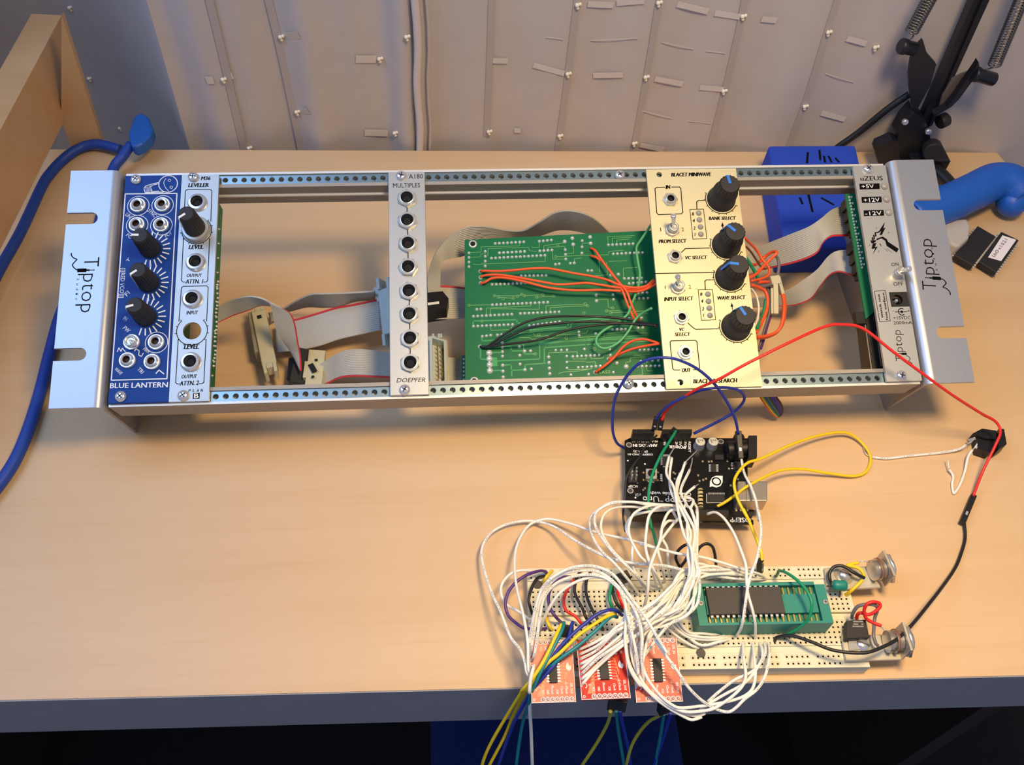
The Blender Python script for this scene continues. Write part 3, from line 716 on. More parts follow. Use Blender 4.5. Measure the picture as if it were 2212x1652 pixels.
for b_, t, a, b, c in (('LIN', 'M', (935, 688), (985, 728), 42), ('SYNC', 'M', (1200, 640), (1285, 715), 40), ('PCV', 'M', (1425, 955), (1500, 905), 36), ('FC', 'M', (945, 930), (1000, 970), 36),
                       ('T', 'M', (975, 1248), (1010, 1210), 34), ('FI', 'N', (800, 185), (835, 150), 40), ('PH', 'N', (755, 415), (790, 432), 40), ('PW', 'N', (755, 505), (810, 548), 40),
                       ('PWM', 'N', (955, 715), (1008, 752), 32), ('WAVE', 'N', (675, 910), (735, 965), 32), ('TRI', 'N', (900, 912), (945, 955), 36)): TX(mb, b_, t, a, b, c, 0.1)
TX(mb, '[[[RED VCO]]]', 'M', (893, 1318), (870, 1670), 44)
mb.line(RP('N', [(705, 732), (720, 694), (742, 730), (754, 697), (784, 732)]), 0.4); mb.line(RP('N', [(876, 724), (892, 706), (922, 722), (916, 766), (944, 780), (962, 746)]), 0.4); mb.line(RP('N', [(1088, 948), (1118, 914), (1166, 952)]), 0.5)
c = K('M', 1450, 315); mb.arc(c, 5.0, 0, 360, 0.5); mb.arc(K('M', 1465, 272), 0.7, 0, 360, 0.28, n=12); mb.arc(K('M', 1487, 355), 0.7, 0, 360, 0.28, n=12)
mb.line(spline(RP('M', [(1422, 252), (1398, 300), (1420, 360), (1455, 397)]), 4), 0.3)
mb.line(RP('M', [(1345, 296), (1255, 318), (1182, 340), (1162, 372), (1178, 420)]), 0.4); mb.line(RP('M', [(1258, 332), (1240, 352), (1258, 405), (1340, 400)]), 0.35); mb.line(RP('M', [(1178, 420), (1300, 415), (1400, 412)]), 0.5)
mb.line(RP('M', [(1258, 332), (1345, 310)]), 0.35)
for i in range(5): mb.line(RP('M', [(1182+i*14, 352-i*3), (1192+i*14, 414-i*2)]), 0.22)
part('lettering', mb, WHT, fp)
for i, q in enumerate(J1):
    if i == 4: toggle(m1, K(*q), ('N', 870, 655), nut=RNUT, rb=3.0, hb=3.4, L=5)
    else: jack(m1, K(*q), RNUT, SLEEVE_RND)
for (t, x, y), (u, v, s_, r) in zip((('M', 1240, 1088), ('M', 1218, 1490), ('N', 985, 385)), ((1, 0, 0, 178), (1, 0, 0, 215), (1, 0, 0, 195))):
    put_knob(m1, K(t, x, y), knob_small, r, WHT)
screw(m1, K('M', 1070, 268)); screw(m1, K('N', 740, 1178))
mb = MB(); mb.box((HP(4.9), -52, -44), (HP(5.2), 50, -4)); part('circuit_board', mb, PCB, m1)
# ------------------------------------------------------------------ attenuator module
m2 = thing('synth_module', 'narrow silver attenuator module with one black knob and one empty knob hole', 'synth module', (HP(8), 0, -25), group='modules screwed into the rack', rack=True)
hc = K('N', 1445, 525)
fp = faceplate(m2, HP(6)+0.1, HP(10)-0.2, ALU, [(hc.x, hc.y, 4.75)])
mb = MB()
mb.line(RP('M', [(1643, 620), (1655, 398), (1675, 382), (1950, 380), (1970, 396), (1958, 760)]), 0.4)
mb.line(RP('M', [(1632, 960), (1608, 1462), (1624, 1482), (1652, 1483)]), 0.4); mb.line(RP('M', [(1943, 970), (1920, 1462), (1905, 1482), (1872, 1482)]), 0.4)
TX(mb, 'M36', 'M', (1842, 270), (1950, 268), 42, 0.15, 0.012); TX(mb, 'LEVELER', 'M', (1690, 353), (1930, 350), 46, 0.15, 0.012); TX(mb, 'LEVEL', 'M', (1694, 1090), (1865, 1087), 48, 0.2, 0.012)
TX(mb, 'OUTPUT', 'M', (1672, 1423), (1850, 1420), 38, 0.2, 0.008); TX(mb, 'ATTN. 1', 'M', (1656, 1501), (1865, 1498), 50, 0.2, 0.008)
cK = K('M', 1790, 868); mb.arc(cK, 7.9, -225, 45, 0.4)
for i in range(11):
    a = math.radians(-225+27*i); mb.line([cK+Vector((math.cos(a), math.sin(a), 0))*7.9, cK+Vector((math.cos(a), math.sin(a), 0))*8.7], 0.35)
    mb.line([hc+Vector((math.cos(a), math.sin(a), 0))*7.9, hc+Vector((math.cos(a), math.sin(a), 0))*8.7], 0.35)
mb.arc(hc, 7.9, -225, 45, 0.4)
mb.line(RP('N', [(1316, 430), (1340, 98), (1358, 84), (1590, 80), (1606, 95), (1590, 430)]), 0.4)
mb.line(RP('N', [(1308, 610), (1283, 1038), (1298, 1052), (1322, 1052)]), 0.4); mb.line(RP('N', [(1585, 610), (1562, 1036), (1548, 1048), (1515, 1050)]), 0.4)
TX(mb, 'INPUT', 'N', (1390, 363), (1505, 360), 34, 0.2, 0.008); TX(mb, 'LEVEL', 'N', (1365, 706), (1510, 702), 48, 0.2, 0.012); TX(mb, 'OUTPUT', 'N', (1342, 998), (1495, 992), 36, 0.2, 0.008); TX(mb, 'ATTN. 2', 'N', (1322, 1069), (1510, 1061), 44, 0.2, 0.008)
for i, c in enumerate('PLAN'): TX(mb, c, 'N', (1410+i*40, 1133-i), (1432+i*40, 1132-i), 28, 0.15, 0.008)
mb.poly(RP('N', [(1454, 1202), (1520, 1198), (1522, 1140), (1456, 1144)]))
part('lettering', mb, PRT, fp)
mb = MB(); TX(mb, 'B', 'N', (1468, 1194), (1510, 1191), 44, 0, 0.01, 0.12); part('emblem', mb, WHT, fp)
for q in (('M', 1800, 540), ('M', 1780, 1250), ('N', 1450, 212), ('N', 1434, 835)): jack(m2, K(*q), LNUT, SLEEVE_L)
mb = MB(); mb.lathe([(7.4, 0), (7.4, 2.2), (6.8, 3.4), (5.6, 3.6)], 32); sk = part('knob_skirt', mesh('knob_skirt', mb, ALU), None, m2, at=cK); smooth_shade(sk, 30)
put_knob(m2, cK+Vector((0, 0, 3)), knob_small, 215, WHT)
screw(m2, K('M', 1752, 238)); screw(m2, K('N', 1360, 1168))
mb = MB(); xb = HP(10)-1.6; mb.box((xb-1.6, -56, -16), (xb, 51, -4)); b = part('circuit_board', mb, PCB, m2)
mb = MB()
for i in range(22):
    mb.lathe([(0.8, 0), (0.5, 0.7), (0.1, 1.1)], 6, X3((xb, 6-i*2.3, -12+1.2*math.sin(i)), (1, 0, 0)), cap0=False)
    if i % 2: mb.lathe([(0.7, 0), (0.4, 0.6), (0.1, 1.0)], 6, X3((xb, 40-i*4.2, -9-1.5*math.sin(i*3)), (1, 0, 0)), cap0=False)
part('solder_joints', mb, SOLD, b, kind='stuff')
# ------------------------------------------------------------------ multiples module
m3 = thing('synth_module', 'narrow silver multiples module with a column of eight hex-nut jacks', 'synth module', (HP(30), 0, -25), group='modules screwed into the rack', rack=True)
fp = faceplate(m3, HP(28)+0.6, HP(32)+0.5, ALU)
mb = MB()
TX(mb, 'A180', 'S', (1960, 159), (2096, 156), 42); TX(mb, 'MULTIPLES', 'S', (1810, 246), (2068, 241), 42); TX(mb, 'DOEPFER', 'L', (1842, 1088), (2118, 1082), 40, 0.25)
JS = [('S', 1942, 352), ('S', 1946, 566), ('S', 1952, 786), ('S', 1955, 1010), ('L', 1962, 222), ('L', 1966, 442), ('L', 1972, 674), ('L', 1975, 906)]
for a, b in zip(JS, JS[1:]):
    if a is JS[3]: continue
    mb.line([K(*a), K(*b)], 0.5)
part('lettering', mb, PRT, fp)
for i, q in enumerate(JS): jack(m3, K(*q, 0), NUT_BIG, SLEEVE_BIG, (0.0, 0.08, -0.1, 0.45, 0.15, 0.1, 0.0, 0.05)[i])
screw(m3, K('S', 1888, 135)); screw(m3, K('L', 1922, 1160))
mb = MB(); mb.box((HP(28)+3, -56, -12), (HP(32)-2, 52, -10.4)); part('circuit_board', mb, PCB, m3)
# ------------------------------------------------------------------ wave module
m4 = thing('synth_module', 'wide cream wavetable module with four black knobs with blue pointers', 'synth module', (HP(62)-1.4, 0, -25), group='modules screwed into the rack', rack=True)
XA, XB = K('O', 105, 180).x, K('O', 1335, 155).x
XA = (XA+K('P', 238, 1583).x)/2; XB = (XB+K('P', 1505, 1545).x)/2
h1, h2 = K('O', 280, 236), K('P', 425, 1502)
fp = faceplate(m4, XA, XB, ALUC, [(h1.x, h1.y, 1.6), (h2.x, h2.y, 1.7)], -64.85, 63.7)
mb = MB()
TX(mb, 'BLACET MINIWAVE', 'O', (447, 263), (995, 255), 50, 0.22, 0.016); TX(mb, 'IN', 'O', (370, 432), (434, 430), 50, 0.24, 0.016)
mb.line(RP('O', [(352, 410), (242, 413), (221, 433), (246, 762), (268, 786), (585, 774), (602, 752), (576, 425), (556, 406), (450, 408)]), 0.5)
TX(mb, 'PROM SELECT', 'O', (275, 1178), (658, 1169), 50, 0.24, 0.014); TX(mb, '1', 'O', (290, 1016), (313, 1015), 50); TX(mb, '2', 'O', (590, 1014), (622, 1012), 50)
TX(mb, 'BANK SELECT', 'O', (962, 859), (1333, 855), 46, 0.24, 0.014); TX(mb, 'VC SELECT', 'O', (642, 1399), (940, 1393), 46, 0.24, 0.014)
mb.line(RP('O', [(700, 714), (888, 709), (932, 1114), (742, 1121)]), 0.35, closed=True)
for c, x, y, x2 in (('8', 730, 798, 757), ('4', 738, 890, 768), ('2', 750, 992, 776), ('1', 762, 1078, 778)): TX(mb, c, 'O', (x, y), (x2, y), 44, 0.2, 0.012)
mb.line(RP('O', [(905, 588), (815, 592), (793, 612), (797, 708)]), 0.5); mb.line(RP('O', [(972, 1243), (640, 1250), (585, 1302)]), 0.5); mb.line(RP('O', [(225, 1593), (1040, 1577)]), 0.5)
mb.line(RP('O', [(1160, 1010), (1150, 940)]), 0.45); mb.poly(RP('O', [(1128, 950), (1168, 942), (1145, 885)]))
DK = [K('O', 1130, 572), K('O', 1200, 1205), K('P', 1078, 112), K('P', 1160, 770)]
for c in DK:
    mb.arc(c, 8.9, 155, 333, 0.45)
    for i in range(8):
        a = math.radians(155+178/7*i); mb.line([c+Vector((math.cos(a), math.sin(a), 0))*8.9, c+Vector((math.cos(a), math.sin(a), 0))*9.7], 0.4)
TX(mb, 'INPUT SELECT', 'P', (215, 431), (600, 418), 50, 0.24, 0.014); TX(mb, '1', 'P', (216, 272), (232, 272), 48); TX(mb, '2', 'P', (540, 266), (570, 264), 48)
mb.line(RP('P', [(660, 281), (850, 276), (893, 677), (706, 685)]), 0.35, closed=True)
for c, x, y, x2 in (('8', 690, 360, 718), ('4', 700, 452, 730), ('2', 712, 555, 740), ('1', 726, 640, 742)): TX(mb, c, 'P', (x, y), (x2, y), 44, 0.2, 0.012)
TX(mb, 'WAVE SELECT', 'P', (922, 414), (1290, 403), 48, 0.24, 0.014); TX(mb, 'VC', 'P', (418, 828), (482, 826), 46, 0.24, 0.014); TX(mb, 'SELECT', 'P', (355, 893), (560, 889), 46, 0.24, 0.014)
mb.line(RP('P', [(525, 720), (606, 790), (630, 803), (937, 797)]), 0.5); mb.line(RP('P', [(1116, 540), (1110, 500)]), 0.45); mb.poly(RP('P', [(1090, 507), (1128, 500), (1104, 450)]))
mb.line(RP('P', [(420, 1342), (345, 1340), (325, 1324), (290, 974), (306, 955), (625, 948), (645, 966), (682, 1312), (664, 1334), (598, 1336)]), 0.5)
TX(mb, 'OUT', 'P', (450, 1371), (567, 1365), 52, 0.24, 0.016); TX(mb, 'BLACET RESEARCH', 'P', (600, 1517), (1180, 1503), 54, 0.22, 0.016)
mb.line(RP('P', [(862, 150), (770, 150), (750, 168), (757, 275)]), 0.5)
part('lettering', mb, PRT, fp)
for q in (('O', 428, 585), ('O', 490, 1365), ('P', 437, 655), ('P', 487, 1112)): jack(m4, K(*q), NUT_MED, SLEEVE_MED, 0.2 if q[1] in (437, 490) else 0.5)
toggle(m4, K('O', 455, 1000), ('O', 473, 790)); toggle(m4, K('P', 390, 255), ('P', 390, 98))
for t, ps in (('O', ((820, 765), (830, 857), (845, 955), (850, 1055))), ('P', ((790, 340), (797, 433), (808, 525), (818, 620)))):
    for x, y in ps:
        mb = MB(); mb.lathe([(1.6, -1), (1.6, 0.4), (1.2, 1.1), (0.5, 1.5)], 14); part('indicator_light', mesh('indicator_light', mb, LEDM), None, m4, at=K(t, x, y))
for c, a in zip(DK, (100, 136, 172, 118)): put_knob(m4, c, knob_skirt, a, PKNB)
# circuit board behind it, reaching far to the left
ZB = -25.0
bp = [K('J', 425, 688, ZB), K('Z', 1440, 496, ZB), K('Z', 1470, 836, ZB), K('I', 430, 1010, ZB)]
mb = MB(); mb.prism([(p.x, p.y) for p in bp][::-1], ZB-1.6, ZB); pcb = part('circuit_board', mb, PCB, m4)
mb = MB()
def pads(t, x0, y0, x1, y1, n, r=0.95):
    for i in range(n):
        f = i/(n-1) if n > 1 else 0
        p = K(t, x0+(x1-x0)*f, y0+(y1-y0)*f, ZB)
        mb.lathe([(r, 0), (r*0.75, 0.5), (r*0.25, 0.95)], 7, Matrix.Translation(p), cap0=False)
for a in ((695, 720, 948, 706, 8), (1085, 700, 1192, 690, 4), (732, 802, 955, 790, 7), (1090, 785, 1197, 778, 4), (662, 850, 1135, 825, 14), (463, 803, 463, 925, 4), (607, 790, 607, 920, 4), (1315, 775, 1320, 858, 3), (1310, 702, 1310, 702, 1, 1.2), (1378, 672, 1385, 727, 2, 1.2), (1535, 662, 1540, 718, 2, 1.2), (1465, 695, 1462, 805, 3),
          (1697, 732, 1915, 722, 7), (1740, 812, 2000, 800, 8), (1228, 905, 1262, 900, 2), (1360, 895, 1395, 893, 2), (926, 1005, 1146, 1002, 7), (667, 1082, 962, 1070, 9), (1515, 960, 1550, 960, 2), (1838, 1030, 1990, 1025, 5), (1720, 998, 1785, 992, 2, 1.1), (1880, 1075, 2030, 1060, 5)): pads('J', *a)
for a in ((670, 320, 1160, 298, 14), (502, 422, 842, 404, 10), (918, 398, 1260, 383, 10), (502, 510, 848, 495, 10), (998, 505, 1265, 470, 8), (580, 600, 655, 590, 3), (715, 588, 752, 585, 2), (758, 655, 760, 775, 4, 1.0), (642, 745, 648, 903, 4, 1.8), (762, 855, 766, 960, 3, 1.1), (910, 690, 915, 845, 3, 1.0), (955, 730, 958, 895, 2, 1.1), (1008, 728, 1015, 888, 2, 1.0), (1168, 782, 1178, 930, 4, 1.1),
          (1230, 722, 1330, 720, 3, 0.9), (1382, 778, 1615, 765, 7), (1328, 775, 1330, 880, 3, 0.9), (1430, 875, 1625, 862, 6), (565, 25, 568, 130, 3, 1.3), (560, 690, 560, 690, 1, 1.3), (1582, 918, 1582, 918, 1, 1.3), (1700, 800, 1700, 800, 1, 1.3), (1590, 235, 1592, 285, 2, 1.1), (1738, 230, 1742, 272, 2), (1735, 540, 1850, 536, 4), (1880, 440, 1990, 436, 4), (1960, 525, 2002, 522, 2), (1960, 215, 2040, 212, 3), (1930, 265, 2048, 262, 4), (1975, 722, 2130, 714, 5), (1985, 820, 2140, 812, 4), (1955, 866, 2150, 860, 6), (1855, 865, 1855, 865, 1, 1.5), (1772, 835, 1772, 835, 1, 1.1), (1710, 715, 1715, 765, 2), (1365, 940, 1365, 940, 1), (1522, 935, 1522, 935, 1), (1740, 918, 1740, 918, 1), (532, 360, 568, 358, 2), (1485, 712, 1585, 575, 2), (1435, 560, 1438, 590, 2)): pads('I', *a)
part('solder_joints', mb, SOLD, pcb, kind='stuff')
mb = MB()
for t, pl in (('I', [((500, 510), (500, 465), (885, 452), (890, 480), (930, 488)), ((565, 700), (565, 800), (640, 805)), ((640, 745), (760, 740)), ((640, 905), (760, 900)), ((690, 800), (705, 818), (1090, 800)), ((1088, 680), (1090, 800)), ((1080, 670), (1500, 625), (2040, 590)), ((1095, 655), (2050, 610)), ((1130, 840), (1130, 700), (1500, 672), (2050, 640)), ((960, 890), (960, 850), (1140, 838)), ((575, 600), (578, 640), (700, 632)), ((760, 690), (835, 688), (838, 730), (950, 728)), ((945, 670), (950, 755), (1050, 755)), ((760, 855), (838, 850), (842, 950)), ((838, 900), (960, 895)),
                     ((1000, 560), (1360, 530), (1370, 480), (1700, 450)), ((1000, 545), (1335, 515), (1345, 470), (1690, 430))]),):
    for q in pl: mb.line(RP(t, q, ZB), 0.75, 0.05)
for q in ((690, 790, 718, 860),): mb.poly(RP('I', [(660, 785), (712, 785), (716, 862), (672, 865)], ZB), 0.055)
part('copper_traces', mb, TRACE, pcb)
mb = MB()
for q in ([(465, 325), (680, 320)], [(685, 240), (905, 242), (930, 228)], [(725, 255), (855, 262)], [(952, 240), (1115, 232)], [(1062, 254), (1212, 243)], [(618, 415), (615, 350), (1010, 330), (1010, 300)], [(655, 410), (652, 355), (1085, 360), (1085, 300)], [(1145, 390), (1143, 330), (1490, 313)], [(1183, 385), (1183, 345), (1512, 328)], [(1600, 275), (1690, 270), (1698, 345), (1735, 350)], [(1680, 375), (1790, 372), (1830, 385), (2050, 372)], [(1720, 390), (1850, 388), (1960, 400), (2050, 395)],
          [(655, 520), (660, 548), (830, 540), (850, 500)], [(840, 570), (1030, 568), (1050, 600), (1500, 575), (1515, 545)], [(905, 610), (1000, 610), (1015, 625), (1320, 612)], [(1168, 780), (1168, 745), (1420, 735), (1420, 770)], [(1385, 800), (1500, 800), (1500, 765)], [(1505, 830), (1580, 825), (1580, 860)], [(1330, 820), (1500, 820)], [(1340, 895), (1510, 890)], [(1255, 928), (1300, 915), (1450, 905), (1550, 885)], [(1540, 770), (1545, 798), (1650, 790), (1660, 765), (1710, 763)], [(1915, 770), (2060, 760)], [(1850, 860), (1850, 830), (1890, 825), (1890, 790), (2025, 780)], [(2035, 870), (2040, 905), (2090, 905)], [(1430, 608), (1660, 600), (1660, 575), (1960, 548), (1965, 570), (2040, 568)], [(1990, 860), (2000, 940), (1900, 945)]): mb.line(RP('I', q, ZB), 0.25, 0.05)
for q in ([(463, 803), (570, 795), (570, 750), (910, 742), (912, 710)], [(463, 845), (565, 838), (570, 812), (610, 810)], [(630, 830), (632, 765), (990, 755), (1000, 785), (1060, 790)], [(500, 905), (1138, 880), (1138, 830)], [(1085, 700), (1085, 755), (1020, 755)], [(1125, 785), (1125, 740), (1300, 715)], [(1200, 780), (1205, 860), (1315, 858)], [(1160, 780), (1160, 755), (1310, 745), (1315, 770)], [(1385, 730), (1390, 805), (1320, 810)], [(1230, 838), (1480, 825), (1700, 820)], [(1395, 890), (1395, 855), (1460, 848)], [(1465, 760), (1465, 720), (1535, 715)], [(1695, 725), (1690, 660), (1930, 650)], [(1733, 725), (1730, 675), (1900, 665)], [(1770, 725), (1770, 690), (1880, 682)], [(1700, 880), (1860, 872)], [(1575, 1005), (1690, 998), (1680, 885)], [(1830, 1025), (1828, 940), (1960, 930)], [(1612, 860), (1620, 975)], [(1700, 810), (1700, 790), (1830, 780)]): mb.line(RP('J', q, ZB), 0.25, 0.05)
for t, x, y in (('I', 688, 240), ('I', 725, 254), ('I', 765, 266), ('I', 855, 262), ('I', 893, 246), ('I', 930, 228), ('I', 952, 240), ('I', 1118, 232), ('I', 1063, 254), ('I', 1212, 243), ('I', 463, 325), ('I', 1492, 313), ('I', 1512, 328), ('I', 1480, 393), ('I', 1735, 348), ('I', 1680, 374), ('I', 1718, 390), ('I', 1080, 585), ('I', 1325, 615), ('J', 1230, 838), ('J', 1248, 730), ('I', 1545, 697), ('I', 1575, 712), ('I', 1050, 755), ('I', 578, 466)): mb.arc(K(t, x, y, ZB), 0.75, 0, 360, 0.3, 0.08, 10)
mb.text('S2A1', K('I', 1715, 925, ZB), K('I', 1620, 930, ZB), -1.6, 0.06)
part('thin_traces', mb, TRACE2, pcb)
for t, x, y in (('J', 497, 725), ('I', 510, 995)):
    mb = MB(); mb.lathe([(2.4, 0.02), (2.4, 0.3), (1.5, 0.3)], 20, cap0=False, cap1=False); mb.mi = 1; mb.disc((0, 0, 0), 1.5, 0.1, 20); part('mounting_hole', mesh('mounting_hole', mb, [SOLD, HOLE]), None, pcb, at=K(t, x, y, ZB))
q = [K('I', x, y, -36) for x, y in ((392, 770), (470, 770), (470, 1010), (392, 1010))]
mb = MB(); mb.prism([(p.x, p.y) for p in q][::-1], -37.5, -36); sb = part('circuit_board', mb, mat('teal_board', (12, 110, 92), 0.4), m4)
mb = MB()
for i in range(6): mb.lathe([(0.7, 0), (0.2, 0.8)], 6, Matrix.Translation(K('I', 418, 800+i*36, -36)), cap0=False)
part('solder_joints', mb, SOLD, sb, kind='stuff')
# ------------------------------------------------------------------ power module
m5 = thing('synth_module', 'narrow silver power module with on-off switch, rightmost in the rack', 'synth module', (HP(82), 0, -25), group='modules screwed into the rack', rack=True)
jc = [K('U', *p) for p in ((552, 172), (787, 165), (812, 341), (580, 346))]
jx0, jx1, jy0, jy1 = (jc[0].x+jc[3].x)/2, HP(84)-0.3, (jc[2].y+jc[3].y)/2, (jc[0].y+jc[1].y)/2
mb = MB(); X0, X1 = HP(80)+1.1, HP(84)+0.15
mb.box((X0, jy1, -1.9), (X1, 64.25, 0)); mb.box((X0, -64.25, -1.9), (X1, jy0, 0)); mb.box((X0, jy0, -1.9), (jx0, jy1, 0))
fp = part('faceplate', mb, ALU, m5)
mb = MB(); plate(mb, jx0, X1, jy0, jy1, -3, -0.5, [((jx0+jx1)/2-0.4, (jy0+jy1)/2, 2.9)], 20); mb.box((jx0, jy0, -13), (X1, jy1, -10))
dj = part('power_socket', mb, BLK, m5)
mb = MB(); mb.lathe([(1.0, -10), (1.0, -2), (0.6, -1.3)], 12, Matrix.Translation(((jx0+jx1)/2-0.4, (jy0+jy1)/2, 0))); part('contact_pin', mb, CHROME, dj)
mb = MB()
TX(mb, 'uZEUS', 'T', (232, 296), (515, 291), 54, bo=0.006)
for q in (((213, 336), (470, 330), (475, 402), (220, 409)), ((240, 505), (495, 498), (502, 572), (247, 580)), ((268, 675), (522, 668), (530, 742), (273, 750))): mb.poly(RP('T', q))
TX(mb, 'ON', 'T', (625, 1386), (720, 1381), 42); TX(mb, 'OFF', 'T', (652, 1637), (776, 1631), 46)
mb.line(RP('U', [(378, 158), (508, 150), (568, 512), (442, 521)]), 0.3, closed=True)
TX(mb, 'watch out', 'U', (484, 476), (440, 192), 26, bo=0.02); TX(mb, 'hot surface', 'U', (542, 497), (495, 176), 26, bo=0.02)
mb.line(RP('U', [(622, 404), (690, 404)]), 0.4); mb.line(RP('U', [(705, 404), (768, 402)]), 0.4); c = K('U', 704, 404); mb.disc(c, 0.75); mb.arc(c, 1.9, 55, 305, 0.45)
mb.text('-', K('U', 592, 408), K('U', 606, 408), 1.5); mb.text('+', K('U', 776, 412), K('U', 803, 412), 1.9)
TX(mb, '+15VDC', 'U', (608, 496), (812, 492), 38); TX(mb, '2000mA', 'U', (610, 554), (830, 550), 38)
cab = spline(RP('U', [(758, 922), (795, 945), (802, 970), (785, 992), (820, 1012), (840, 1048)]), 4)
tip(mb, 'U', (K('U', 735, 990), K('U', 690, 620)), cab, 4.6, 0, 0.06)
for q in ([(540, 820), (460, 945), (490, 940), (472, 988), (500, 990), (548, 893), (520, 902)], [(560, 1125), (580, 1075), (716, 1165), (690, 1212)], [(420, 1060), (440, 1032), (512, 1008), (562, 1040), (582, 1078), (560, 1122), (545, 1065), (500, 1032), (445, 1050)],
          [(408, 955), (482, 940), (470, 956), (426, 966), (432, 1002), (414, 1012)], [(388, 985), (406, 985), (414, 1040), (396, 1046)], [(370, 1022), (386, 1012), (398, 1062), (382, 1072)], [(356, 1062), (370, 1050), (386, 1090), (372, 1094)], [(355, 1080), (392, 1100), (430, 1062), (412, 1052)],
          [(432, 1088), (385, 1100), (368, 1166), (416, 1158), (382, 1242), (448, 1138), (412, 1142)], [(470, 1100), (482, 1098), (500, 1138), (490, 1132)], [(322, 1135), (350, 1108), (352, 1116)], [(570, 968), (598, 945), (592, 960)], [(430, 890), (436, 890), (434, 925)], [(456, 1185), (464, 1185), (460, 1225)]): mb.poly(RP('T', q))
mb.line(RP('T', [(530, 1160), (580, 1200)]), 0.15); mb.line(RP('T', [(560, 1160), (630, 1210)]), 0.15)
part('lettering', mb, PRT, fp)
mb = MB()
TX(mb, '+5V', 'T', (245, 394), (402, 390), 46, h=0.12); TX(mb, '+12V', 'T', (272, 569), (476, 563), 48, h=0.12); TX(mb, '-12V', 'T', (290, 740), (502, 733), 48, h=0.12)
part('white_lettering', mb, WHT, fp)
for x, y in ((530, 370), (557, 533), (585, 703)):
    mb = MB(); mb.lathe([(2.1, -1), (2.1, 0.6), (1.7, 1.3), (0.7, 1.7)], 18); part('indicator_light', mesh('indicator_light', mb, LEDM), None, m5, at=K('T', x, y))
toggle(m5, K('T', 690, 1495), ('T', 862, 1415), nut=None, rb=2.6, hb=6.0, L=8)
screw(m5, K('T', 318, 150)); screw(m5, K('U', 695, 1165))
zb_ = -11.0
q = [K('T', 36, 464, zb_), K('T', 250, 455, zb_), K('U', 400, 380, zb_), K('U', 335, 440, zb_), K('U', 276, 490, zb_)]
mb = MB(); mb.prism([(p.x, p.y) for p in q][::-1], zb_-1.6, zb_); b = part('circuit_board', mb, mat('bright_green_board', (10, 112, 72), 0.4, noise=0.06, nscale=200), m5)
mb = MB()
for i in range(24):
    for dx, st in ((86, 1), (118, 2)):
        if i % st == 0: mb.lathe([(0.75, 0), (0.4, 0.6), (0.1, 1.0)], 6, Matrix.Translation(K('T', dx+i*7.2, 505+i*39, zb_)), cap0=False)
part('solder_joints', mb, SOLD, b, kind='stuff')
q = [K('U', 278, 490, zb_-1), K('U', 400, 420, zb_-1), K('U', 520, 1100, zb_-1), K('U', 350, 1100, zb_-1)]
mb = MB(); mb.prism([(p.x, p.y) for p in q][::-1], zb_-14, zb_-1); hs = part('heat_sink', mb, BLK, m5)
mb = MB(); mb.line(RP('U', [(270, 560), (345, 1090)], zb_-0.9), 0.5); part('metal_edge', mb, NICK, hs)
mb = MB(); mb.line(RP('U', [(400, 640), (460, 1045)], zb_-0.9), 0.4); part('metal_edge', mb, NICK, hs)
for t_, x0_, y0_, x1_, y1_ in (('Q', 1225, 540, 1330, 960), ('Q', 1290, 1040, 1400, 1470)):
    A_, B_ = K(t_, x0_, y0_, -20), K(t_, x1_, y1_, -20); dd = (B_-A_)
    mb = MB()
    for i in range(7):
        c_ = A_+dd*((i+0.5)/7); mb.box((c_.x-1.6-(i % 2)*0.9, c_.y-dd.length/14.2, -21), (c_.x+9, c_.y+dd.length/14.2, -12.7))
    part('header', mb, BLK, m5)
mb = MB(); c_ = K('U', 215, 490, -14); mb.box((c_.x-3, c_.y-3, -17), (c_.x+8, c_.y+4, -12.8)); part('regulator', mb, BLK, m5)
# two loose screws left in the rails
for t, x, y in (('J', 1797, 118), ('I', 1875, 1018)):
    o = part('screw', SCREW, None, rack, at=K(t, x, y, -2.4))
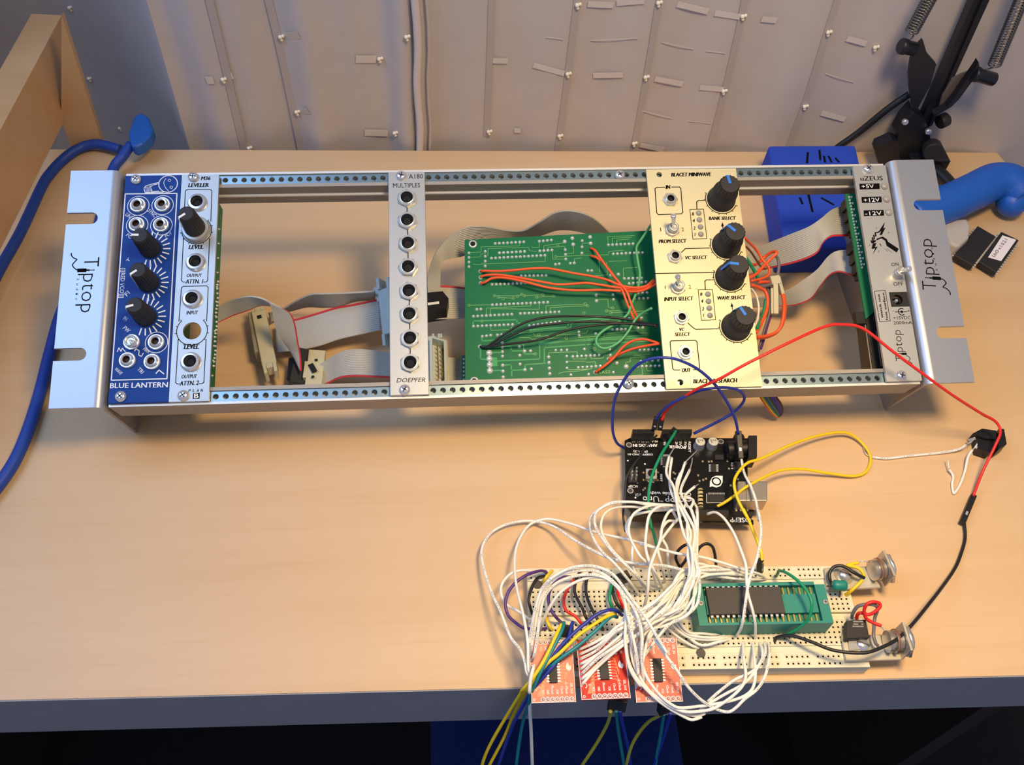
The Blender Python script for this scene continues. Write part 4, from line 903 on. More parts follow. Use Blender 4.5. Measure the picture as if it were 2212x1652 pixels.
# ================================================================== RIBBON CABLES
def ribbon(name, label, A, B, n=16, cols=None, red_at_B=True, sub=7, th=0.6, group='grey ribbon cables inside the rack', extra=True):
    """flat multi-conductor cable between two 3-D edge curves A and B"""
    A, B = spline(A, sub), spline(B, sub)
    if len(A) != len(B):
        def rs(P, m):
            out = []
            for i in range(m):
                f = i*(len(P)-1)/(m-1); k = min(int(f), len(P)-2); out.append(P[k].lerp(P[k+1], f-k))
            return out
        m = max(len(A), len(B)); A, B = rs(A, m), rs(B, m)
    root = None; 
    def build(k0, k1):
        mb = MB(); M = len(A); per = 4; W_ = (k1-k0)*per+1
        ring = []
        for i in range(M):
            t = (A[min(i+1, M-1)]-A[max(i-1, 0)]+B[min(i+1, M-1)]-B[max(i-1, 0)]).normalized()
            c = B[i]-A[i]; nn = c.cross(t)
            nn = nn.normalized() if nn.length > 1e-6 else Vector((0, 0, 1))
            row = []
            for sgn in (1, -1):
                rng = range(W_) if sgn > 0 else range(W_-1, -1, -1)
                for q in rng:
                    f = (k0+q/per)/n; ph = (q % per)
                    h = th*(0.12, 0.85, 1.0, 0.85)[ph]
                    row.append(A[i]+c*f+nn*(h*sgn))
            ring.append(row)
        P = len(ring[0]); mb.v = [p for r in ring for p in r]
        for i in range(M-1):
            for q in range(P):
                mb.f.append((i*P+q, i*P+(q+1) % P, (i+1)*P+(q+1) % P, (i+1)*P+q))
                col = 0
                if cols:
                    qq = q if q < W_ else P-1-q
                    col = min(max(qq, 0)//per, n-1) % len(cols)
                mb.m.append(col); mb.sm.append(True)
        for base, rev in ((0, True), ((M-1)*P, False)):
            for q in range(W_-1):
                f = (base+q, base+q+1, base+P-2-q, base+P-1-q); mb.f.append(f if not rev else f[::-1]); mb.m.append(0); mb.sm.append(False)
        return mb
    if cols: return single(name, build(0, n), cols, label, 'ribbon cable', group)
    c0 = (A[0]+B[0])/2
    t = thing(name, label, 'ribbon cable', c0, group)
    part('grey_conductors', build(0, n-1 if red_at_B else n), RIB, t)
    if red_at_B: part('red_conductor', build(n-1, n), RIBR, t)
    return t
def pl(t, pts): return [W(t, x, y, z) for x, y, z in pts]
ribbon('ribbon_cable', 'grey ribbon cable arching over the cream socket beside the silver attenuator module',
       pl('L', [(110, 385, 46), (250, 305, 50), (400, 265, 54), (520, 272, 55), (610, 312, 52), (650, 390, 47), (672, 510, 40), (720, 640, 32), (800, 745, 24), (870, 850, 17)]),
       pl('L', [(110, 530, 36), (260, 458, 38), (420, 402, 42), (560, 350, 46), (720, 372, 47), (830, 430, 44), (878, 540, 38), (902, 690, 30), (925, 830, 22), (930, 985, 16)]))
ribbon('ribbon_cable', 'wide grey ribbon cable lying flat between the arch and the upright pale socket',
       pl('L', [(690, 800, 9), (900, 782, 10), (1100, 742, 12), (1300, 676, 14), (1500, 632, 15), (1700, 590, 16)]),
       pl('L', [(690, 510, 10), (870, 482, 12), (1050, 432, 15), (1250, 372, 18), (1450, 334, 21), (1690, 283, 25)]))
ribbon('ribbon_cable', 'shaded grey ribbon cable humped behind the wide flat one, left of the jacks',
       pl('L', [(640, 520, 4), (760, 430, 6), (870, 395, 8), (1000, 366, 12), (1150, 372, 16), (1300, 360, 18), (1460, 310, 18), (1640, 300, 18)]),
       pl('L', [(620, 420, 8), (770, 375, 14), (880, 308, 22), (1020, 246, 30), (1160, 236, 33), (1320, 232, 33), (1460, 226, 33), (1640, 214, 33)]), red_at_B=False)
ribbon('ribbon_cable', 'grey ribbon cable running along the front rail from the two-part socket under the jacks',
       pl('L', [(1050, 960, 12), (1180, 868, 16), (1310, 795, 22), (1450, 768, 24), (1600, 778, 22), (1820, 810, 18), (2200, 840, 14), (2400, 850, 12)]),
       pl('L', [(1050, 1160, 6), (1190, 1100, 8), (1310, 1048, 13), (1450, 1034, 16), (1600, 1040, 16), (1820, 1052, 14), (2200, 1080, 10), (2400, 1090, 8)]))
ribbon('ribbon_cable', 'grey ribbon cable looping out from behind the top edge of the green circuit board',
       pl('J', [(210, 1180, 30), (212, 1020, 36), (222, 890, 42), (320, 850, 42), (420, 830, 40), (620, 745, 38), (820, 700, 34), (980, 688, 32), (1110, 645, 36), (1250, 602, 42), (1400, 608, 44), (1560, 655, 40), (1680, 740, 30)]),
       pl('J', [(98, 1180, 30), (100, 1000, 38), (170, 800, 50), (300, 650, 54), (440, 575, 56), (600, 568, 54), (800, 602, 46), (950, 600, 46), (1090, 525, 56), (1230, 442, 64), (1390, 430, 66), (1560, 490, 60), (1730, 640, 42)]), red_at_B=False)
ribbon('ribbon_cable', 'short grey ribbon cable with a black plug, between the jacks and the green board',
       pl('I', [(60, 440, 28), (160, 448, 28), (280, 446, 27), (440, 440, 26)]), pl('I', [(60, 150, 30), (200, 148, 30), (300, 152, 28), (440, 168, 27)]))
ribbon('ribbon_cable', 'short grey ribbon cable behind the gold-pinned box header at the green board corner',
       pl('I', [(250, 800, 8), (300, 785, 9), (350, 790, 9), (440, 800, 8)]), pl('I', [(250, 1060, 5), (300, 1050, 6), (350, 1052, 6), (440, 1060, 5)]))
ribbon('ribbon_cable', 'upper grey ribbon cable plugged into the power module, draped over the blue box',
       pl('Q', [(10, 1240, 34), (150, 1100, 40), (320, 1020, 46), (600, 908, 56), (800, 826, 62), (950, 728, 66), (1080, 622, 66), (1215, 572, 62)]),
       pl('Q', [(60, 1420, 26), (250, 1345, 30), (420, 1305, 36), (620, 1262, 42), (800, 1203, 48), (920, 1130, 52), (985, 1015, 58), (1080, 950, 60), (1280, 938, 56)]))
ribbon('ribbon_cable', 'lower grey ribbon cable plugged into the power module, ending behind the orange wires',
       pl('K', [(250, 430, 20), (430, 405, 24), (590, 355, 30), (720, 268, 36), (850, 168, 42), (940, 60, 48), (1020, 8, 52), (1130, -2, 52)]),
       pl('K', [(250, 512, 14), (440, 502, 16), (600, 496, 20), (710, 478, 24), (800, 430, 28), (880, 320, 36), (960, 228, 42), (1050, 200, 46), (1175, 236, 46)]))
RBW = [MATS['wire_'+c] for c in ('black', 'purple', 'blue', 'deep blue', 'black', 'green', 'blue', 'green', 'yellow', 'orange')]
ribbon('rainbow_cable', 'rainbow striped ribbon cable curling out under the front rail',
       pl('K', [(440, 1190, 30), (480, 1290, 26), (530, 1365, 20), (548, 1425, 14), (528, 1470, 8)]),
       pl('K', [(280, 1210, 26), (325, 1300, 22), (390, 1400, 14), (460, 1475, 7), (505, 1492, 4)]), n=10, cols=RBW, group=None)
# sockets and plugs of the ribbon cables
def obox(mb, a, b, wd, ht, up=(0, 0, 1), c=0.0):
    a, b = Vector(a), Vector(b); e = b-a; L_ = e.length
    x = e.normalized(); z = Vector(up); z = z-x*z.dot(x)
    z = z.normalized() if z.length > 1e-4 else x.orthogonal().normalized()
    return mb.box((0, -wd/2, -ht), (L_, wd/2, 0), X3(a, z, x), c)
c1 = thing('ribbon_socket', 'cream ribbon cable socket lying left, under the arched ribbon', 'connector', W('L', 560, 650, 8), 'cream ribbon sockets')
mb = MB(); a, b = W('L', 520, 400, 17), W('L', 625, 905, 17); obox(mb, a, b, 8.2, 9, (0, 0, 1), 0.4)
ee = (b-a).normalized(); nn = Vector((-ee.y, ee.x, 0))
for s_, q in ((-1, a), (1, b)):
    for w_ in (-1, 1): obox(mb, q+nn*w_*2.8, q+nn*w_*2.8+ee*s_*6.4, 1.8, 8, (0, 0, 1))
    obox(mb, q-ee*0.5*s_, q+ee*s_*3, 3.4, 7)
part('housing', mb, IDC, c1)
mb = MB(); obox(mb, W('L', 452, 410, 15), W('L', 515, 790, 15), 4, 10, (0, 0, 1), 0.4); part('strain_relief', mb, mat('connector_grey', (150, 143, 120), 0.55), c1)
mb = MB(); obox(mb, a+ee*4, a+ee*6.5, 2.6, 0.2, (0, 0, 1)); mb.v = [v+Vector((0, 0, 0.3)) for v in mb.v]; part('key_hole', mb, HOLE, c1)
c2 = thing('ribbon_socket', 'pale ribbon cable socket standing upright left of the hex-nut jacks', 'connector', W('L', 1730, 500, 8), 'cream ribbon sockets')
mb = MB(); a, b = W('L', 1715, 190, 34), W('L', 1760, 620, 26); obox(mb, a, b, 8, 12, (-0.5, 0, 0.85), 0.4)
ee = (b-a).normalized(); nn = Vector((-ee.y, ee.x, 0))
for s_, q in ((-1, a), (1, b)):
    for w_ in (-1, 1): obox(mb, q+nn*w_*2.9, q+nn*w_*2.9+ee*s_*7, 1.9, 8, (-0.5, 0, 0.85))
part('housing', mb, mat('connector_pale', (186, 196, 196), 0.5), c2)
mb = MB(); obox(mb, W('L', 1650, 170, 30), W('L', 1690, 300, 28), 5, 8, (-0.5, 0, 0.85), 0.3); part('strain_relief', mb, mat('connector_pale', (186, 196, 196), 0.5), c2)
c3 = thing('ribbon_socket', 'two-part cream ribbon cable socket at the front rail, with dark windows', 'connector', W('L', 1060, 950, 4), 'cream ribbon sockets')
mb = MB(); obox(mb, W('L', 1085, 775, 15), W('L', 1045, 1130, 13), 9.5, 8, (0.1, 0, 1), 0.4); obox(mb, W('L', 985, 885, 15), W('L', 965, 1040, 14), 2.2, 8, (0, 0, 1)); part('housing', mb, IDC, c3)
for p, q in (((1020, 910), (1062, 985)), ((1072, 862), (1078, 880)), ((1040, 1022), (1046, 1040))):
    mb = MB(); obox(mb, W('L', *p, 15.4), W('L', *q, 15.2), 3 if p[0] == 1020 else 1.6, 0.4); part('window', mb, HOLE, c3)
c4 = thing('ribbon_plug', 'black ribbon cable plug at the end of the arched ribbon cable', 'connector', W('L', 880, 950, 2))
mb = MB(); obox(mb, W('L', 960, 760, 14), W('L', 900, 1100, 11), 10, 11, (0.3, 0, 1), 0.4); obox(mb, W('L', 860, 840, 12), W('L', 840, 1050, 10), 7, 9, (-0.4, 0, 1), 0.4); part('housing', mb, BLK, c4)
c5 = thing('ribbon_plug', 'black ribbon plug with white contacts, right of the hex-nut jacks', 'connector', W('I', 190, 300, 24))
mb = MB(); a, b, c, d = W('I', 60, 215, 36), W('I', 230, 200, 36), W('I', 282, 262, 36), W('I', 265, 352, 36); e = W('I', 60, 385, 36)
mb.solid([p-Vector((0, 0, 10)) for p in (a, e, d, c, b)], [a, e, d, c, b]); part('housing', mb, BLK, c5)
mb = MB()
for i in range(9): obox(mb, W('I', 105+i*11, 322-i*1.5, 36.3), W('I', 105+i*11, 302-i*1.5, 36.3), 0.8, 0.3)
part('contacts', mb, WHT, c5)
c6 = thing('box_header', 'pale box header full of gold pins, right of the hex-nut jacks near the front rail', 'connector', W('I', 190, 800, 6))
mb = MB(); a, b = W('I', 145, 600, 16), W('I', 145, 1040, 14); obox(mb, a, b, 9.5, 2, c=0); 
for x in (125, 252): obox(mb, W('I', x, 600+(x > 200)*30, 22), W('I', x+8, 1040, 20), 1.6, 9)
obox(mb, W('I', 120, 602, 22), W('I', 262, 640, 22), 1.4, 9)
for x in (145, 195, 215): obox(mb, W('I', x, 575, 20), W('I', x+4, 612, 20), 1.2, 4)
part('housing', mb, mat('connector_pale', (186, 196, 196), 0.5), c6)
mb = MB(); a, b = W('I', 190, 640, 13), W('I', 205, 1035, 11); obox(mb, a, b, 11, 2); part('base', mb, IDC, c6)
for i in range(9):
    for s_ in (0, 1):
        p = W('I', 178+s_*34+i*1.5, 712+i*37-s_*12, 13)
        mb = MB(); mb.tube([p, p+Vector((0.6, 0.4, 8))], 0.36, 4, sub=1); part('pin', mb, GOLD, c6)
# ================================================================== LOOSE TOOLS AND CHIPS AT THE BACK
bx = [W('X', 90, 255, 24), W('X', 138, 120, 24), W('X', 825, 120, 24), W('Q', 1330, 1075, 24), W('Q', 530, 1075, 24)]
t1 = W('Z', 1660, 314, 24); t2 = W('Z', 1848, 313, 24); t3 = W('Q', 1040, 1075, 24); t4 = W('Q', 560, 920, 24)
dirb = (t1-t4).normalized(); sx_ = (t2-t1)
fl = W('Q', 525, 1075, 24); ax = (W('Q', 300, 70, 24)-fl)
box_ = thing('foam_block', 'bright blue foam block with black pen scribbles, lying behind the right rail', 'foam block', ((t1+t2)/2.0-Vector((0, 40, 24))))
B4 = [fl, fl+sx_, t2, t1]
mb = MB(); mb.solid([Vector((p.x-1.2*(1 if i in (0, 3) else -1), p.y, 0)) for i, p in enumerate(B4)], B4); o = part('block', mb, BBOX, box_); bevel(o, 1.8, 2)
mb = MB()
for q in ([(1745, 330), (1743, 352)], [(1770, 325), (1772, 345)], [(1780, 338), (1782, 350)], [(1790, 338), (1796, 350)], [(1805, 342), (1812, 350)], [(1728, 428), (1733, 440)], [(1746, 420), (1755, 457)], [(1775, 428), (1800, 442)]):
    mb = MB(); mb.line([W('Z', x, y, 24) for x, y in q], 1.5, 0.15); part('pen_mark', mb, PRT, box_)
hd = thing('hand_tool', 'blue plastic handled tool with a pale grey trigger, lying beside the right rack ear', 'tool', W('X', 1850, 600, 2))
mb = MB()
mb.tube([W('X', 1280, 720, 16), W('X', 1480, 640, 17), W('X', 1640, 575, 18), W('X', 1800, 500, 19), W('X', 1960, 425, 20), W('X', 2090, 430, 20), W('X', 2180, 520, 16)], 13, 18, sub=6); 
for v in mb.v: v.z = max(1.5, v.z*1.0)
mb.tube([W('X', 2165, 460, 18), W('X', 2150, 540, 15), W('X', 2110, 590, 12)], 10, 16, sub=5)
bc_ = W('X', 2110, 590, 12); mb.lathe([(0.1, -10)]+[(10*math.cos(a_*math.pi/10), 10*math.sin(a_*math.pi/10)) for a_ in range(-4, 5)]+[(0.1, 10)], 18, Matrix.Translation(bc_))
mb.tube([W('X', 1480, 600, 14), W('X', 1680, 630, 12), W('X', 1740, 655, 11)], 8, 12, sub=5, r1=6)
o = part('handle', mb, BTOOL, hd)
mb = MB(); P = [W('X', x, y, 12) for x, y in ((1560, 745), (1640, 722), (1755, 712), (1785, 780), (1770, 870), (1690, 945), (1610, 915), (1570, 820))]
mb.solid([Vector((p.x, p.y, 1.5)) for p in P[::-1]], P[::-1]); o = part('trigger', mb, mat('grey_plastic', (186, 180, 172), 0.5), hd); bevel(o, 2, 3)
def chip(name, label, cs, z, npin, parent=None):
    t = thing(name, label, 'chip', (cs[0]+cs[2])/2-Vector((0, 0, z)), 'loose chips on the desk')
    mb = MB(); mb.solid([p-Vector((0, 0, 4.2)) for p in cs], cs); o = part('body', mb, BLKR, t); bevel(o, 0.3, 1)
    for a, b, sgn in ((cs[0], cs[3], 1), (cs[1], cs[2], -1)):
        for i in range(npin):
            f = (i+0.7)/(npin+0.4); p = a.lerp(b, f)-Vector((0, 0, 2)); out = (a-cs[1]).normalized()*sgn if sgn > 0 else (cs[1]-cs[0]).normalized()
            mb = MB(); obox(mb, p, p+out*1.4, 1.0, 0.4); obox(mb, p+out*1.2, p+out*1.6-Vector((0, 0, 3.6)), 0.5, 0.3, out); part('leg', mb, SOLD, t)
    return t
C1 = [W('X', x, y, 7) for x, y in ((1840, 775), (1650, 1010), (1800, 1095), (1985, 860))][::1]
C2 = [W('X', x, y, 7) for x, y in ((2030, 822), (1850, 1062), (1990, 1150), (2172, 890))]
def ccw(P): return P if sum(P[i].x*P[(i+1) % 4].y-P[(i+1) % 4].x*P[i].y for i in range(4)) > 0 else P[::-1]
def ic2(lbl, c, n): 
    c = [c[0], c[1], c[2], c[3]]                 # long edges: 0-1 and 3-2
    t = thing('memory_chip', lbl, 'chip', (c[0]+c[2])/2-Vector((0, 0, 7)), 'loose chips on the desk')
    P = [c[0], c[1], c[2], c[3]]
    mb = MB(); mb.solid([p-Vector((0, 0, 4.4)) for p in P], P); o = part('body', mb, BLKR, t); bevel(o, 0.35, 1)
    for a, b, o_ in ((c[0], c[1], c[3]), (c[3], c[2], c[0])):
        out = (a-o_).normalized()
        for i in range(n):
            p = a.lerp(b, (i+0.6)/(n+0.2))-Vector((0, 0, 2.2)); mb = MB()
            obox(mb, p, p+out*1.3, 1.1, 0.4); obox(mb, p+out*1.1, p+out*1.3-Vector((0, 0, 4.2)), 0.6, 0.35, out); part('leg', mb, SOLD, t)
    return t
ic2('plain black memory chip lying beside the grey trigger of the blue tool', C1, 14)
t = ic2('black memory chip with a white paper label, right of the plain chip', C2, 14)
Lb = [W('X', x, y, 7.1) for x, y in ((2038, 852), (1922, 1030), (2028, 1060), (2150, 888))]
mb = MB(); mb.solid([p-Vector((0, 0, 0.1)) for p in Lb], Lb); lb_ = part('label', mb, mat('paper_label', (238, 232, 236), 0.7), t)
mb = MB(); mb.text('UnO v.1.0.2.1', W('X', 1975, 1030, 7.1), W('X', 2080, 890, 7.1), 2.2, 0.12); part('lettering', mb, PRT, lb_)
# blue cables at the left
cab_ = thing('network_cable', 'thick blue cable curving down the left edge of the desk', 'cable', W('Y', 740, 1310, 0))
mb = MB(); mb.tube([WY('Y', 1075, 1335, 232), W('Y', 950, 1300, 6), W('Y', 850, 1285, 6), W('Y', 740, 1310, 5), W('Y', 640, 1362, 5), W('Y', 540, 1445, 4), W('Y', 450, 1545, 4), W('Y', 375, 1660, 4), W('Z', 45, 500, 4), W('Z', -10, 600, 4), W('Z', -60, 720, 4)], 3.4, 14); part('sheath', mb, BCAB, cab_)
pc = thing('network_cable', 'blue cable with a blue moulded plug, passing under the left rack ear', 'cable', W('Y', 1250, 1120, 0))
mb = MB(); mb.tube([W('Y', 1170, 1290, 14), W('Y', 1090, 1400, 12), W('Y', 1010, 1510, 9), W('Z', 225, 440, 5), W('Z', 207, 505, 4), W('Z', 165, 600, 4), W('Z', 130, 682, 4), W('Z', 108, 760, 4), W('Z', 80, 870, 4), W('Z', 42, 975, 4), W('Z', -5, 1050, 4), W('Z', -80, 1140, 4)], 3.4, 14); part('sheath', mb, BCAB, pc)
mb = MB(); P = [W('Y', x, y, 20) for x, y in ((1165, 1290), (1140, 1190), (1195, 1030), (1260, 1000), (1320, 1030), (1365, 1140), (1345, 1210), (1270, 1280), (1200, 1310))]
mb.solid([p-Vector((0, 0, 9)) for p in P], P) if sum(P[i].x*P[(i+1) % 9].y-P[(i+1) % 9].x*P[i].y for i in range(9)) > 0 else mb.solid([p-Vector((0, 0, 9)) for p in P[::-1]], P[::-1])
o = part('plug', mb, mat('blue_plug', (26, 92, 176), 0.5), pc); bevel(o, 2.5, 3)
# ================================================================== MICROCONTROLLER BOARD
ZA = 9.0
mc = thing('microcontroller_board', 'black microcontroller board with white lettering seen upside down, below the cream module', 'circuit board', W('E', 780, 1150, 0))
A4 = [W('E', *p, ZA) for p in ((205, 800), (205, 790), (255, 765), (1300, 770), (1300, 1000), (1305, 1480), (1352, 1500), (1355, 1535), (265, 1500), (260, 1420), (215, 1370))]
mb = MB(); Pq = A4[::-1] if sum(A4[i].x*A4[(i+1) % 11].y-A4[(i+1) % 11].x*A4[i].y for i in range(11)) < 0 else A4
mb.solid([p-Vector((0, 0, 1.6)) for p in Pq], Pq); bd = part('circuit_board', mb, PCBB, mc)
def E_(x, y, z=ZA): return W('E', x, y, z)
def TE(mb, s, a, b, c, bo=0.0, z=ZA): mb.text(s, E_(*a, z), E_(*b, z), (E_(*a, z)-E_(a[0], a[1]+c, z)).length, 0.07, 0, bo)
mb = MB()
TE(mb, 'OSEPP', (1325, 1480), (1140, 1478), 40, 0.006); TE(mb, 'OSEPP', (800, 1282), (560, 1284), 52, 0.0); TE(mb, 'Uno', (505, 1286), (362, 1290), 50, 0.0); TE(mb, 'TM', (548, 1325), (520, 1325), 12)
TE(mb, 'Compatible with', (795, 1258), (430, 1245), 26, 0.01); TE(mb, 'or CH', (350, 1262), (300, 1262), 26)
TE(mb, 'ANALOG IN', (493, 822), (278, 822), 24, 0.015); TE(mb, 'POWER', (745, 838), (600, 832), 26, 0.015); TE(mb, 'A5 A4 A3 A2 A1 A0', (500, 792), (270, 790), 16, 0.01)
TE(mb, 'OSEPP-UNO-01', (455, 908), (232, 906), 16, 0.01); TE(mb, '(Re 1.2)', (408, 882), (282, 880), 16, 0.01); TE(mb, 'ICSP', (316, 1190), (236, 1188), 20, 0.01)
for s_, x, y0, y1 in (('RESET', 772, 800, 895), ('3V3', 735, 795, 850), ('5V', 690, 795, 835), ('GND', 655, 795, 850), ('VIN', 550, 790, 830)): TE(mb, s_, (x, y0), (x, y1), 18, 0.01)
TE(mb, 'RESET', (520, 1090), (522, 1155), 16, 0.01)
c = E_(1022, 1155); mb.poly([E_(1078, 1105), E_(1078, 1160), E_(1060, 1195), E_(1022, 1210), E_(985, 1198), E_(962, 1205), E_(965, 1155), E_(985, 1118), E_(1022, 1104)])
for i in range(12): mb.arc(E_(310+i*52, 1488-i*-1.5), 0.75, 200, 340, 0.3, n=6)
for x, y in ((300, 1300), (1047, 1500), (232, 970), (385, 1000)): mb.disc(E_(x, y), 0.5)
for q in ([(1110, 935), (1205, 940)], [(1170, 1060), (1245, 1068)], [(235, 1165), (320, 1170)], [(410, 1155), (465, 1162)], [(935, 1345), (1100, 1345)], [(935, 1265), (935, 1345)]): mb.line([E_(*p) for p in q], 0.3)
part('lettering', mb, WHT, bd)
mb = MB(); mb.disc(c, 2.6, 0.12, 24); q = MB(); q.disc(c, 1.8, 0.16, 24)
em = part('emblem', mb, PRT, bd); part('emblem_centre', q, WHT, bd)
def ebox(mb, x0, y0, x1, y1, z0, z1, c=0.0):     # box whose top outline is given in crop E
    P = [E_(x, y, z1) for x, y in ((x0, y1), (x1, y1), (x1, y0), (x0, y0))]
    mb.solid([Vector((p.x, p.y, z0)) for p in P], P)
for x0, x1, n in ((275, 470, 6), (540, 805, 7)):
    mb = MB(); P = [E_(x, y, ZA+8.5) for x, y in ((x0, 728), (x1, 728), (x1, 690), (x0, 690))]
    mb.solid([Vector((p.x, p.y, ZA)) for p in P], P); h_ = part('pin_socket', mb, BLK, mc)
    mb = MB()
    for i in range(n): p = P[3].lerp(P[2], (i+0.5)/n)-Vector((0, 1.2, 0)); mb.box((p.x-0.4, p.y-0.4, p.z-0.2), (p.x+0.4, p.y+0.4, p.z+0.05))
    part('contact_hole', mb, HOLE, h_, kind='stuff')
P = [E_(x, y, ZA+8.5) for x, y in ((590, 720), (640, 665), (700, 710), (650, 735))]
mb = MB(); mb.solid([Vector((p.x, p.y, ZA+5)) for p in P], P); part('jumper_plug', mb, BLK, mc)
for x0, x1, n in ((285, 660, 8), (840, 1130, 8)):
    mb = MB(); P = [E_(x, y, ZA+8.5) for x, y in ((x0, 1445), (x1, 1450), (x1, 1412), (x0, 1406))]
    mb.solid([Vector((p.x, p.y, ZA)) for p in P], P); part('pin_socket', mb, BLK, mc)
for x, y in ((862, 845), (978, 845)):
    mb = MB(); mb.lathe([(3.1, 0), (3.1, 0.8), (2.9, 1.0), (2.9, 5.0), (2.6, 5.4)], 24, cap0=False, cap1=False); k_ = part('capacitor', mesh('capacitor', mb, mat('cap_sleeve', (150, 158, 180), 0.3, 0.6)), None, mc, at=E_(x, y, ZA))
    mb = MB(); mb.disc((0, 0, 5.4), 2.6, 0, 24); part('capacitor_top', mesh('capacitor_top', mb, mat('cap_top', (226, 222, 205), 0.35, 0.3)), None, k_, at=E_(x, y, ZA))
    mb = MB(); q = E_(x, y, ZA); [mb.line([q+Vector(a_+(5.42,)), q+Vector(b_+(5.42,))], 0.35, 0.03) for a_, b_ in (((-1.5, 1.1), (-0.8, 1.1)), ((-1.4, 0.4), (-0.8, 0.5)), ((-0.1, 1.0), (0.5, 0.7)), ((1.0, 1.1), (1.7, 0.9)), ((1.1, 0.4), (1.5, 0.3)), ((-1.2, -0.3), (-0.6, -0.4)))]; part('capacitor_print', mb, PRT, k_)
a, b = E_(1110, 860, ZA+5.5), E_(1385, 860, ZA+5.5)
mb = MB(); ebox(mb, 1310, 745, 1385, 935, ZA-0.5, ZA+11); mb.lathe([(4.6, 0), (4.6, (b-a).length-6)], 22, X3(E_(1115, 870, ZA+5), (1, 0, 0))); ebox(mb, 1120, 795, 1320, 935, ZA, ZA+5); ps = part('power_socket', mb, BLK, mc); smooth_shade(ps, 40)
mb = MB(); ebox(mb, 1213, 1150, 1478, 1328, ZA, ZA+10.5); us = part('usb_socket', mb, mat('usb_steel', (190, 182, 168), 0.35, 0.8, noise=0.08, nscale=300), mc); bevel(us, 0.5, 2)
mb = MB(); mb.line([E_(1288, 1150, ZA+10.5), E_(1288, 1328, ZA+10.5)], 0.2); part('seam', mb, BLK, us)
for x0, y0, x1, y1, nx, ny in ((545, 930, 600, 1010, 8, 8), (975, 1000, 1020, 1070, 0, 4), (945, 1270, 1100, 1330, 14, 0), (1010, 915, 1085, 960, 0, 0), (1175, 980, 1245, 1050, 0, 3)):
    mb = MB(); ebox(mb, x0, y0, x1, y1, ZA+0.2, ZA+1.6); cp = part('chip', mb, BLKR, mc)
    mb = MB(); k_ = 0
    for i in range(ny):
        y = y0+(y1-y0)*(i+0.5)/ny
        for xa, xb in ((x0-20, x0), (x1, x1+20)): obox(mb, E_(xa, y, ZA+0.5), E_(xb, y, ZA+0.7), 0.8 if ny < 6 else 0.3, 0.3); k_ = 1
    for i in range(nx):
        x = x0+(x1-x0)*(i+0.5)/nx
        for ya, yb in ((y0-16, y0), (y1, y1+16)): obox(mb, E_(x, ya, ZA+0.5), E_(x, yb, ZA+0.7), 0.3, 0.3); k_ = 1
    if k_: part('chip_legs', mb, SOLD, cp, kind='stuff')
mb = MB(); ebox(mb, 395, 1042, 492, 1130, ZA, ZA+2.5); bt = part('push_button', mb, mat('button_steel', (205, 198, 180), 0.4, 0.4), mc)
mb = MB(); mb.lathe([(2.0, 0), (2.0, 0.9)], 20, Matrix.Translation(E_(443, 1085, ZA+2.5))); part('button_cap', mb, BLK, bt)
for x, y in ((372, 1078), (372, 1143), (500, 1075), (498, 1146)): 
    mb = MB(); mb.lathe([(0.9, 0), (0.4, 0.6)], 8, Matrix.Translation(E_(x, y, ZA))); part('solder_tab', mb, mat('brass', (200, 170, 110), 0.4, 0.6), bt)
mb = MB(); ebox(mb, 240, 1060, 318, 1160, ZA, ZA+2.4); ih = part('pin_header', mb, BLKR, mc)
for i in range(3):
    for j in range(2):
        p = E_(262+j*38, 1078+i*32, ZA+2.4); mb = MB(); mb.box((p.x-0.35, p.y-0.35, p.z), (p.x+0.35, p.y+0.35, p.z+5.5)); part('pin', mb, TIN, ih)
mb = MB(); mb.tube([E_(878, 1225, ZA+1), E_(878, 1310, ZA+1), E_(880, 1390, ZA+1)], 1.5, 12); crs = part('resonator', mb, mat('resonator_cream', (205, 190, 140), 0.4), mc)
for y in (1245, 1280, 1310, 1345, 1375):
    mb = MB(); p = E_(879, y, ZA+1); mb.lathe([(1.58, -0.4), (1.58, 0.4)], 12, X3(p, (0, 1, 0))); part('colour_band', mb, PRT, crs)
mb = MB()
random.seed(3)
for x, y in ((900, 975), (955, 978), (980, 975), (1120, 970), (1135, 1040), (930, 1130), (905, 1140), (860, 1100), (872, 1150), (655, 1085), (650, 1130), (1150, 1190), (1215, 1135), (1225, 1165), (1240, 1410), (1200, 1412), (1300, 1410), (640, 1075), (690, 1085), (385, 1215), (370, 1230), (1195, 985), (1160, 1010)):
    obox(mb, E_(x-8, y, ZA+0.7), E_(x+8, y, ZA+0.7), 1.1, 0.6)
part('small_components', mb, mat('component_tan', (170, 158, 130), 0.4, 0.3), mc, kind='stuff')
for x, y in ((243, 830), (255, 1238), (1062, 800)):
    mb = MB(); mb.disc((0, 0, 0), 1.7, 0.08, 20); mb.mi = 1; mb.disc((0, 0, 0), 1.2, 0.12, 20); part('mounting_hole', mesh('mounting_hole', mb, [TIN, mat('desk_through_hole', (70, 66, 70) if x < 500 else (205, 168, 110), 0.6)]), None, mc, at=E_(x, y))
for x, y in ((300, 1470), (300, 850), (1280, 1480), (1200, 820)):
    mb = MB(); p = E_(x, y, 0); mb.lathe([(3, 0), (3, ZA-1.6)], 12, Matrix.Translation(p)); part('stand_off', mb, BLK, mc)
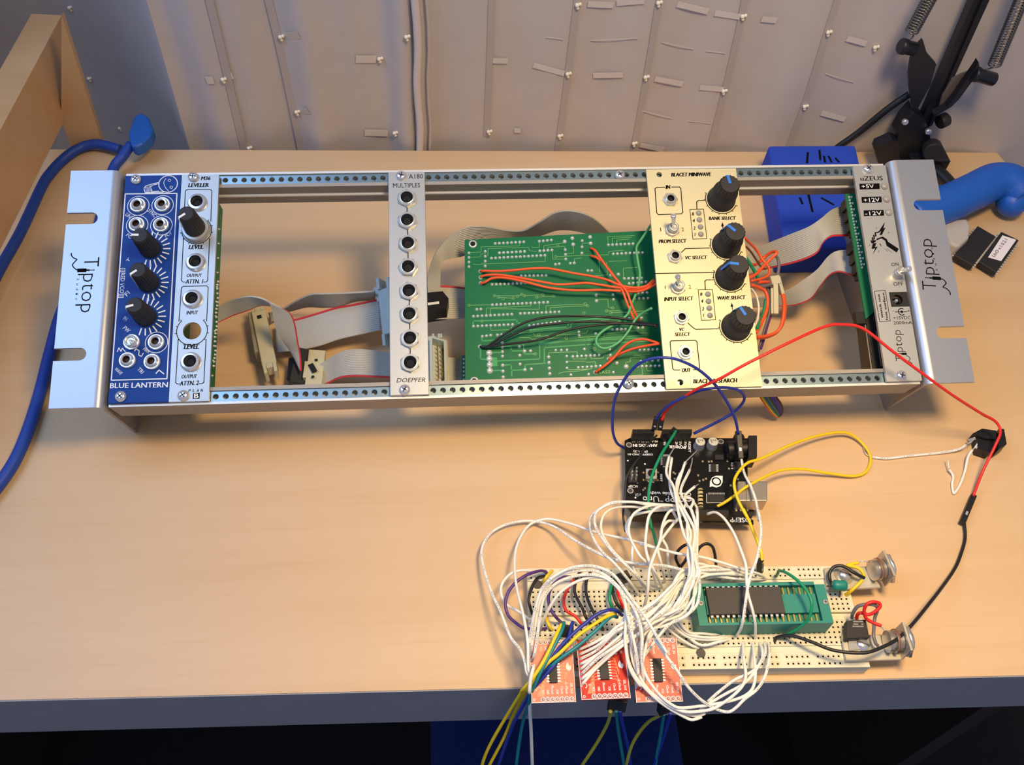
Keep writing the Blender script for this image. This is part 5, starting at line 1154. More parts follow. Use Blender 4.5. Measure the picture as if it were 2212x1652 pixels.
# ================================================================== BREADBOARD
ZT = 9.0
bbd = thing('breadboard', 'cream solderless breadboard with rows of holes at the front edge of the desk', 'breadboard', W('Z', 1500, 1340, 0))
TL, TR = W('Z', 1141, 1228, ZT), W('Z', 1800, 1222, ZT); BLc, BRc = W('Z', 1131, 1450, ZT), W('Z', 1880, 1441, ZT)
ux = ((TR-TL).normalized()+(BRc-BLc).normalized()).normalized(); uy = Vector((-ux.y, ux.x, 0)); o0 = BLc
def bl(p): d = p-o0; return d.dot(ux), d.dot(uy)     # world -> board coordinates (x right, y up)
def bw(x, y, z=ZT): return o0+ux*x+uy*y+Vector((0, 0, z-ZT))
XB = Matrix(((ux.x, uy.x, 0, o0.x), (ux.y, uy.y, 0, o0.y), (0, 0, 1, 0), (0, 0, 0, 1)))
def rowy(v, u=1500): return bl(W('Z', u, v, ZT))[1]
def colx(u, v): return bl(W('Z', u, v, ZT))[0]
def holes_strip(name, x0, x1, y0, y1, rows, groups, zt=ZT):
    """strip with square funnel holes: rows = list of y, groups = list of x centres"""
    mb = MB(); hw = 1.05; ys = sorted(rows); xs = sorted(groups)
    yb = [y0]+[v for y in ys for v in (y-hw, y+hw)]+[y1]; xb_ = [x0]+[v for x in xs for v in (x-hw, x+hw)]+[x1]
    vid = {}
    def vv(i, j):
        if (i, j) not in vid: vid[(i, j)] = len(mb.v); mb.v.append(XB @ Vector((xb_[i], yb[j], zt)))
        return vid[(i, j)]
    def face(f, m=0): mb.f.append(f); mb.m.append(m); mb.sm.append(False)
    for j in range(len(yb)-1):
        if j % 2 == 0:                            # solid bands: one quad per column interval
            for i in range(len(xb_)-1): face((vv(i, j), vv(i+1, j), vv(i+1, j+1), vv(i, j+1)))
        else:
            for i in range(len(xb_)-1):
                if i % 2 == 0: face((vv(i, j), vv(i+1, j), vv(i+1, j+1), vv(i, j+1)))
                else:
                    q = [vv(i, j), vv(i+1, j), vv(i+1, j+1), vv(i, j+1)]; cx_, cy_ = (xb_[i]+xb_[i+1])/2, (yb[j]+yb[j+1])/2; b = len(mb.v)
                    for s_, z in ((0.42, zt-0.55), (0.42, zt-2.2)):
                        mb.v += [XB @ Vector((cx_+a*s_, cy_+c_*s_, z)) for a, c_ in ((-1, -1), (1, -1), (1, 1), (-1, 1))]
                    for k in range(4): face((q[k], q[(k+1) % 4], b+(k+1) % 4, b+k)); face((b+k, b+(k+1) % 4, b+4+(k+1) % 4, b+4+k), 1)
                    face((b+4, b+5, b+6, b+7), 1)
    b = len(mb.v); mb.v += [XB @ Vector(p) for p in ((x0, y0, zt), (x1, y0, zt), (x1, y1, zt), (x0, y1, zt), (x0, y0, 0.2), (x1, y0, 0.2), (x1, y1, 0.2), (x0, y1, 0.2))]
    for k in range(4): face((b+k, b+4+k, b+4+(k+1) % 4, b+(k+1) % 4))
    face((b+7, b+6, b+5, b+4))
    return part(name, mb, [BOARD, HOLE], bbd)
def plain(name, x0, x1, y0, y1, zt=ZT):
    mb = MB(); mb.box((x0, y0, 0.2), (x1, y1, zt), XB); return part(name, mb, BOARD, bbd)
yTop = bl(TL)[1]; y1, y2 = rowy(1229, 1700), rowy(1242, 1700)
pit = 2.54; xL = bl(W('Z', 1141, 1300, ZT))[0]
xbusT = bl(TR)[0]; xMid = colx(1847, 1320); xBot = bl(BRc)[0]
def bus_cols(x0, x1, step=5):
    out = []; x = x0+2.0
    while x+4*pit < x1-0.5: out += [x+i*pit for i in range(5)]; x += 6*pit
    return out
cols_all = [xL+2.6+i*pit for i in range(int((xMid-xL-4)/pit)+1)]
ru = [rowy(v, 1160) for v in (1279, 1290, 1300.5, 1311, 1321)]; rl = [rowy(v, 1820) for v in (1342.5, 1353, 1363.6, 1374, 1385)]
ru = [(a+rowy(b, 1830))/2 for a, b in zip(ru, (1271, 1281.5, 1292, 1302, 1312))]
ru = [ru[0]-i*pit for i in range(5)]; rl = [rl[0]-i*pit for i in range(5)]
yA = y2-2.0; yB = ru[0]+1.6; yC = ru[4]-1.9; yD = rl[0]+1.7; yE = rl[4]-1.7
yb1, yb2 = rowy(1417, 1750), rowy(1432, 1750); yF = yb1+1.9
holes_strip('power_strip', xL, xbusT+9, yA, yTop, [y2, y1 if y1-y2 > 2.3 else y2+2.54], bus_cols(xL, xbusT+8))
plain('blank_strip', xL, xbusT+2, yB+0.15, yA-0.15, ZT-0.5)
holes_strip('terminal_strip', xL, xMid, yC, yB, ru, cols_all)
plain('groove', xL, xMid-0.4, yD+0.1, yC-0.1, ZT-2.2)
holes_strip('terminal_strip', xL, xMid+3, yE, yD, rl, cols_all)
plain('blank_strip', xL, xBot-6, yF+0.15, yE-0.15, ZT-0.3)
holes_strip('power_strip', xL, xBot, 0, yF, [yb2, yb1 if yb1-yb2 > 2.3 else yb2+2.54], bus_cols(xL, xBot))
for u, v in ((1161, 1262), (1514, 1410)):
    p = W('Z', u, v, ZT); mb = MB(); mb.lathe([(2.3, 0.0), (1.9, 0.05), (1.8, -0.3)], 20, Matrix.Translation(p), cap0=False, cap1=False); mb.disc(p, 1.9, 0.03, 20); part('mounting_hole', mb, mat('screw_hole', (70, 66, 62), 0.6), bbd)
# ------------------------------------------------------------------ zero-force socket with its chip
ZZ = 22.0
zif = thing('chip_socket', 'long teal chip test socket plugged into the breadboard', 'chip socket', W('Z', 1650, 1310, ZT))
zc = [W('Z', *p, ZZ) for p in ((1508, 1262), (1757, 1255), (1757, 1264), (1781, 1263), (1801, 1345), (1511, 1351))]
zl = zc[5]; zux = (zc[4]-zc[5]).normalized(); zuy = Vector((-zux.y, zux.x, 0))
def zq(u, v, z=ZZ): d = W('Z', u, v, z)-zl; return d.dot(zux), d.dot(zuy)
XZ = Matrix(((zux.x, zuy.x, 0, zl.x), (zux.y, zuy.y, 0, zl.y), (0, 0, 1, 0), (0, 0, 0, 1)))
Lz = zq(1801, 1345)[0]; Hz = zq(1630, 1258)[1]
x0 = zq(1522, 1300)[0]; x1 = zq(1768, 1300)[0]; ya, yb = zq(1640, 1343)[1], zq(1640, 1265)[1]
def zbox(mb, a, b, c=0): mb.box(a, b, XZ, c)
mb = MB(); bz0 = ZT+0.3
zbox(mb, (0, 0, bz0), (Lz, Hz-1.5, ZZ-3.2)); zbox(mb, (0, 0, ZZ-3.2), (x0, Hz, ZZ)); zbox(mb, (x1, 0, ZZ-3.2), (Lz, Hz-1.5, ZZ)); zbox(mb, (x0, 0, ZZ-3.2), (x1, ya, ZZ)); zbox(mb, (x0, yb, ZZ-3.2), (x1, Hz, ZZ))
part('housing', mb, TEAL, zif)
mb = MB(); mid0, mid1 = ya+(yb-ya)*0.24, ya+(yb-ya)*0.76; zbox(mb, (x0+0.6, mid0, ZZ-3.2), (x1-0.6, mid1, ZZ-0.6)); part('centre_bar', mb, TEAL, zif)
for i in range(20):
    xx = x0+1.6+i*(x1-x0-3)/19.2
    for yy0, yy1 in ((ya+0.4, mid0-0.3), (mid1+0.3, yb-0.4)):
        mb = MB(); zbox(mb, (xx-0.35, yy0, ZZ-3.2), (xx+0.35, yy1, ZZ-1.6)); part('contact', mb, GOLD, zif)
    for yy in (ya, yb-0.5):
        pass
for u, v in ((1514, 1303), (1783, 1300)):
    a, b = zq(u, v); mb = MB(); mb.lathe([(1.35, 0), (1.35, 0.3), (1.1, 0.5)], 16, XZ @ Matrix.Translation((a, b, ZZ))); s_ = part('screw', mb, NICK, zif)
    mb = MB(); zbox(mb, (a-0.8, b-0.15, ZZ+0.45), (a+0.8, b+0.15, ZZ+0.55)); zbox(mb, (a-0.15, b-0.8, ZZ+0.45), (a+0.15, b+0.8, ZZ+0.55)); part('cross_slot', mb, BLK, s_)
ep = thing('memory_chip', 'wide dark memory chip sitting in the teal test socket', 'chip', W('Z', 1610, 1300, ZZ))
ka, kb, kc, kd = zq(1526, 1268, ZZ+1.5), zq(1688, 1267, ZZ+1.5), zq(1694, 1325, ZZ+1.5), zq(1532, 1326, ZZ+1.5)
cx0, cx1, cy0, cy1 = (ka[0]+kd[0])/2, (kb[0]+kc[0])/2, (kc[1]+kd[1])/2, (ka[1]+kb[1])/2
mb = MB(); zbox(mb, (cx0, cy0, ZZ-0.55), (cx1, cy1, ZZ+1.5), 0.25); part('body', mb, mat('chip_plastic', (58, 54, 53), 0.55, noise=0.06, nscale=300), ep)
for i in range(14):
    xx = cx0+1.2+i*(cx1-cx0-2.4)/13
    for yy, s_ in ((cy0, -1), (cy1, 1)):
        mb = MB(); a0, a1 = sorted((yy, yy+s_*1.0)); zbox(mb, (xx-0.65, a0, ZZ-0.1), (xx+0.65, a1, ZZ+0.2)); a0, a1 = sorted((yy+s_*0.8, yy+s_*1.05)); zbox(mb, (xx-0.3, a0, ZZ-2.6), (xx+0.3, a1, ZZ-0.1)); part('leg', mb, SOLD, ep)
# ------------------------------------------------------------------ three shift-register boards
def red_board(label, t, TLp, TRp, BRp, BLp, zt, zf, glare, notes):
    xt = notes/2
    cs = [W(t, *TLp, zt+xt), W(t, *TRp, zt-xt), W(t, *BRp, zf-xt), W(t, *BLp, zf+xt)]
    c = sum(cs, Vector((0, 0, 0)))/4
    ex = ((cs[1]-cs[0])+(cs[2]-cs[3])).normalized(); ey = ((cs[0]-cs[3])+(cs[1]-cs[2])); ey = (ey-ex*ey.dot(ex)).normalized(); ez = ex.cross(ey)
    wd = ((cs[1]-cs[0]).length+(cs[2]-cs[3]).length)/2; ht = ((cs[0]-cs[3]).length+(cs[1]-cs[2]).length)/2
    X = Matrix(((ex.x, ey.x, ez.x, c.x), (ex.y, ey.y, ez.y, c.y), (ex.z, ey.z, ez.z, c.z), (0, 0, 0, 1)))
    b = thing('breakout_board', label, 'circuit board', c, 'red breakout boards on the breadboard')
    mb = MB(); mb.box((-wd/2, -ht/2, -1.6), (wd/2, ht/2, 0), X); pc_ = part('circuit_board', mb, RED if glare else RED2, b)
    L = lambda x, y: Vector((x*wd, y*ht, 0))
    def put(mb): mb.v = [X @ v for v in mb.v]; return mb
    mb = MB()
    for i in range(7):
        for yy in (0.46, -0.45):
            mb.arc(L(-0.24+i*0.108, yy), 0.95, 0, 360, 0.5, 0.12, 12)
    for s_, x in zip(('VCC', 'GND', '/Reset', '/OE', 'Clock', 'L_Clock', 'SER_OUT'), [-0.24+i*0.108 for i in range(7)]):
        ln = 0.024*len(s_)
        mb.text(s_, L(x-0.02, -0.37+ln), L(x-0.02, -0.37), 1.1, 0.12, 0, 0.006)
    for s_, x in zip(('VCC', 'GND', '/Reset', '/OE', 'Clock', 'L_Clock', 'SER_IN'), [-0.24+i*0.108 for i in range(7)]):
        ln = 0.024*len(s_); mb.text(s_, L(x-0.02, 0.39), L(x-0.02, 0.39-ln), 1.1, 0.12, 0, 0.006)
    f0 = L(0.37, 0.06)
    mb.poly(spline([f0+Vector(p) for p in ((-0.2, 1.9, 0), (-1.0, 0.6, 0), (-0.9, -1.0, 0), (0.5, -1.9, 0), (1.3, -0.9, 0), (1.2, 0.5, 0), (0.5, 0.2, 0), (0.3, 1.0, 0), (-0.2, 1.9, 0))], 3)[:-1], 0.12)
    mb.line([L(-0.5, -0.495), L(0.5, -0.495)], 0.25, 0.12); mb.line([L(-0.495, -0.5), L(-0.495, 0.5)], 0.25, 0.12); mb.line([L(0.495, -0.5), L(0.495, 0.5)], 0.25, 0.12)
    mb.arc(L(-0.42, -0.27), 1.2, -60, 200, 0.4, 0.12, 10); mb.text('H', L(-0.33, -0.28), L(-0.29, -0.28), 1.1, 0.12); mb.text('74HC595', L(-0.13, 0.12), L(-0.13, -0.12), 1.3, 0.12)
    mb.arc(L(-0.44, -0.45), 0.5, 0, 360, 0.3, 0.12, 8)
    part('lettering', put(mb), WHT, pc_)
    mb = MB(); rnd = random.Random(int(wd*100))
    for i in range(8):
        y = 0.17-i*0.05; mb.line([L(0.17, y), L(0.24, y), L(0.27+0.015*(i % 4), y-0.04), L(0.27+0.015*(i % 4), y-0.12)], 0.35, 0.09)
        mb.line([L(-0.08, y), L(-0.16, y), L(-0.2-0.012*i, y-0.03), L(-0.22-0.02*i, -0.40)], 0.35, 0.09)
    part('copper_traces', put(mb), REDT, pc_)
    mb = MB(); mb.box((-0.075*wd, -0.19*ht, 0.1), (0.105*wd, 0.17*ht, 1.5)); cp = part('chip', put(mb), BLKR, b)
    for i in range(8):
        for s_, xx in ((-1, -0.075), (1, 0.105)):
            y = (0.15-i*0.0455)*ht; mb = MB(); a0, a1 = sorted((xx*wd, xx*wd+s_*1.3)); mb.box((a0, y-0.25, 0.1), (a1, y+0.25, 0.5)); part('leg', put(mb), SOLD, cp)
    for i in range(7):
        for yy in (0.46, -0.45):
            p = L(-0.24+i*0.108, yy); mb = MB(); mb.lathe([(0.6, 0), (0.3, 0.5), (0.15, 0.9)], 8, Matrix.Translation(p)); part('pin', put(mb), SOLD, b)
    for i in range(8):
        p = L(-0.455, 0.33-i*0.082); mb = MB(); mb.lathe([(0.75, 0), (0.5, 0.5), (0.2, 0.7)], 8, Matrix.Translation(p)); part('solder_joint', put(mb), SOLD, b)
    mb = MB(); mb.box((-0.3*wd, 0.42*ht, -9), (0.46*wd, 0.5*ht, -1.65)); part('pin_header', put(mb), BLK, b)
    for i in range(7):
        p = L(-0.24+i*0.108, -0.45); mb = MB(); mb.box((p.x-0.3, p.y-0.3, -5), (p.x+0.3, p.y+0.3, -1.6)); part('pin', put(mb), TIN, b)
    return X, wd, ht
R1 = red_board('leftmost red breakout board at the desk edge, under yellow, teal and blue wires', 'C', (462, 838), (905, 826), (930, 1452), (508, 1460), 22, 16.5, True, 1.6)
R2 = red_board('middle red breakout board with eight white wires fanning from its left edge', 'C', (948, 838), (1418, 818), (1470, 1414), (985, 1428), 21.4, 20.6, False, 0.35)
R3 = red_board('rightmost red breakout board, crossed by drooping white wire loops', 'D', (150, 205), (638, 195), (717, 928), (155, 936), 22, 16.5, True, 1.2)
def rb(Rb, i): X, wd, ht = Rb; return X @ Vector((-0.455*wd, (0.33-i*0.082)*ht, 0.3))
def rb_bottom(Rb, x): X, wd, ht = Rb; return X @ Vector((x*wd, -0.45*ht, -5))
# ================================================================== WIRES
R_W = 0.72
def wire(colour, label, pts, group=None, r=R_W, printed=False, tin0=None, tin1=None, name='jumper_wire', plugs=(), cat='wire'):
    """one insulated wire; tin0/tin1 = bare end points, plugs = [(a, b, width)] black crimp housings"""
    m = (WWHT if printed else WPLN) if colour == 'white' else MATS['wire_'+colour]
    mb = MB(); mb.tube(pts, r, 8, uv=(m is WWHT), sub=7)
    if not (tin0 or tin1 or plugs): return single(name, mb, m, label, cat, group)
    t = thing(name, label, cat, pts[0], group); part('insulation', mb, m, t)
    for q in (tin0, tin1):
        if q: mb = MB(); mb.tube(q, 0.32, 6, sub=4); part('bare_end', mb, TIN, t)
    for a, b, wd in plugs:
        mb = MB(); obox(mb, Vector(a)+Vector((0, 0, wd/2)), Vector(b)+Vector((0, 0, wd/2)), wd, wd, (0, 0, 1), 0.25); ph = part('plug_housing', mb, BLK, t)
        mb = MB(); a, b = Vector(a), Vector(b); q = a.lerp(b, 0.62)+Vector((0, 0, wd/2+0.05)); obox(mb, q, q+(b-a)*0.12, wd*0.4, 0.15); part('plug_window', mb, TIN, ph)
    return t
def WP(spec):                                    # 'C' x y z groups -> world points
    out = []; t = None
    for q in spec:
        if isinstance(q, str): t = q
        elif isinstance(q, Vector): out.append(q)
        else: out.append(W(t, *q))
    return out
bus = lambda t, x, y: W(t, x, y, ZT-1)
ORD = ('topmost', 'second', 'third', 'fourth', 'fifth', 'sixth', 'seventh', 'lowest')
# --- bundles ---------------------------------------------------------
def bundle(n, k0, k1, label, group, ends0=None, ends1=None, jit=1.2, seed=1, printed=()):
    rnd = random.Random(seed); A_, B_ = WP(k0), WP(k1); out = []
    for i in range(n):
        f = i/(n-1) if n > 1 else 0
        P = [a.lerp(b, f)+Vector((rnd.uniform(-jit, jit), rnd.uniform(-jit, jit), rnd.uniform(-jit, jit)*1.5)) for a, b in zip(A_, B_)]
        P[0] = ends0[i] if ends0 else A_[0].lerp(B_[0], f); P[-1] = ends1[i] if ends1 else A_[-1].lerp(B_[-1], f)
        lb_ = label if isinstance(label, str) else label[i]
        wire('white', lb_, P, group, printed=i in printed)
zt_ends = [W('Z', *p, ZT) for p in ((1508, 1247), (1525, 1250), (1545, 1251), (1560, 1253), (1585, 1253), (1610, 1252), (1635, 1250), (1655, 1250))]
bundle(8, ['C', (985, 918, 23), (1150, 850, 27), (1330, 730, 31), (1480, 600, 35), (1640, 480, 38), (1836, 330, 38), 'B', (600, 800, 34), (760, 740, 30), (950, 745, 26), (1100, 800, 18), (1180, 840, 9)],
       ['C', (1000, 1290, 21), (1180, 1090, 25), (1400, 890, 29), (1560, 780, 30), (1700, 680, 32), (1836, 560, 32), 'B', (560, 1020, 30), (680, 900, 28), (850, 840, 26), (1200, 850, 20), (1440, 870, 9)],
       ['white wire on the %s left pin of the middle red board' % q for q in ORD], 'white wires from the middle red board', ends0=[rb(R2, i) for i in range(8)], ends1=zt_ends, printed=(2, 5))
tops = [(600, 930), (625, 945), (712, 1065), (742, 985), (785, 1050), (830, 1200), (700, 1290), (800, 1310)]
bundle(8, ['E', (600, 930, 26), (590, 1060, 30), (620, 1230, 34), 'B', (594, 200, 38), (650, 400, 40), (680, 620, 42), (690, 800, 40), (640, 960, 37), (560, 1090, 34), (430, 1200, 32), (290, 1270, 29), (140, 1380, 26), 'D', (160, 260, 24), (150, 330, 23)],
       ['E', (800, 1310, 24), (820, 1380, 27), (835, 1450, 31), 'B', (735, 200, 36), (765, 400, 38), (750, 620, 40), (770, 800, 38), (765, 960, 35), (730, 1130, 32), (640, 1240, 30), (500, 1310, 28), (360, 1440, 26), 'D', (240, 560, 24), (165, 780, 21)],
       ['white bundle wire on the %s left pin of the right red board' % q for q in ORD], 'white wires down the thick bundle', ends0=[W('E', x, y, 26-i*0.2) for i, (x, y) in enumerate(tops)], ends1=[rb(R3, i) for i in range(8)], jit=1.4, seed=4, printed=(4, 7))
for i, (a, b) in enumerate((((600, 930), (660, 830)), ((742, 985), (855, 875)), ((785, 1050), (808, 945)), ((712, 1065), (760, 985)), ((830, 1200), (862, 1180)))):
    mb = MB(); mb.tube([W('E', *a, 26), W('E', (a[0]+b[0])/2+(4 if i == 2 else 0), (a[1]+b[1])/2, 23), W('E', *b, 18 if i != 1 else 12)], 0.35, 6, sub=5)
    single('bare_wire_end', mb, TIN, ['bare wire tip at the top of the thick bundle, furthest left', 'bare wire tip pointing up right to the round capacitors', 'curved bare wire tip beside the capacitor tip', 'short bare wire tip low in the thick bundle', 'bare wire tip near the striped resonator'][i], 'wire end')
GL = ['A', 'B']
gw = 'white wires looping from the black board to the breadboard'
glab = ['printed white wire of the outermost left loop leaving the black board', 'printed white wire just inside the outermost left loop off the black board', 'plain white wire of the third loop left of the black board',
        'white wire of the first tight bend under the left corner of the black board', 'white wire of the second tight bend under the black board', 'white wire falling in a long S from the black board past the green wire', 'short white wire running straight down left from the bundle to the breadboard',
        'short white wire bowing right under the black board into the upper strip', 'white wire hugging the black hanging wire below the black board']
G = [['A', (2080, 150, 26), (1850, 130, 26), (1650, 142, 25), (1500, 225, 23), (1412, 320, 20), (1405, 430, 18), (1450, 580, 20), (1550, 730, 24), (1700, 870, 26), (1850, 1050, 22), (1990, 1240, 9)],
     ['A', (2090, 165, 28), (1900, 132, 29), (1660, 150, 28), (1495, 235, 26), (1457, 335, 24), (1482, 460, 24), (1600, 640, 28), (1720, 780, 30), (1880, 930, 28), (2050, 1100, 20), (2140, 1190, 9)],
     ['A', (2090, 205, 24), (1900, 188, 25), (1700, 200, 24), (1575, 275, 22), (1532, 400, 20), (1560, 540, 20), (1680, 720, 22), (1860, 900, 22), (2000, 1060, 18), (2080, 1150, 9)],
     ['B', (510, 142, 28), (330, 140, 32), (185, 190, 34), (112, 260, 34), (82, 380, 33), (112, 500, 34), (200, 650, 36), (290, 740, 30), (330, 830, 22), (360, 950, 9)],
     ['B', (555, 150, 30), (400, 150, 34), (292, 235, 36), (258, 400, 36), (250, 550, 36), (280, 680, 36), (340, 800, 32), (390, 900, 20), (410, 960, 9)],
     ['B', (600, 190, 28), (490, 202, 32), (422, 330, 36), (392, 500, 38), (335, 640, 40), (285, 800, 38), (272, 1000, 32), (232, 1160, 20), (215, 1210, 9)],
     ['B', (600, 235, 28), (520, 335, 30), (432, 450, 32), (372, 560, 34), (400, 700, 30), (430, 830, 20), (440, 900, 9)],
     ['B', (560, 292, 26), (470, 302, 28), (402, 400, 30), (420, 480, 30), (462, 560, 28), (470, 660, 24), (482, 780, 16), (490, 850, 9)],
     ['B', (330, 200, 26), (140, 240, 27), (70, 320, 27), (62, 400, 26), (120, 520, 26), (115, 640, 26), (130, 760, 24), (200, 900, 20), (260, 1000, 9)]]
for i, g in enumerate(G):
    P = [W('E', 655-(i % 4)*14, 1375+(i % 3)*14, 19)]+WP(g)
    wire('white', glab[i], P, gw, printed=i in (0, 1))
zlo = [(1010, 1415), (1060, 1450), (1095, 1465), (1085, 1480), (780, 1560)]
bundle(4, ['B', (430, 1040, 30), (520, 1180, 26), (580, 1300, 20), (680, 1390, 15), (800, 1415, 13), (930, 1410, 12), (1010, 1415, 8)], ['B', (330, 1120, 28), (420, 1270, 22), (520, 1340, 17), (650, 1440, 13), (800, 1515, 12), (980, 1500, 12), (1095, 1465, 8)],
       ['white wire bent along the front of the teal socket, %s of four' % q for q in ('nearest the socket', 'second nearest', 'third nearest', 'furthest from it')], 'white wires along the front of the teal socket', jit=0.7, seed=9)
wire('white', 'white hookup wire ending at the screw hole beside the right red board', WP(['B', (300, 1180, 26), (420, 1320, 19), (560, 1440, 14), (700, 1530, 11), (790, 1562, 8)]))
# --- white singles ---------------------------------------------------
wire('white', 'longest printed white wire, looping furthest left over the bare desk', WP(['B', (640, 790, 34), (450, 745, 32), (200, 725, 30), 'A', (2000, 868, 28), (1800, 843, 26), (1600, 788, 24), (1400, 690, 20), (1200, 575, 15), (1000, 440, 9), (860, 385, 6), (700, 358, 4), (560, 365, 4), (400, 402, 4), (260, 472, 5), (165, 572, 6), (115, 690, 7), (115, 800, 8), (150, 965, 10), (240, 1230, 14), (340, 1440, 18), 'C', (285, 800, 20), (380, 925, 22), (430, 1050, 24), (450, 1160, 23), rb(R1, 6)]), printed=True)
wire('white', 'plain white wire of the second largest loop, just inside the printed one', WP(['B', (1440, 875, 9), (1390, 830, 16), (1200, 775, 24), (1000, 710, 28), (800, 655, 30), (600, 628, 32), (400, 580, 32), (200, 525, 30), 'A', (2203, 680, 27), (1900, 590, 22), (1600, 525, 17), (1400, 470, 13), (1200, 400, 9), (1000, 348, 6), (860, 338, 5), (700, 392, 5), (590, 522, 7), (520, 700, 10), (505, 900, 14), (530, 1150, 20), (590, 1400, 26), 'C', (435, 690, 28), (460, 880, 28), (462, 1050, 26), (470, 1150, 24), rb(R1, 5)]))
wire('white', 'small white wire loop at the top left corner of the breadboard', WP(['A', (740, 965, 8), (690, 950, 12), (560, 950, 14), (440, 1000, 14), (355, 1110, 14), (345, 1220, 13), (385, 1320, 12), (440, 1375, 12), (560, 1440, 13), (680, 1525, 15), (730, 1560, 9)]))
wire('white', 'printed white wire arching highest over the left part of the breadboard', WP([rb(R1, 0), 'C', (480, 870, 27), (500, 700, 32), (540, 500, 38), (600, 330, 42), (700, 220, 46), (850, 135, 48), (1000, 102, 48), (1150, 112, 47), (1300, 182, 46), (1420, 330, 44), (1500, 440, 42), (1620, 600, 40), (1720, 770, 38), (1836, 960, 36), 'D', (400, 220, 34), (520, 400, 32), (640, 560, 30), (760, 740, 26), (880, 870, 22), (1000, 960, 18), (1120, 1022, 16), (1240, 1045, 16), (1330, 990, 18), (1420, 900, 20), (1560, 790, 20), (1650, 650, 19), (1700, 460, 17), (1708, 330, 13), (1690, 240, 8)]), printed=True)
wire('white', 'printed white wire arching second over the left part of the breadboard', WP([rb(R1, 1), 'C', (500, 900, 26), (530, 700, 31), (570, 480, 36), (640, 330, 40), (740, 220, 43), (870, 162, 45), (1000, 145, 45), (1130, 150, 45), (1250, 210, 44), (1370, 320, 43), (1450, 430, 41), (1530, 560, 39), (1590, 760, 36), (1590, 1000, 31), (1600, 1150, 26), (1620, 1240, 22)]), printed=True)
wire('white', 'printed white wire of the arch, ending on the left red board beside the white drop', WP([rb(R1, 2), 'C', (525, 980, 26), (555, 800, 30), (580, 600, 34), (620, 420, 38), (720, 290, 41), (860, 220, 43), (1020, 190, 44), (1180, 205, 44), (1300, 270, 43), (1400, 390, 42), (1440, 560, 39), (1500, 800, 35), (1540, 1000, 31), (1556, 1180, 26)]), printed=True)
wire('white', 'thick plain white wire of the lowest arch over the left part of the breadboard', WP(['C', (560, 800, 10), (600, 680, 24), (650, 560, 31), (750, 400, 37), (880, 290, 40), (1050, 222, 42), (1200, 216, 43), (1330, 285, 42), (1420, 410, 40), (1432, 600, 36), (1425, 850, 32), (1465, 1100, 28), (1560, 1270, 24), 'D', (260, 750, 22), (400, 860, 20), (540, 960, 18), (660, 1020, 17), (760, 1045, 17), (900, 1040, 17), (1060, 1010, 17), (1180, 940, 19), (1300, 850, 21), (1400, 740, 22), (1435, 620, 20), (1412, 430, 17), (1402, 240, 8)]), r=0.75)
for lb_, P in (('outermost drooping white wire loop below the right red board', ['C', (1440, 400, 36), (1425, 560, 36), 'D', (62, 40, 34), (60, 200, 31), (85, 430, 28), (150, 600, 26), (260, 750, 23), (420, 905, 19), (560, 1005, 16), (700, 1085, 14), (800, 1132, 13), (860, 1128, 13), (930, 1104, 13)]),
               ('drooping white wire loop with a kinked end below the right red board', ['C', (1500, 480, 36), (1490, 600, 35), 'D', (132, 60, 33), (118, 200, 30), (140, 450, 27), (220, 640, 24), (330, 800, 21), (480, 930, 18), (620, 1030, 15), (760, 1075, 13), (880, 1090, 13), (950, 1070, 14), (965, 1060, 14)]),
               ('white wire rising from the loops to the second pin of the lower rail', ['C', (1540, 500, 35), (1560, 640, 34), 'D', (215, 20, 33), (242, 200, 30), (236, 400, 28), (300, 640, 25), (460, 860, 21), (600, 970, 19), (700, 1000, 18), (900, 980, 17), (1100, 952, 18), (1300, 908, 19), (1440, 850, 20), (1520, 760, 20), (1546, 600, 19), (1532, 420, 16), (1516, 235, 8)]),
               ('white wire crossing up right behind the loops to the fourth lower pin', ['D', (905, 1030, 13), (1000, 960, 14), (1200, 842, 16), (1350, 762, 18), (1450, 690, 19), (1540, 580, 19), (1620, 440, 17), (1622, 330, 14), (1590, 250, 8)]),
               ('white wire crossing highest behind the loops to the fifth lower pin', ['D', (1000, 930, 14), (1120, 822, 15), (1300, 684, 17), (1430, 625, 18), (1520, 575, 18), (1590, 500, 18), (1650, 400, 17), (1660, 320, 14), (1645, 240, 8)])):
    wire('white', lb_, WP(P), printed='fifth' in lb_)
wire('white', 'white wire from the lower corner of the black board down across the dark chip', WP(['E', (945, 1445, 12), 'B', (870, 228, 18), (930, 212, 22), (985, 235, 25), (1050, 300, 27), (1130, 430, 30), (1200, 600, 33), (1245, 740, 34), (1252, 900, 33), (1268, 1030, 31), (1310, 1180, 28), (1337, 1320, 22), (1338, 1470, 8)]))
# --- wires with plugs --------------------------------------------------
wire('blue', 'blue jumper wire arching over the front rail into a black sleeve at the power socket', WP(['E', (215, 865, 6), (190, 850, 10), (130, 805, 18), (95, 680, 30), (110, 450, 45), (180, 280, 58), (300, 130, 70), (420, 66, 76), (550, 50, 78), (680, 70, 77), (850, 150, 70), (1000, 280, 60), (1120, 450, 46), (1190, 600, 35), (1218, 730, 26)]), r=0.8, plugs=[(W('E', 1218, 715, 25), W('E', 1238, 960, 20), 2.9)])
wire('white', 'printed white wire hanging from the black sleeve down to the teal socket front', WP(['E', (1245, 955, 20), (1270, 1080, 21), (1330, 1200, 23), (1380, 1350, 26), (1400, 1500, 29), 'B', (1360, 180, 30), (1392, 330, 32), (1388, 500, 34), (1350, 680, 34), (1300, 820, 34), (1265, 950, 33), (1245, 1080, 31), (1220, 1250, 27), (1195, 1360, 20), (1150, 1440, 8)]), printed=True)
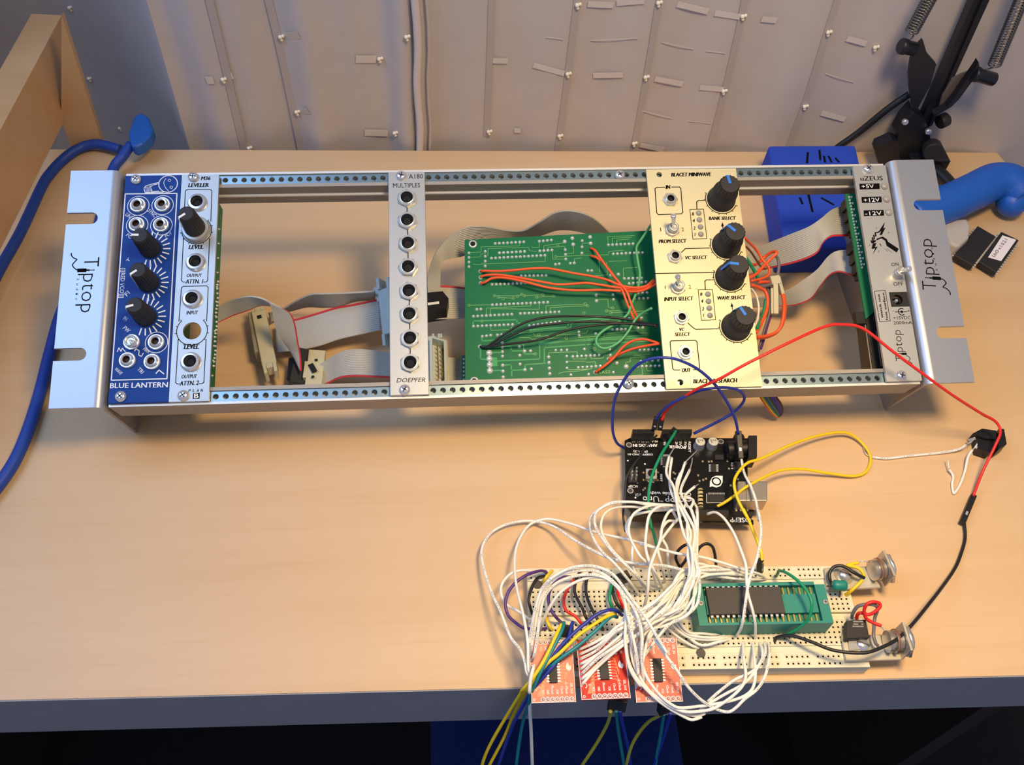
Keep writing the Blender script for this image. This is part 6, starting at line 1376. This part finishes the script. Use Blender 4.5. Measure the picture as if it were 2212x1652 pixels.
wire('blue', 'blue jumper wire plugged in left, looping low behind the black board', WP(['E', (485, 605, 24), (510, 560, 28), (580, 490, 36), (680, 430, 43), (850, 352, 50), (1000, 322, 52), (1130, 320, 50), (1225, 345, 46), (1272, 400, 40), (1250, 465, 34), (1160, 550, 27), (1000, 640, 21), (820, 728, 15)]), r=0.8, plugs=[(W('E', 485, 605, 24), W('E', 462, 710, 18), 2.7)])
wire('red', 'long red jumper wire curving over the right end of the rack to a black joint', WP(['E', (535, 612, 24), (580, 515, 30), (700, 425, 42), (850, 330, 54), (1050, 240, 66), 'Z', (1610, 787, 74), (1700, 742, 80), (1780, 706, 80), (1820, 701, 79), (1865, 710, 77), (1930, 760, 70), (2000, 812, 60), (2060, 855, 46), (2120, 893, 30), (2150, 910, 24), (2161, 932, 21), (2150, 962, 16), (2122, 1020, 8), (2102, 1072, 4)]), r=0.8, plugs=[(W('E', 535, 605, 24), W('E', 512, 715, 18), 2.7), (W('Z', 2103, 1070, 3), W('Z', 2078, 1130, 3), 2.9)])
wire('black', 'black wire from the black joint to the breadboard below the teal socket', WP(['Z', (2083, 1128, 2), (2085, 1160, 1.5), (2078, 1190, 2), (2060, 1232, 4), (2010, 1300, 14), (1950, 1370, 20), (1900, 1400, 22), (1860, 1410, 22), (1800, 1404, 20), (1750, 1385, 18), (1710, 1373, 15), (1680, 1376, 11), (1672, 1386, 8)]), r=0.85)
wire('green', 'green wire running from the black board power header down over its lettering', WP(['E', (660, 705, 18), (640, 740, 22), (590, 820, 24), (520, 935, 26), (450, 1100, 26), (420, 1250, 25), (418, 1400, 24), (440, 1560, 20), 'B', (320, 380, 16), (362, 548, 12)]), r=0.8)
wire('black', 'thin black wire hanging down the left side of the black board', WP(['E', (490, 745, 18), (440, 790, 20), (380, 860, 20), (345, 925, 20), (290, 1000, 20), (222, 1120, 19), (205, 1300, 17), (190, 1450, 14), (210, 1600, 12), 'A', (1815, 400, 11), (1850, 520, 12), (1950, 700, 14), (2060, 840, 16), (2110, 900, 9)]), r=0.6)
wire('yellow', 'yellow jumper wire making a wide loop to the right of the black board', WP(['E', (1030, 1378, 14), (1100, 1340, 16), (1200, 1270, 19), (1320, 1185, 21), 'Z', (1680, 1018, 12), (1730, 1013, 8), (1790, 1022, 4), (1845, 1028, 2), (1873, 1016, 1.5), (1880, 985, 1.5), (1857, 952, 2.5), (1825, 934, 5), (1770, 940, 8), (1710, 960, 12), (1645, 990, 18), 'E', (1300, 990, 22), (1210, 1085, 24), (1180, 1180, 24), (1215, 1320, 23), (1300, 1480, 22), 'B', (1220, 180, 22), (1290, 330, 22), (1350, 480, 22), (1395, 600, 22), (1408, 720, 20)]), r=0.8, plugs=[(W('B', 1406, 715, 20), W('B', 1402, 830, 10), 2.7)])
wire('white', 'white wire soldered to the loose black socket, running left to the yellow loop', WP(['H', (1490, 490, 5), (1430, 530, 3), (1300, 562, 1.5), (1100, 585, 1), (850, 610, 1), (660, 632, 1), (500, 618, 1)]), printed=True, tin0=WP(['H', (1490, 488, 5), (1540, 460, 7), (1580, 430, 7)]), tin1=WP(['H', (500, 618, 1), (435, 580, 1), (405, 485, 1)]))
wire('white', 'short bent white wire soldered to the loose black socket', WP(['H', (1555, 545, 5), (1510, 620, 4), (1480, 760, 2), (1430, 900, 1), (1375, 990, 1), (1355, 985, 1), (1345, 900, 1), (1355, 820, 1), (1315, 745, 3)]), tin0=WP(['H', (1555, 545, 5), (1590, 510, 6), (1610, 480, 7)]), tin1=WP(['H', (1315, 745, 3), (1305, 690, 4), (1298, 635, 5)]))
# loose socket
ls = thing('power_socket', 'loose black power socket on the desk at the right, two white wires soldered on', 'socket', W('H', 1740, 440, 0))
mb = MB()
P = [W('H', x, y, 9) for x, y in ((1560, 370), (1660, 318), (1810, 340), (1800, 430), (1690, 420))]; P = P if sum(P[i].x*P[(i+1) % 5].y-P[(i+1) % 5].x*P[i].y for i in range(5)) > 0 else P[::-1]
P2 = [W('H', x, y, 7) for x, y in ((1600, 420), (1820, 350), (1830, 510), (1740, 570), (1620, 530))]; P2 = P2 if sum(P2[i].x*P2[(i+1) % 5].y-P2[(i+1) % 5].x*P2[i].y for i in range(5)) > 0 else P2[::-1]
mb.solid([Vector((p.x, p.y, 0.2)) for p in P2], P2); mb.solid([Vector((p.x, p.y, 3)) for p in P], P); part('body', mb, BLK, ls)
P = [W('H', x, y, 10) for x, y in ((1835, 318), (1890, 322), (1918, 480), (1830, 540))]; P = P if sum(P[i].x*P[(i+1) % 4].y-P[(i+1) % 4].x*P[i].y for i in range(4)) > 0 else P[::-1]
mb = MB(); mb.solid([Vector((p.x, p.y, 0.2)) for p in P], P); part('front_plate', mb, BLK, ls)
for a, b in (((1520, 440), (1590, 420)), ((1590, 520), (1625, 470))):
    mb = MB(); obox(mb, W('H', *a, 6), W('H', *b, 7), 1.6, 0.5); part('solder_lug', mb, CHROME, ls)
# --- short breadboard jumpers ------------------------------------------
for c_, lb_, P in (('purple', 'large purple wire loop past the left end of the breadboard', ['A', (890, 990, 8), (870, 960, 12), (800, 953, 15), (650, 1000, 18), (520, 1090, 18), (430, 1205, 17), (395, 1350, 16), (430, 1480, 15), (520, 1570, 15), (620, 1632, 15), 'C', (540, 724, 12), (655, 724, 8)]),
                   ('purple', 'purple wire bending down from the upper strip to the left red board', ['C', (1055, 195, 8), (1000, 195, 13), (900, 208, 15), (800, 218, 17), (710, 290, 18), (665, 400, 18), (682, 520, 17), (740, 610, 16), (800, 668, 9)]),
                   ('red', 'red jumper wire with an S bend on the upper half of the breadboard', ['C', (920, 222, 8), (905, 260, 13), (850, 340, 14), (815, 450, 14), (842, 545, 14), (930, 600, 14), (985, 665, 13), (1010, 690, 8)]),
                   ('black', 'black jumper wire right beside the red S-shaped one', ['C', (990, 150, 8), (960, 190, 13), (930, 280, 14), (925, 360, 14), (955, 440, 14), (1000, 520, 14), (1035, 610, 14), (1095, 690, 8)]),
                   ('black', 'black jumper wire second right of the red S-shaped one', ['C', (1080, 155, 8), (1070, 190, 13), (1040, 260, 14), (1040, 380, 14), (1080, 500, 14), (1140, 610, 14), (1185, 690, 13), (1205, 740, 8)]),
                   ('black', 'black jumper wire hooked around the left end of the breadboard', ['C', (625, 200, 9), (555, 222, 13), (500, 320, 14), (470, 430, 14), (485, 520, 13), (505, 580, 10)]),
                   ('yellow', 'short yellow jumper at the top left of the breadboard', ['C', (705, 145, 8), (680, 170, 13), (635, 225, 14), (612, 295, 8)]),
                   ('yellow', 'short yellow jumper bridging the groove at the left', ['C', (640, 590, 9), (655, 660, 12), (690, 720, 11), (705, 740, 8)]),
                   ('green', 'short green jumper beside the red-and-black pair on the breadboard', ['C', (1330, 210, 8), (1310, 240, 12), (1280, 340, 14), (1270, 440, 14), (1290, 505, 12), (1312, 535, 8)]),
                   ('red', 'short red jumper curving beside the short green one', ['C', (1342, 300, 9), (1350, 360, 12), (1375, 440, 13), (1412, 525, 9)]),
                   ('black', 'short black jumper looping between the green and red jumpers', ['C', (1320, 240, 9), (1300, 310, 13), (1310, 400, 14), (1350, 490, 13), (1420, 560, 9)]),
                   ('black', 'black wire with two humps rising behind the breadboard', ['B', (590, 752, 10), (560, 700, 12), (550, 650, 14), (580, 585, 16), (650, 535, 16), (690, 560, 16), (650, 680, 14), (600, 752, 11)]),
                   ('black', 'black wire arch standing behind the teal socket', ['B', (700, 800, 10), (740, 680, 16), (780, 570, 20), (850, 525, 22), (910, 550, 20), (935, 620, 16), (945, 700, 12), (952, 760, 8)]),
                   ('green', 'green wire bowed across the right end of the teal socket', ['G', (-15, 352, 8), (0, 320, 14), (20, 290, 18), (100, 312, 24), (220, 392, 29), (330, 505, 31), (398, 640, 31), (400, 750, 29), (360, 870, 25), (250, 970, 19), (120, 1045, 13), (40, 1080, 8)])):
    wire(c_, lb_, WP(P), r=0.78)
# dual-colour sleeves near the right of the arch
mb = MB(); obox(mb, W('C', 1350, 225, 20), W('C', 1465, 175, 20), 4.5, 5, (0, 0, 1), 0.3)
single('plug_housing', mb, BLK, 'small black double plug on the upper strip under the arching white wires', 'connector')
# --- leads falling off the desk -------------------------------------------
def off(t, x, y, z): return W(t, x, y, z)
for c_, lb_, P in (('yellow', 'yellow lead hanging over the desk edge, leftmost of the falling leads', ['C', (795, 680, 26), (740, 790, 28), (650, 980, 28), (565, 1130, 27), (480, 1250, 24), (400, 1340, 16), 'F', (560, 155, 6), (440, 345, -14), (300, 580, -36), (220, 740, -52), (180, 860, -66), (150, 960, -90)]),
                   ('teal', 'teal lead lying beside the leftmost yellow lead on the left red board', ['C', (818, 660, 26), (800, 740, 28), (725, 890, 28), (630, 1070, 27), (550, 1230, 24), (490, 1370, 16), 'F', (620, 300, -2), (575, 430, -18), (540, 620, -38), (510, 849, -62), (505, 960, -90)]),
                   ('blue', 'dark blue lead under the teal lead on the left red board', ['C', (905, 655, 26), (880, 750, 27), (850, 850, 27), (780, 1010, 26), (650, 1165, 24), (520, 1310, 18), 'F', (590, 260, 2), (500, 420, -16), (430, 590, -36), (335, 860, -64), (300, 960, -90)]),
                   ('yellow', 'yellow lead coming from the middle plug and crossing the left red board', ['C', (1330, 580, 26), (1290, 582, 29), (1200, 625, 30), (1080, 705, 30), (960, 790, 30), (860, 885, 29), (760, 980, 28), (640, 1080, 26), (520, 1240, 22), (455, 1330, 14), 'F', (600, 155, 4), (500, 330, -14), (400, 570, -36), (310, 745, -52), (245, 870, -66), (210, 970, -90)]),
                   ('teal', 'teal lead coming from the middle plug, lowest of the crossing pair', ['C', (1345, 610, 24), (1300, 598, 28), (1240, 640, 29), (1130, 745, 29), (950, 900, 28), (790, 1012, 27), (700, 1090, 25), (600, 1220, 20), (540, 1330, 14)]),
                   ('blue', 'blue lead bowed from the middle plug down to the left red board', ['C', (1395, 590, 24), (1350, 552, 29), (1280, 535, 31), (1220, 550, 32), (1130, 592, 32), (1000, 695, 31), (880, 800, 30), (760, 930, 28), (690, 1040, 26), (600, 1180, 22), (520, 1330, 14)]),
                   ('shaded_yellow', 'yellow lead, shade painted in, falling from the plug under the middle red board', ['F', (1410, 335, 4), (1405, 380, -4), (1370, 480, -20), (1270, 655, -42), (1140, 850, -66), (1080, 950, -90)]),
                   ('teal', 'teal lead falling from the plug under the middle red board', ['F', (1465, 330, 4), (1470, 380, -4), (1490, 550, -28), (1515, 700, -48), (1540, 860, -68), (1550, 950, -90)]),
                   ('deep blue', 'deep blue lead falling from the plug under the middle red board', ['F', (1500, 330, 4), (1510, 390, -4), (1545, 540, -26), (1580, 690, -46), (1602, 860, -68), (1610, 950, -90)]),
                   ('shaded_yellow', 'yellow lead, shade painted in, bowing left from the plug under the right red board', ['F', (1895, 362, 2), (1860, 388, -6), (1780, 432, -14), (1690, 530, -26), (1610, 670, -42), (1560, 855, -66), (1545, 950, -90)]),
                   ('teal', 'teal lead falling from the plug under the right red board', ['F', (1918, 360, 2), (1912, 420, -10), (1885, 590, -32), (1860, 720, -48), (1838, 860, -68), (1825, 950, -90)]),
                   ('deep blue', 'deep blue lead falling from the plug under the right red board', ['F', (1985, 350, 2), (1960, 440, -12), (1915, 590, -32), (1870, 720, -48), (1826, 860, -68), (1810, 950, -90)])):
    q_ = WP(P)
    if P[-1][2] == -90: q_ += [q_[-1]+(q_[-1]-q_[-2])*k_+Vector((0, 0, -30*k_)) for k_ in (1.5, 4)]
    wire(c_, lb_, q_, r=0.85)
wire('white', 'plain white wire dropping straight down over the left corner of the desk edge', WP(['C', (525, 1085, 24), (510, 1130, 27), (488, 1220, 26), (476, 1350, 22), 'F', (642, 150, 14), (640, 300, 0), (652, 550, -28), (662, 850, -62), (664, 950, -90), W('F', 664, 950, -90)+Vector((2, -8, -120))]), r=0.85)
for lb_, a, b, w_ in (('flat black plug on the left red board holding yellow, teal and blue leads', ('C', 848, 700, 27), ('C', 838, 815, 24), 6.5),
                      ('black plug clipped under the middle red board at the desk edge', ('F', 1485, 240, 10), ('F', 1462, 342, 3), 8.5), ('black plug clipped under the right red board at the desk edge', ('F', 1950, 285, 10), ('F', 1938, 365, 2), 6)):
    mb = MB(); obox(mb, W(*a), W(*b), w_, 3.4, (0, 0, 1), 0.3); single('plug_housing', mb, BLK, lb_, 'connector')
# ================================================================== BRACKETS WITH JACKS AT THE RIGHT
def jack_bracket(label, t, quad, z, jb, ja, scr, zj):
    b = thing('jack_bracket', label, 'bracket', W(t, *quad[3], ZT), 'aluminium jack brackets')
    P = [W(t, *p, z) for p in quad]
    mb = MB(); Pc = P if sum(P[i].x*P[(i+1) % 4].y-P[(i+1) % 4].x*P[i].y for i in range(4)) > 0 else P[::-1]
    mb.solid([p-Vector((0, 0, 1.3)) for p in Pc], Pc); o = part('plate', mb, mat('bracket_aluminium', (206, 198, 178), 0.4, 0.6, noise=0.1, nscale=150), b); bevel(o, 0.3, 1)
    a, c = W(t, *ja, zj), W(t, *jb, zj); d = (a-c).normalized()
    mb = MB(); fx = c.lerp(a, 0.72); X = X3(fx, d, (0, 1, 0)); hw_ = 7.0
    mb.box((-hw_, -6.5, -0.6), (hw_, 6.5, 0.7), X, 0.3); part('flange', mb, mat('bracket_aluminium', (206, 198, 178), 0.4, 0.6), b)
    mb = MB(); X = X3(c, d, (0, 1, 0)); LL = (a-c).length
    mb.lathe([(3.0, 0), (5.2, 0.3), (5.2, LL*0.18), (4.2, LL*0.2), (4.2, LL*0.3), (5.6, LL*0.32), (5.6, LL*0.44), (4.6, LL*0.46), (4.6, LL*0.64)], 24, X); jk = part('jack', mb, mat('jack_steel', (196, 186, 170), 0.3, 0.8), b); smooth_shade(jk, 30)
    mb = MB(); mb.lathe([(5.8, LL*0.36), (5.8, LL*0.42)], 24, X); part('jack_insulator', mb, mat('phenolic', (140, 82, 50), 0.6), jk)
    mb = MB(); mb.lathe([(8.2, LL*0.78), (8.2, LL*0.9), (7, LL*0.94)], 6, X); part('hex_nut', mb, NICK, jk)
    mb = MB(); mb.lathe([(5.0, LL*0.9), (5.0, LL*1.05), (3.4, LL*1.06), (3.2, LL*0.9)], 24, X); part('bushing', mb, NICK, jk)
    s_ = W(t, *scr, z)
    mb = MB(); mb.lathe([(4.9, 0), (4.9, 0.5)], 24, Matrix.Translation(s_)); part('washer', mb, mat('washer_steel', (190, 186, 170), 0.35, 0.8), b)
    mb = MB(); mb.lathe([(3.3, 0.5), (3.3, 1.2), (2.6, 2.4), (1.4, 2.9)], 24, Matrix.Translation(s_)); sc_ = part('screw', mb, CHROME, b); smooth_shade(sc_, 60)
    mb = MB(); mb.box((s_.x-3.0, s_.y-0.35, s_.z+2.3), (s_.x+3.0, s_.y+0.35, s_.z+2.96), Matrix.Translation(s_) @ Matrix.Rotation(-0.45, 4, 'Z') @ Matrix.Translation(-s_)); part('slot', mb, mat('slot_dark', (70, 68, 64), 0.5), sc_)
    return b
jack_bracket('aluminium bracket with a jack at the upper right corner of the breadboard', 'G', ((550, 255), (1110, 232), (1230, 488), (590, 525)), ZT+2, (1110, 285), (1335, 250), (785, 345), ZT+7)
jack_bracket('aluminium bracket with a jack and a regulator at the lower right corner of the breadboard', 'G', ((755, 1055), (1460, 1040), (1480, 1345), (810, 1368)), ZT+2, (1290, 1130), (1560, 1120), (1000, 1175), ZT+7)
rg = thing('voltage_regulator', 'square black regulator chip with a metal tab, on the lower bracket', 'chip', W('G', 950, 980, ZT))
P = [W('G', x, y, 16) for x, y in ((815, 1095), (1095, 1085), (1050, 865), (815, 880))]; Pc = P if sum(P[i].x*P[(i+1) % 4].y-P[(i+1) % 4].x*P[i].y for i in range(4)) > 0 else P[::-1]
mb = MB(); mb.solid([p-Vector((0, 0, 4.3)) for p in Pc], Pc); o = part('body', mb, BLKR, rg); bevel(o, 0.5, 2)
mb = MB(); P = [W('G', x, y, 12.6) for x, y in ((860, 1230), (1085, 1215), (1095, 1080), (840, 1090))]; mb.solid([p-Vector((0, 0, 1.2)) for p in P], P); part('tab', mb, NICK, rg)
mb = MB()
for y, segs in ((893, ((905, 935), (945, 960), (975, 1010))), (925, ((905, 950), (1000, 1012))), (952, ((895, 915), (925, 970), (980, 1015)))):
    for xa, xb in segs: mb.line([W('G', xa, y, 16), W('G', xb, y, 16)], 0.7, 0.06)
part('faint_print', mb, mat('faint_print', (140, 138, 130), 0.6), rg)
for i in range(3):
    mb = MB(); obox(mb, W('G', 870+i*42, 868, 14), W('G', 880+i*38, 845, 14), 0.8, 0.5); part('leg', mb, TIN, rg)
for c_, lb_, P in (('grey', 'dark grey wire looping from the regulator to the lower jack', ['G', (880, 850, 14), (895, 790, 18), (950, 715, 22), (1040, 690, 24), (1120, 690, 24), (1175, 710, 23), (1185, 760, 20), (1160, 830, 18), (1150, 880, 17), (1145, 950, 17), (1140, 1060, 17), (1165, 1150, 16), (1190, 1180, 15)]),
                   ('red', 'red wire curling from the regulator to the lower jack', ['G', (935, 860, 14), (950, 810, 17), (990, 790, 19), (1080, 810, 20), (1150, 780, 22), (1215, 720, 24), (1205, 675, 25), (1130, 660, 26), (1060, 690, 25), (1028, 760, 22), (1050, 850, 19), (1120, 900, 18), (1232, 945, 18)]),
                   ('black', 'black and bare wire loop around the screw of the upper bracket', ['G', (650, 470, 12), (622, 400, 14), (615, 320, 15), (660, 250, 16), (740, 228, 17), (820, 255, 17), (900, 310, 17), (980, 350, 16), (1030, 375, 15)]),
                   ('yellow', 'yellow wire over the upper bracket, bent to the jack lug', ['G', (960, 195, 16), (880, 208, 16), (830, 225, 16), (900, 240, 16), (960, 260, 16), (1005, 300, 16), (1030, 355, 15)]),
                   ('yellow', 'short yellow jumper from the upper bracket into the breadboard corner', ['G', (1005, 405, 15), (960, 450, 15), (870, 530, 13), (800, 590, 8)])):
    wire(c_, lb_, WP(P), r=0.85, tin1=WP(['G', (1232, 945, 18), (1270, 1000, 17), (1340, 1012, 17)]) if 'curling' in lb_ else None, tin0=WP(['G', (960, 195, 16), (1000, 170, 17), (1080, 185, 17)]) if 'jack lug' in lb_ else None)
cpz = thing('capacitor', 'small teal film capacitor on bare legs beside the teal socket', 'capacitor', W('G', 730, 470, ZT))
mb = MB(); a, b = W('G', 645, 465, 17), W('G', 825, 465, 17); mb.lathe([(0.5, 0), (2.2, 0.5), (2.9, 1.6), (2.5, (b-a).length/2), (2.9, (b-a).length-1.6), (2.2, (b-a).length-0.5), (0.5, (b-a).length)], 20, X3(a, b-a)); part('body', mb, TEAL, cpz)
for P in (['G', (648, 470, 17), (600, 472, 17), (585, 475, 14)], ['G', (735, 500, 15), (740, 560, 12), (730, 610, 8)]):
    mb = MB(); mb.tube(WP(P), 0.45, 6); part('leg', mb, mat('leg_dark', (70, 66, 62), 0.4, 0.6), cpz)
# ================================================================== WIRES ON THE WAVE MODULE
def KP(t, pts): return [KW(t, x, y, z) for x, y, z in pts]
for c_, lb_, P, r_ in (('orange', 'orange wire across the green board, top one of three from its left side', ('J', [(565, 965, -24), (600, 962, -22), (720, 965, -20), (850, 958, -18), (1000, 943, -17), (1150, 940, -17), (1250, 955, -17), (1400, 985, -17), (1550, 1010, -17), (1680, 1040, -16), (1790, 1085, -15), (1900, 1110, -14), (2020, 1100, -12), (2100, 1040, -8)]), 0.72),
                       ('orange', 'orange wire across the green board, middle one of three', ('J', [(565, 1015, -24), (620, 1000, -22), (720, 997, -20), (830, 1010, -19), (1000, 1040, -18), (1150, 1068, -18), (1250, 1083, -18), (1380, 1078, -18), (1500, 1070, -17), (1620, 1085, -17), (1780, 1110, -16), (1950, 1122, -14), (2060, 1090, -11), (2110, 1050, -8)]), 0.72),
                       ('orange', 'orange wire across the green board, lowest one of three', ('J', [(565, 1075, -24), (610, 1060, -22), (660, 1030, -21), (740, 1022, -20), (850, 1035, -19), (1000, 1070, -18), (1150, 1108, -18), (1300, 1128, -18), (1450, 1135, -18), (1650, 1132, -17), (1830, 1142, -16), (1980, 1140, -14), (2090, 1095, -10), (2130, 1065, -8)]), 0.72),
                       ('orange', 'orange wire dropping steeply down the right side of the green board', ('J', [(1540, 760, -24), (1580, 785, -21), (1640, 870, -19), (1720, 980, -17), (1800, 1075, -15), (1860, 1150, -14), (1900, 1260, -15), (1940, 1350, -17), (1990, 1430, -22)]), 0.72),
                       ('orange', 'second steep orange wire down the green board, starting lower', ('J', [(1540, 830, -24), (1590, 845, -21), (1660, 900, -19), (1740, 1000, -17), (1790, 1080, -16), (1830, 1160, -15), (1870, 1270, -16), (1920, 1380, -18), (1960, 1410, -22)]), 0.72),
                       ('orange', 'orange wire from the lower edge of the green board, reaching furthest down', ('I', [(1580, 918, -24), (1650, 870, -20), (1740, 795, -18), (1820, 700, -16), (1900, 645, -14), (1990, 625, -12), (2060, 635, -10), (2150, 665, -6)]), 0.72),
                       ('orange', 'orange wire joining the low one on the green board from the solder pad above', ('I', [(1700, 800, -23), (1760, 775, -20), (1830, 740, -17), (1930, 705, -14), (2050, 680, -10), (2150, 665, -6)]), 0.72),
                       ('light green', 'pale green wire looping in a bow over the green board', ('I', [(2080, -400, -4), (2040, -335, -10), (1990, -262, -13), (1950, -200, -15), (1945, -150, -16), (1962, -42, -17), (1976, 58, -17), (1955, 180, -17), (1900, 320, -16), (1870, 400, -16), (1790, 470, -16), (1660, 545, -16), (1600, 600, -16), (1590, 655, -16), (1630, 700, -16), (1700, 700, -16), (1790, 650, -16), (1870, 560, -15), (1930, 460, -14), (1990, 400, -12), (2080, 350, -6)]), 0.75),
                       ('black', 'upper thin black wire across the green board', ('I', [(565, 690, -24), (630, 685, -22), (690, 640, -20), (800, 565, -18), (950, 480, -16), (1100, 438, -15), (1250, 423, -14), (1400, 420, -13), (1600, 425, -13), (1800, 440, -14), (1980, 470, -14), (2130, 520, -8)]), 0.65),
                       ('black', 'middle thin black wire across the green board', ('I', [(565, 695, -24), (640, 690, -22), (760, 630, -20), (950, 540, -18), (1100, 505, -16), (1300, 480, -15), (1500, 468, -14), (1700, 472, -14), (1900, 490, -14), (2130, 505, -8)]), 0.65),
                       ('black', 'lowest thin black wire across the green board', ('I', [(560, 690, -24), (660, 690, -22), (800, 668, -20), (1000, 645, -18), (1150, 610, -17), (1300, 555, -16), (1450, 520, -15), (1600, 500, -15), (1800, 485, -14), (2000, 490, -13), (2130, 500, -8)]), 0.65),
                       ('orange', 'thick orange wire loop sticking out furthest right of the cream module', ('K', [(310, 775, -6), (380, 770, -10), (460, 745, -14), (520, 690, -14), (550, 560, -14), (548, 440, -16), (510, 340, -18), (450, 290, -20), (330, 285, -12)]), 0.95),
                       ('orange', 'slim orange wire bowing right beside the grey and green wires', ('K', [(300, 740, -6), (350, 650, -12), (395, 540, -14), (405, 440, -14), (385, 370, -14), (340, 340, -12), (260, 310, -6)]), 1.0),
                       ('orange', 'orange wire loop crossing diagonally at the upper right of the cream module', ('K', [(235, 250, -6), (300, 215, -12), (390, 120, -16), (470, 45, -14), (485, 15, -14), (440, 20, -18), (370, 70, -22), (300, 130, -20), (230, 120, -10)]), 0.9),
                       ('orange', 'orange wire coming out from behind the second knob', ('Q', [(40, 950, 0), (100, 1010, -6), (170, 1080, -12), (220, 1150, -15), (260, 1220, -16), (330, 1300, -16), (340, 1380, -16), (280, 1430, -14), (120, 1470, -8)]), 0.72),
                       ('grey', 'dark purple-grey wire hooked around the cream clip', ('K', [(240, 320, -6), (330, 325, -12), (420, 310, -16), (480, 260, -16), (505, 160, -16), (500, 90, -16), (485, 60, -18)]), 0.9),
                       ('green', 'short green wire behind the cream module at upper right', ('K', [(205, 60, -5), (260, 140, -10), (310, 230, -14), (330, 280, -16)]), 1.0),
                       ('green', 'green wire running beside the slim orange one', ('K', [(390, 440, -15), (375, 530, -15), (345, 630, -14), (310, 700, -6)]), 1.0),
                       ('grey', 'long grey wire hanging down behind the right edge of the cream module', ('K', [(400, 330, -20), (430, 440, -18), (420, 560, -18), (385, 680, -18), (350, 800, -16), (325, 900, -8)]), 0.72),
                       ('brown', 'thin brown wire from under the second knob into the orange loops', ('K', [(215, -30, -3), (260, 20, -8), (300, 80, -12), (340, 140, -15), (390, 170, -17)]), 0.6),
                       ('orange', 'second orange strand beside the furthest right loop', ('K', [(315, 785, -7), (390, 780, -12), (480, 740, -16), (540, 660, -16), (562, 540, -16), (556, 430, -18), (520, 330, -20), (470, 290, -21)]), 0.8),
                       ('purple', 'thin purple wire down between the cream module and the clip', ('K', [(420, 330, -22), (455, 440, -22), (440, 560, -21), (400, 690, -20), (365, 820, -17), (345, 880, -9)]), 0.7),
                       ('white', 'thin pale wire close along the right edge of the cream module', ('K', [(250, 330, -8), (300, 400, -12), (325, 500, -13), (318, 600, -12), (290, 680, -6)]), 0.6)):
    wire(c_, lb_, KP(*P), r=r_)
clp = thing('wire_clip', 'cream two-pronged wire clip among the orange wires', 'connector', KW('K', 480, 380, -20))
mb = MB(); obox(mb, KW('K', 470, 225, -14), KW('K', 490, 300, -14), 5.5, 4, (0, 0, 1), 0.3); obox(mb, KW('K', 447, 340, -15), KW('K', 450, 565, -16), 1.5, 4); obox(mb, KW('K', 478, 300, -14), KW('K', 482, 565, -15), 2.6, 3); obox(mb, KW('K', 505, 235, -14), KW('K', 545, 390, -16), 1.8, 3); part('body', mb, IDC, clp)
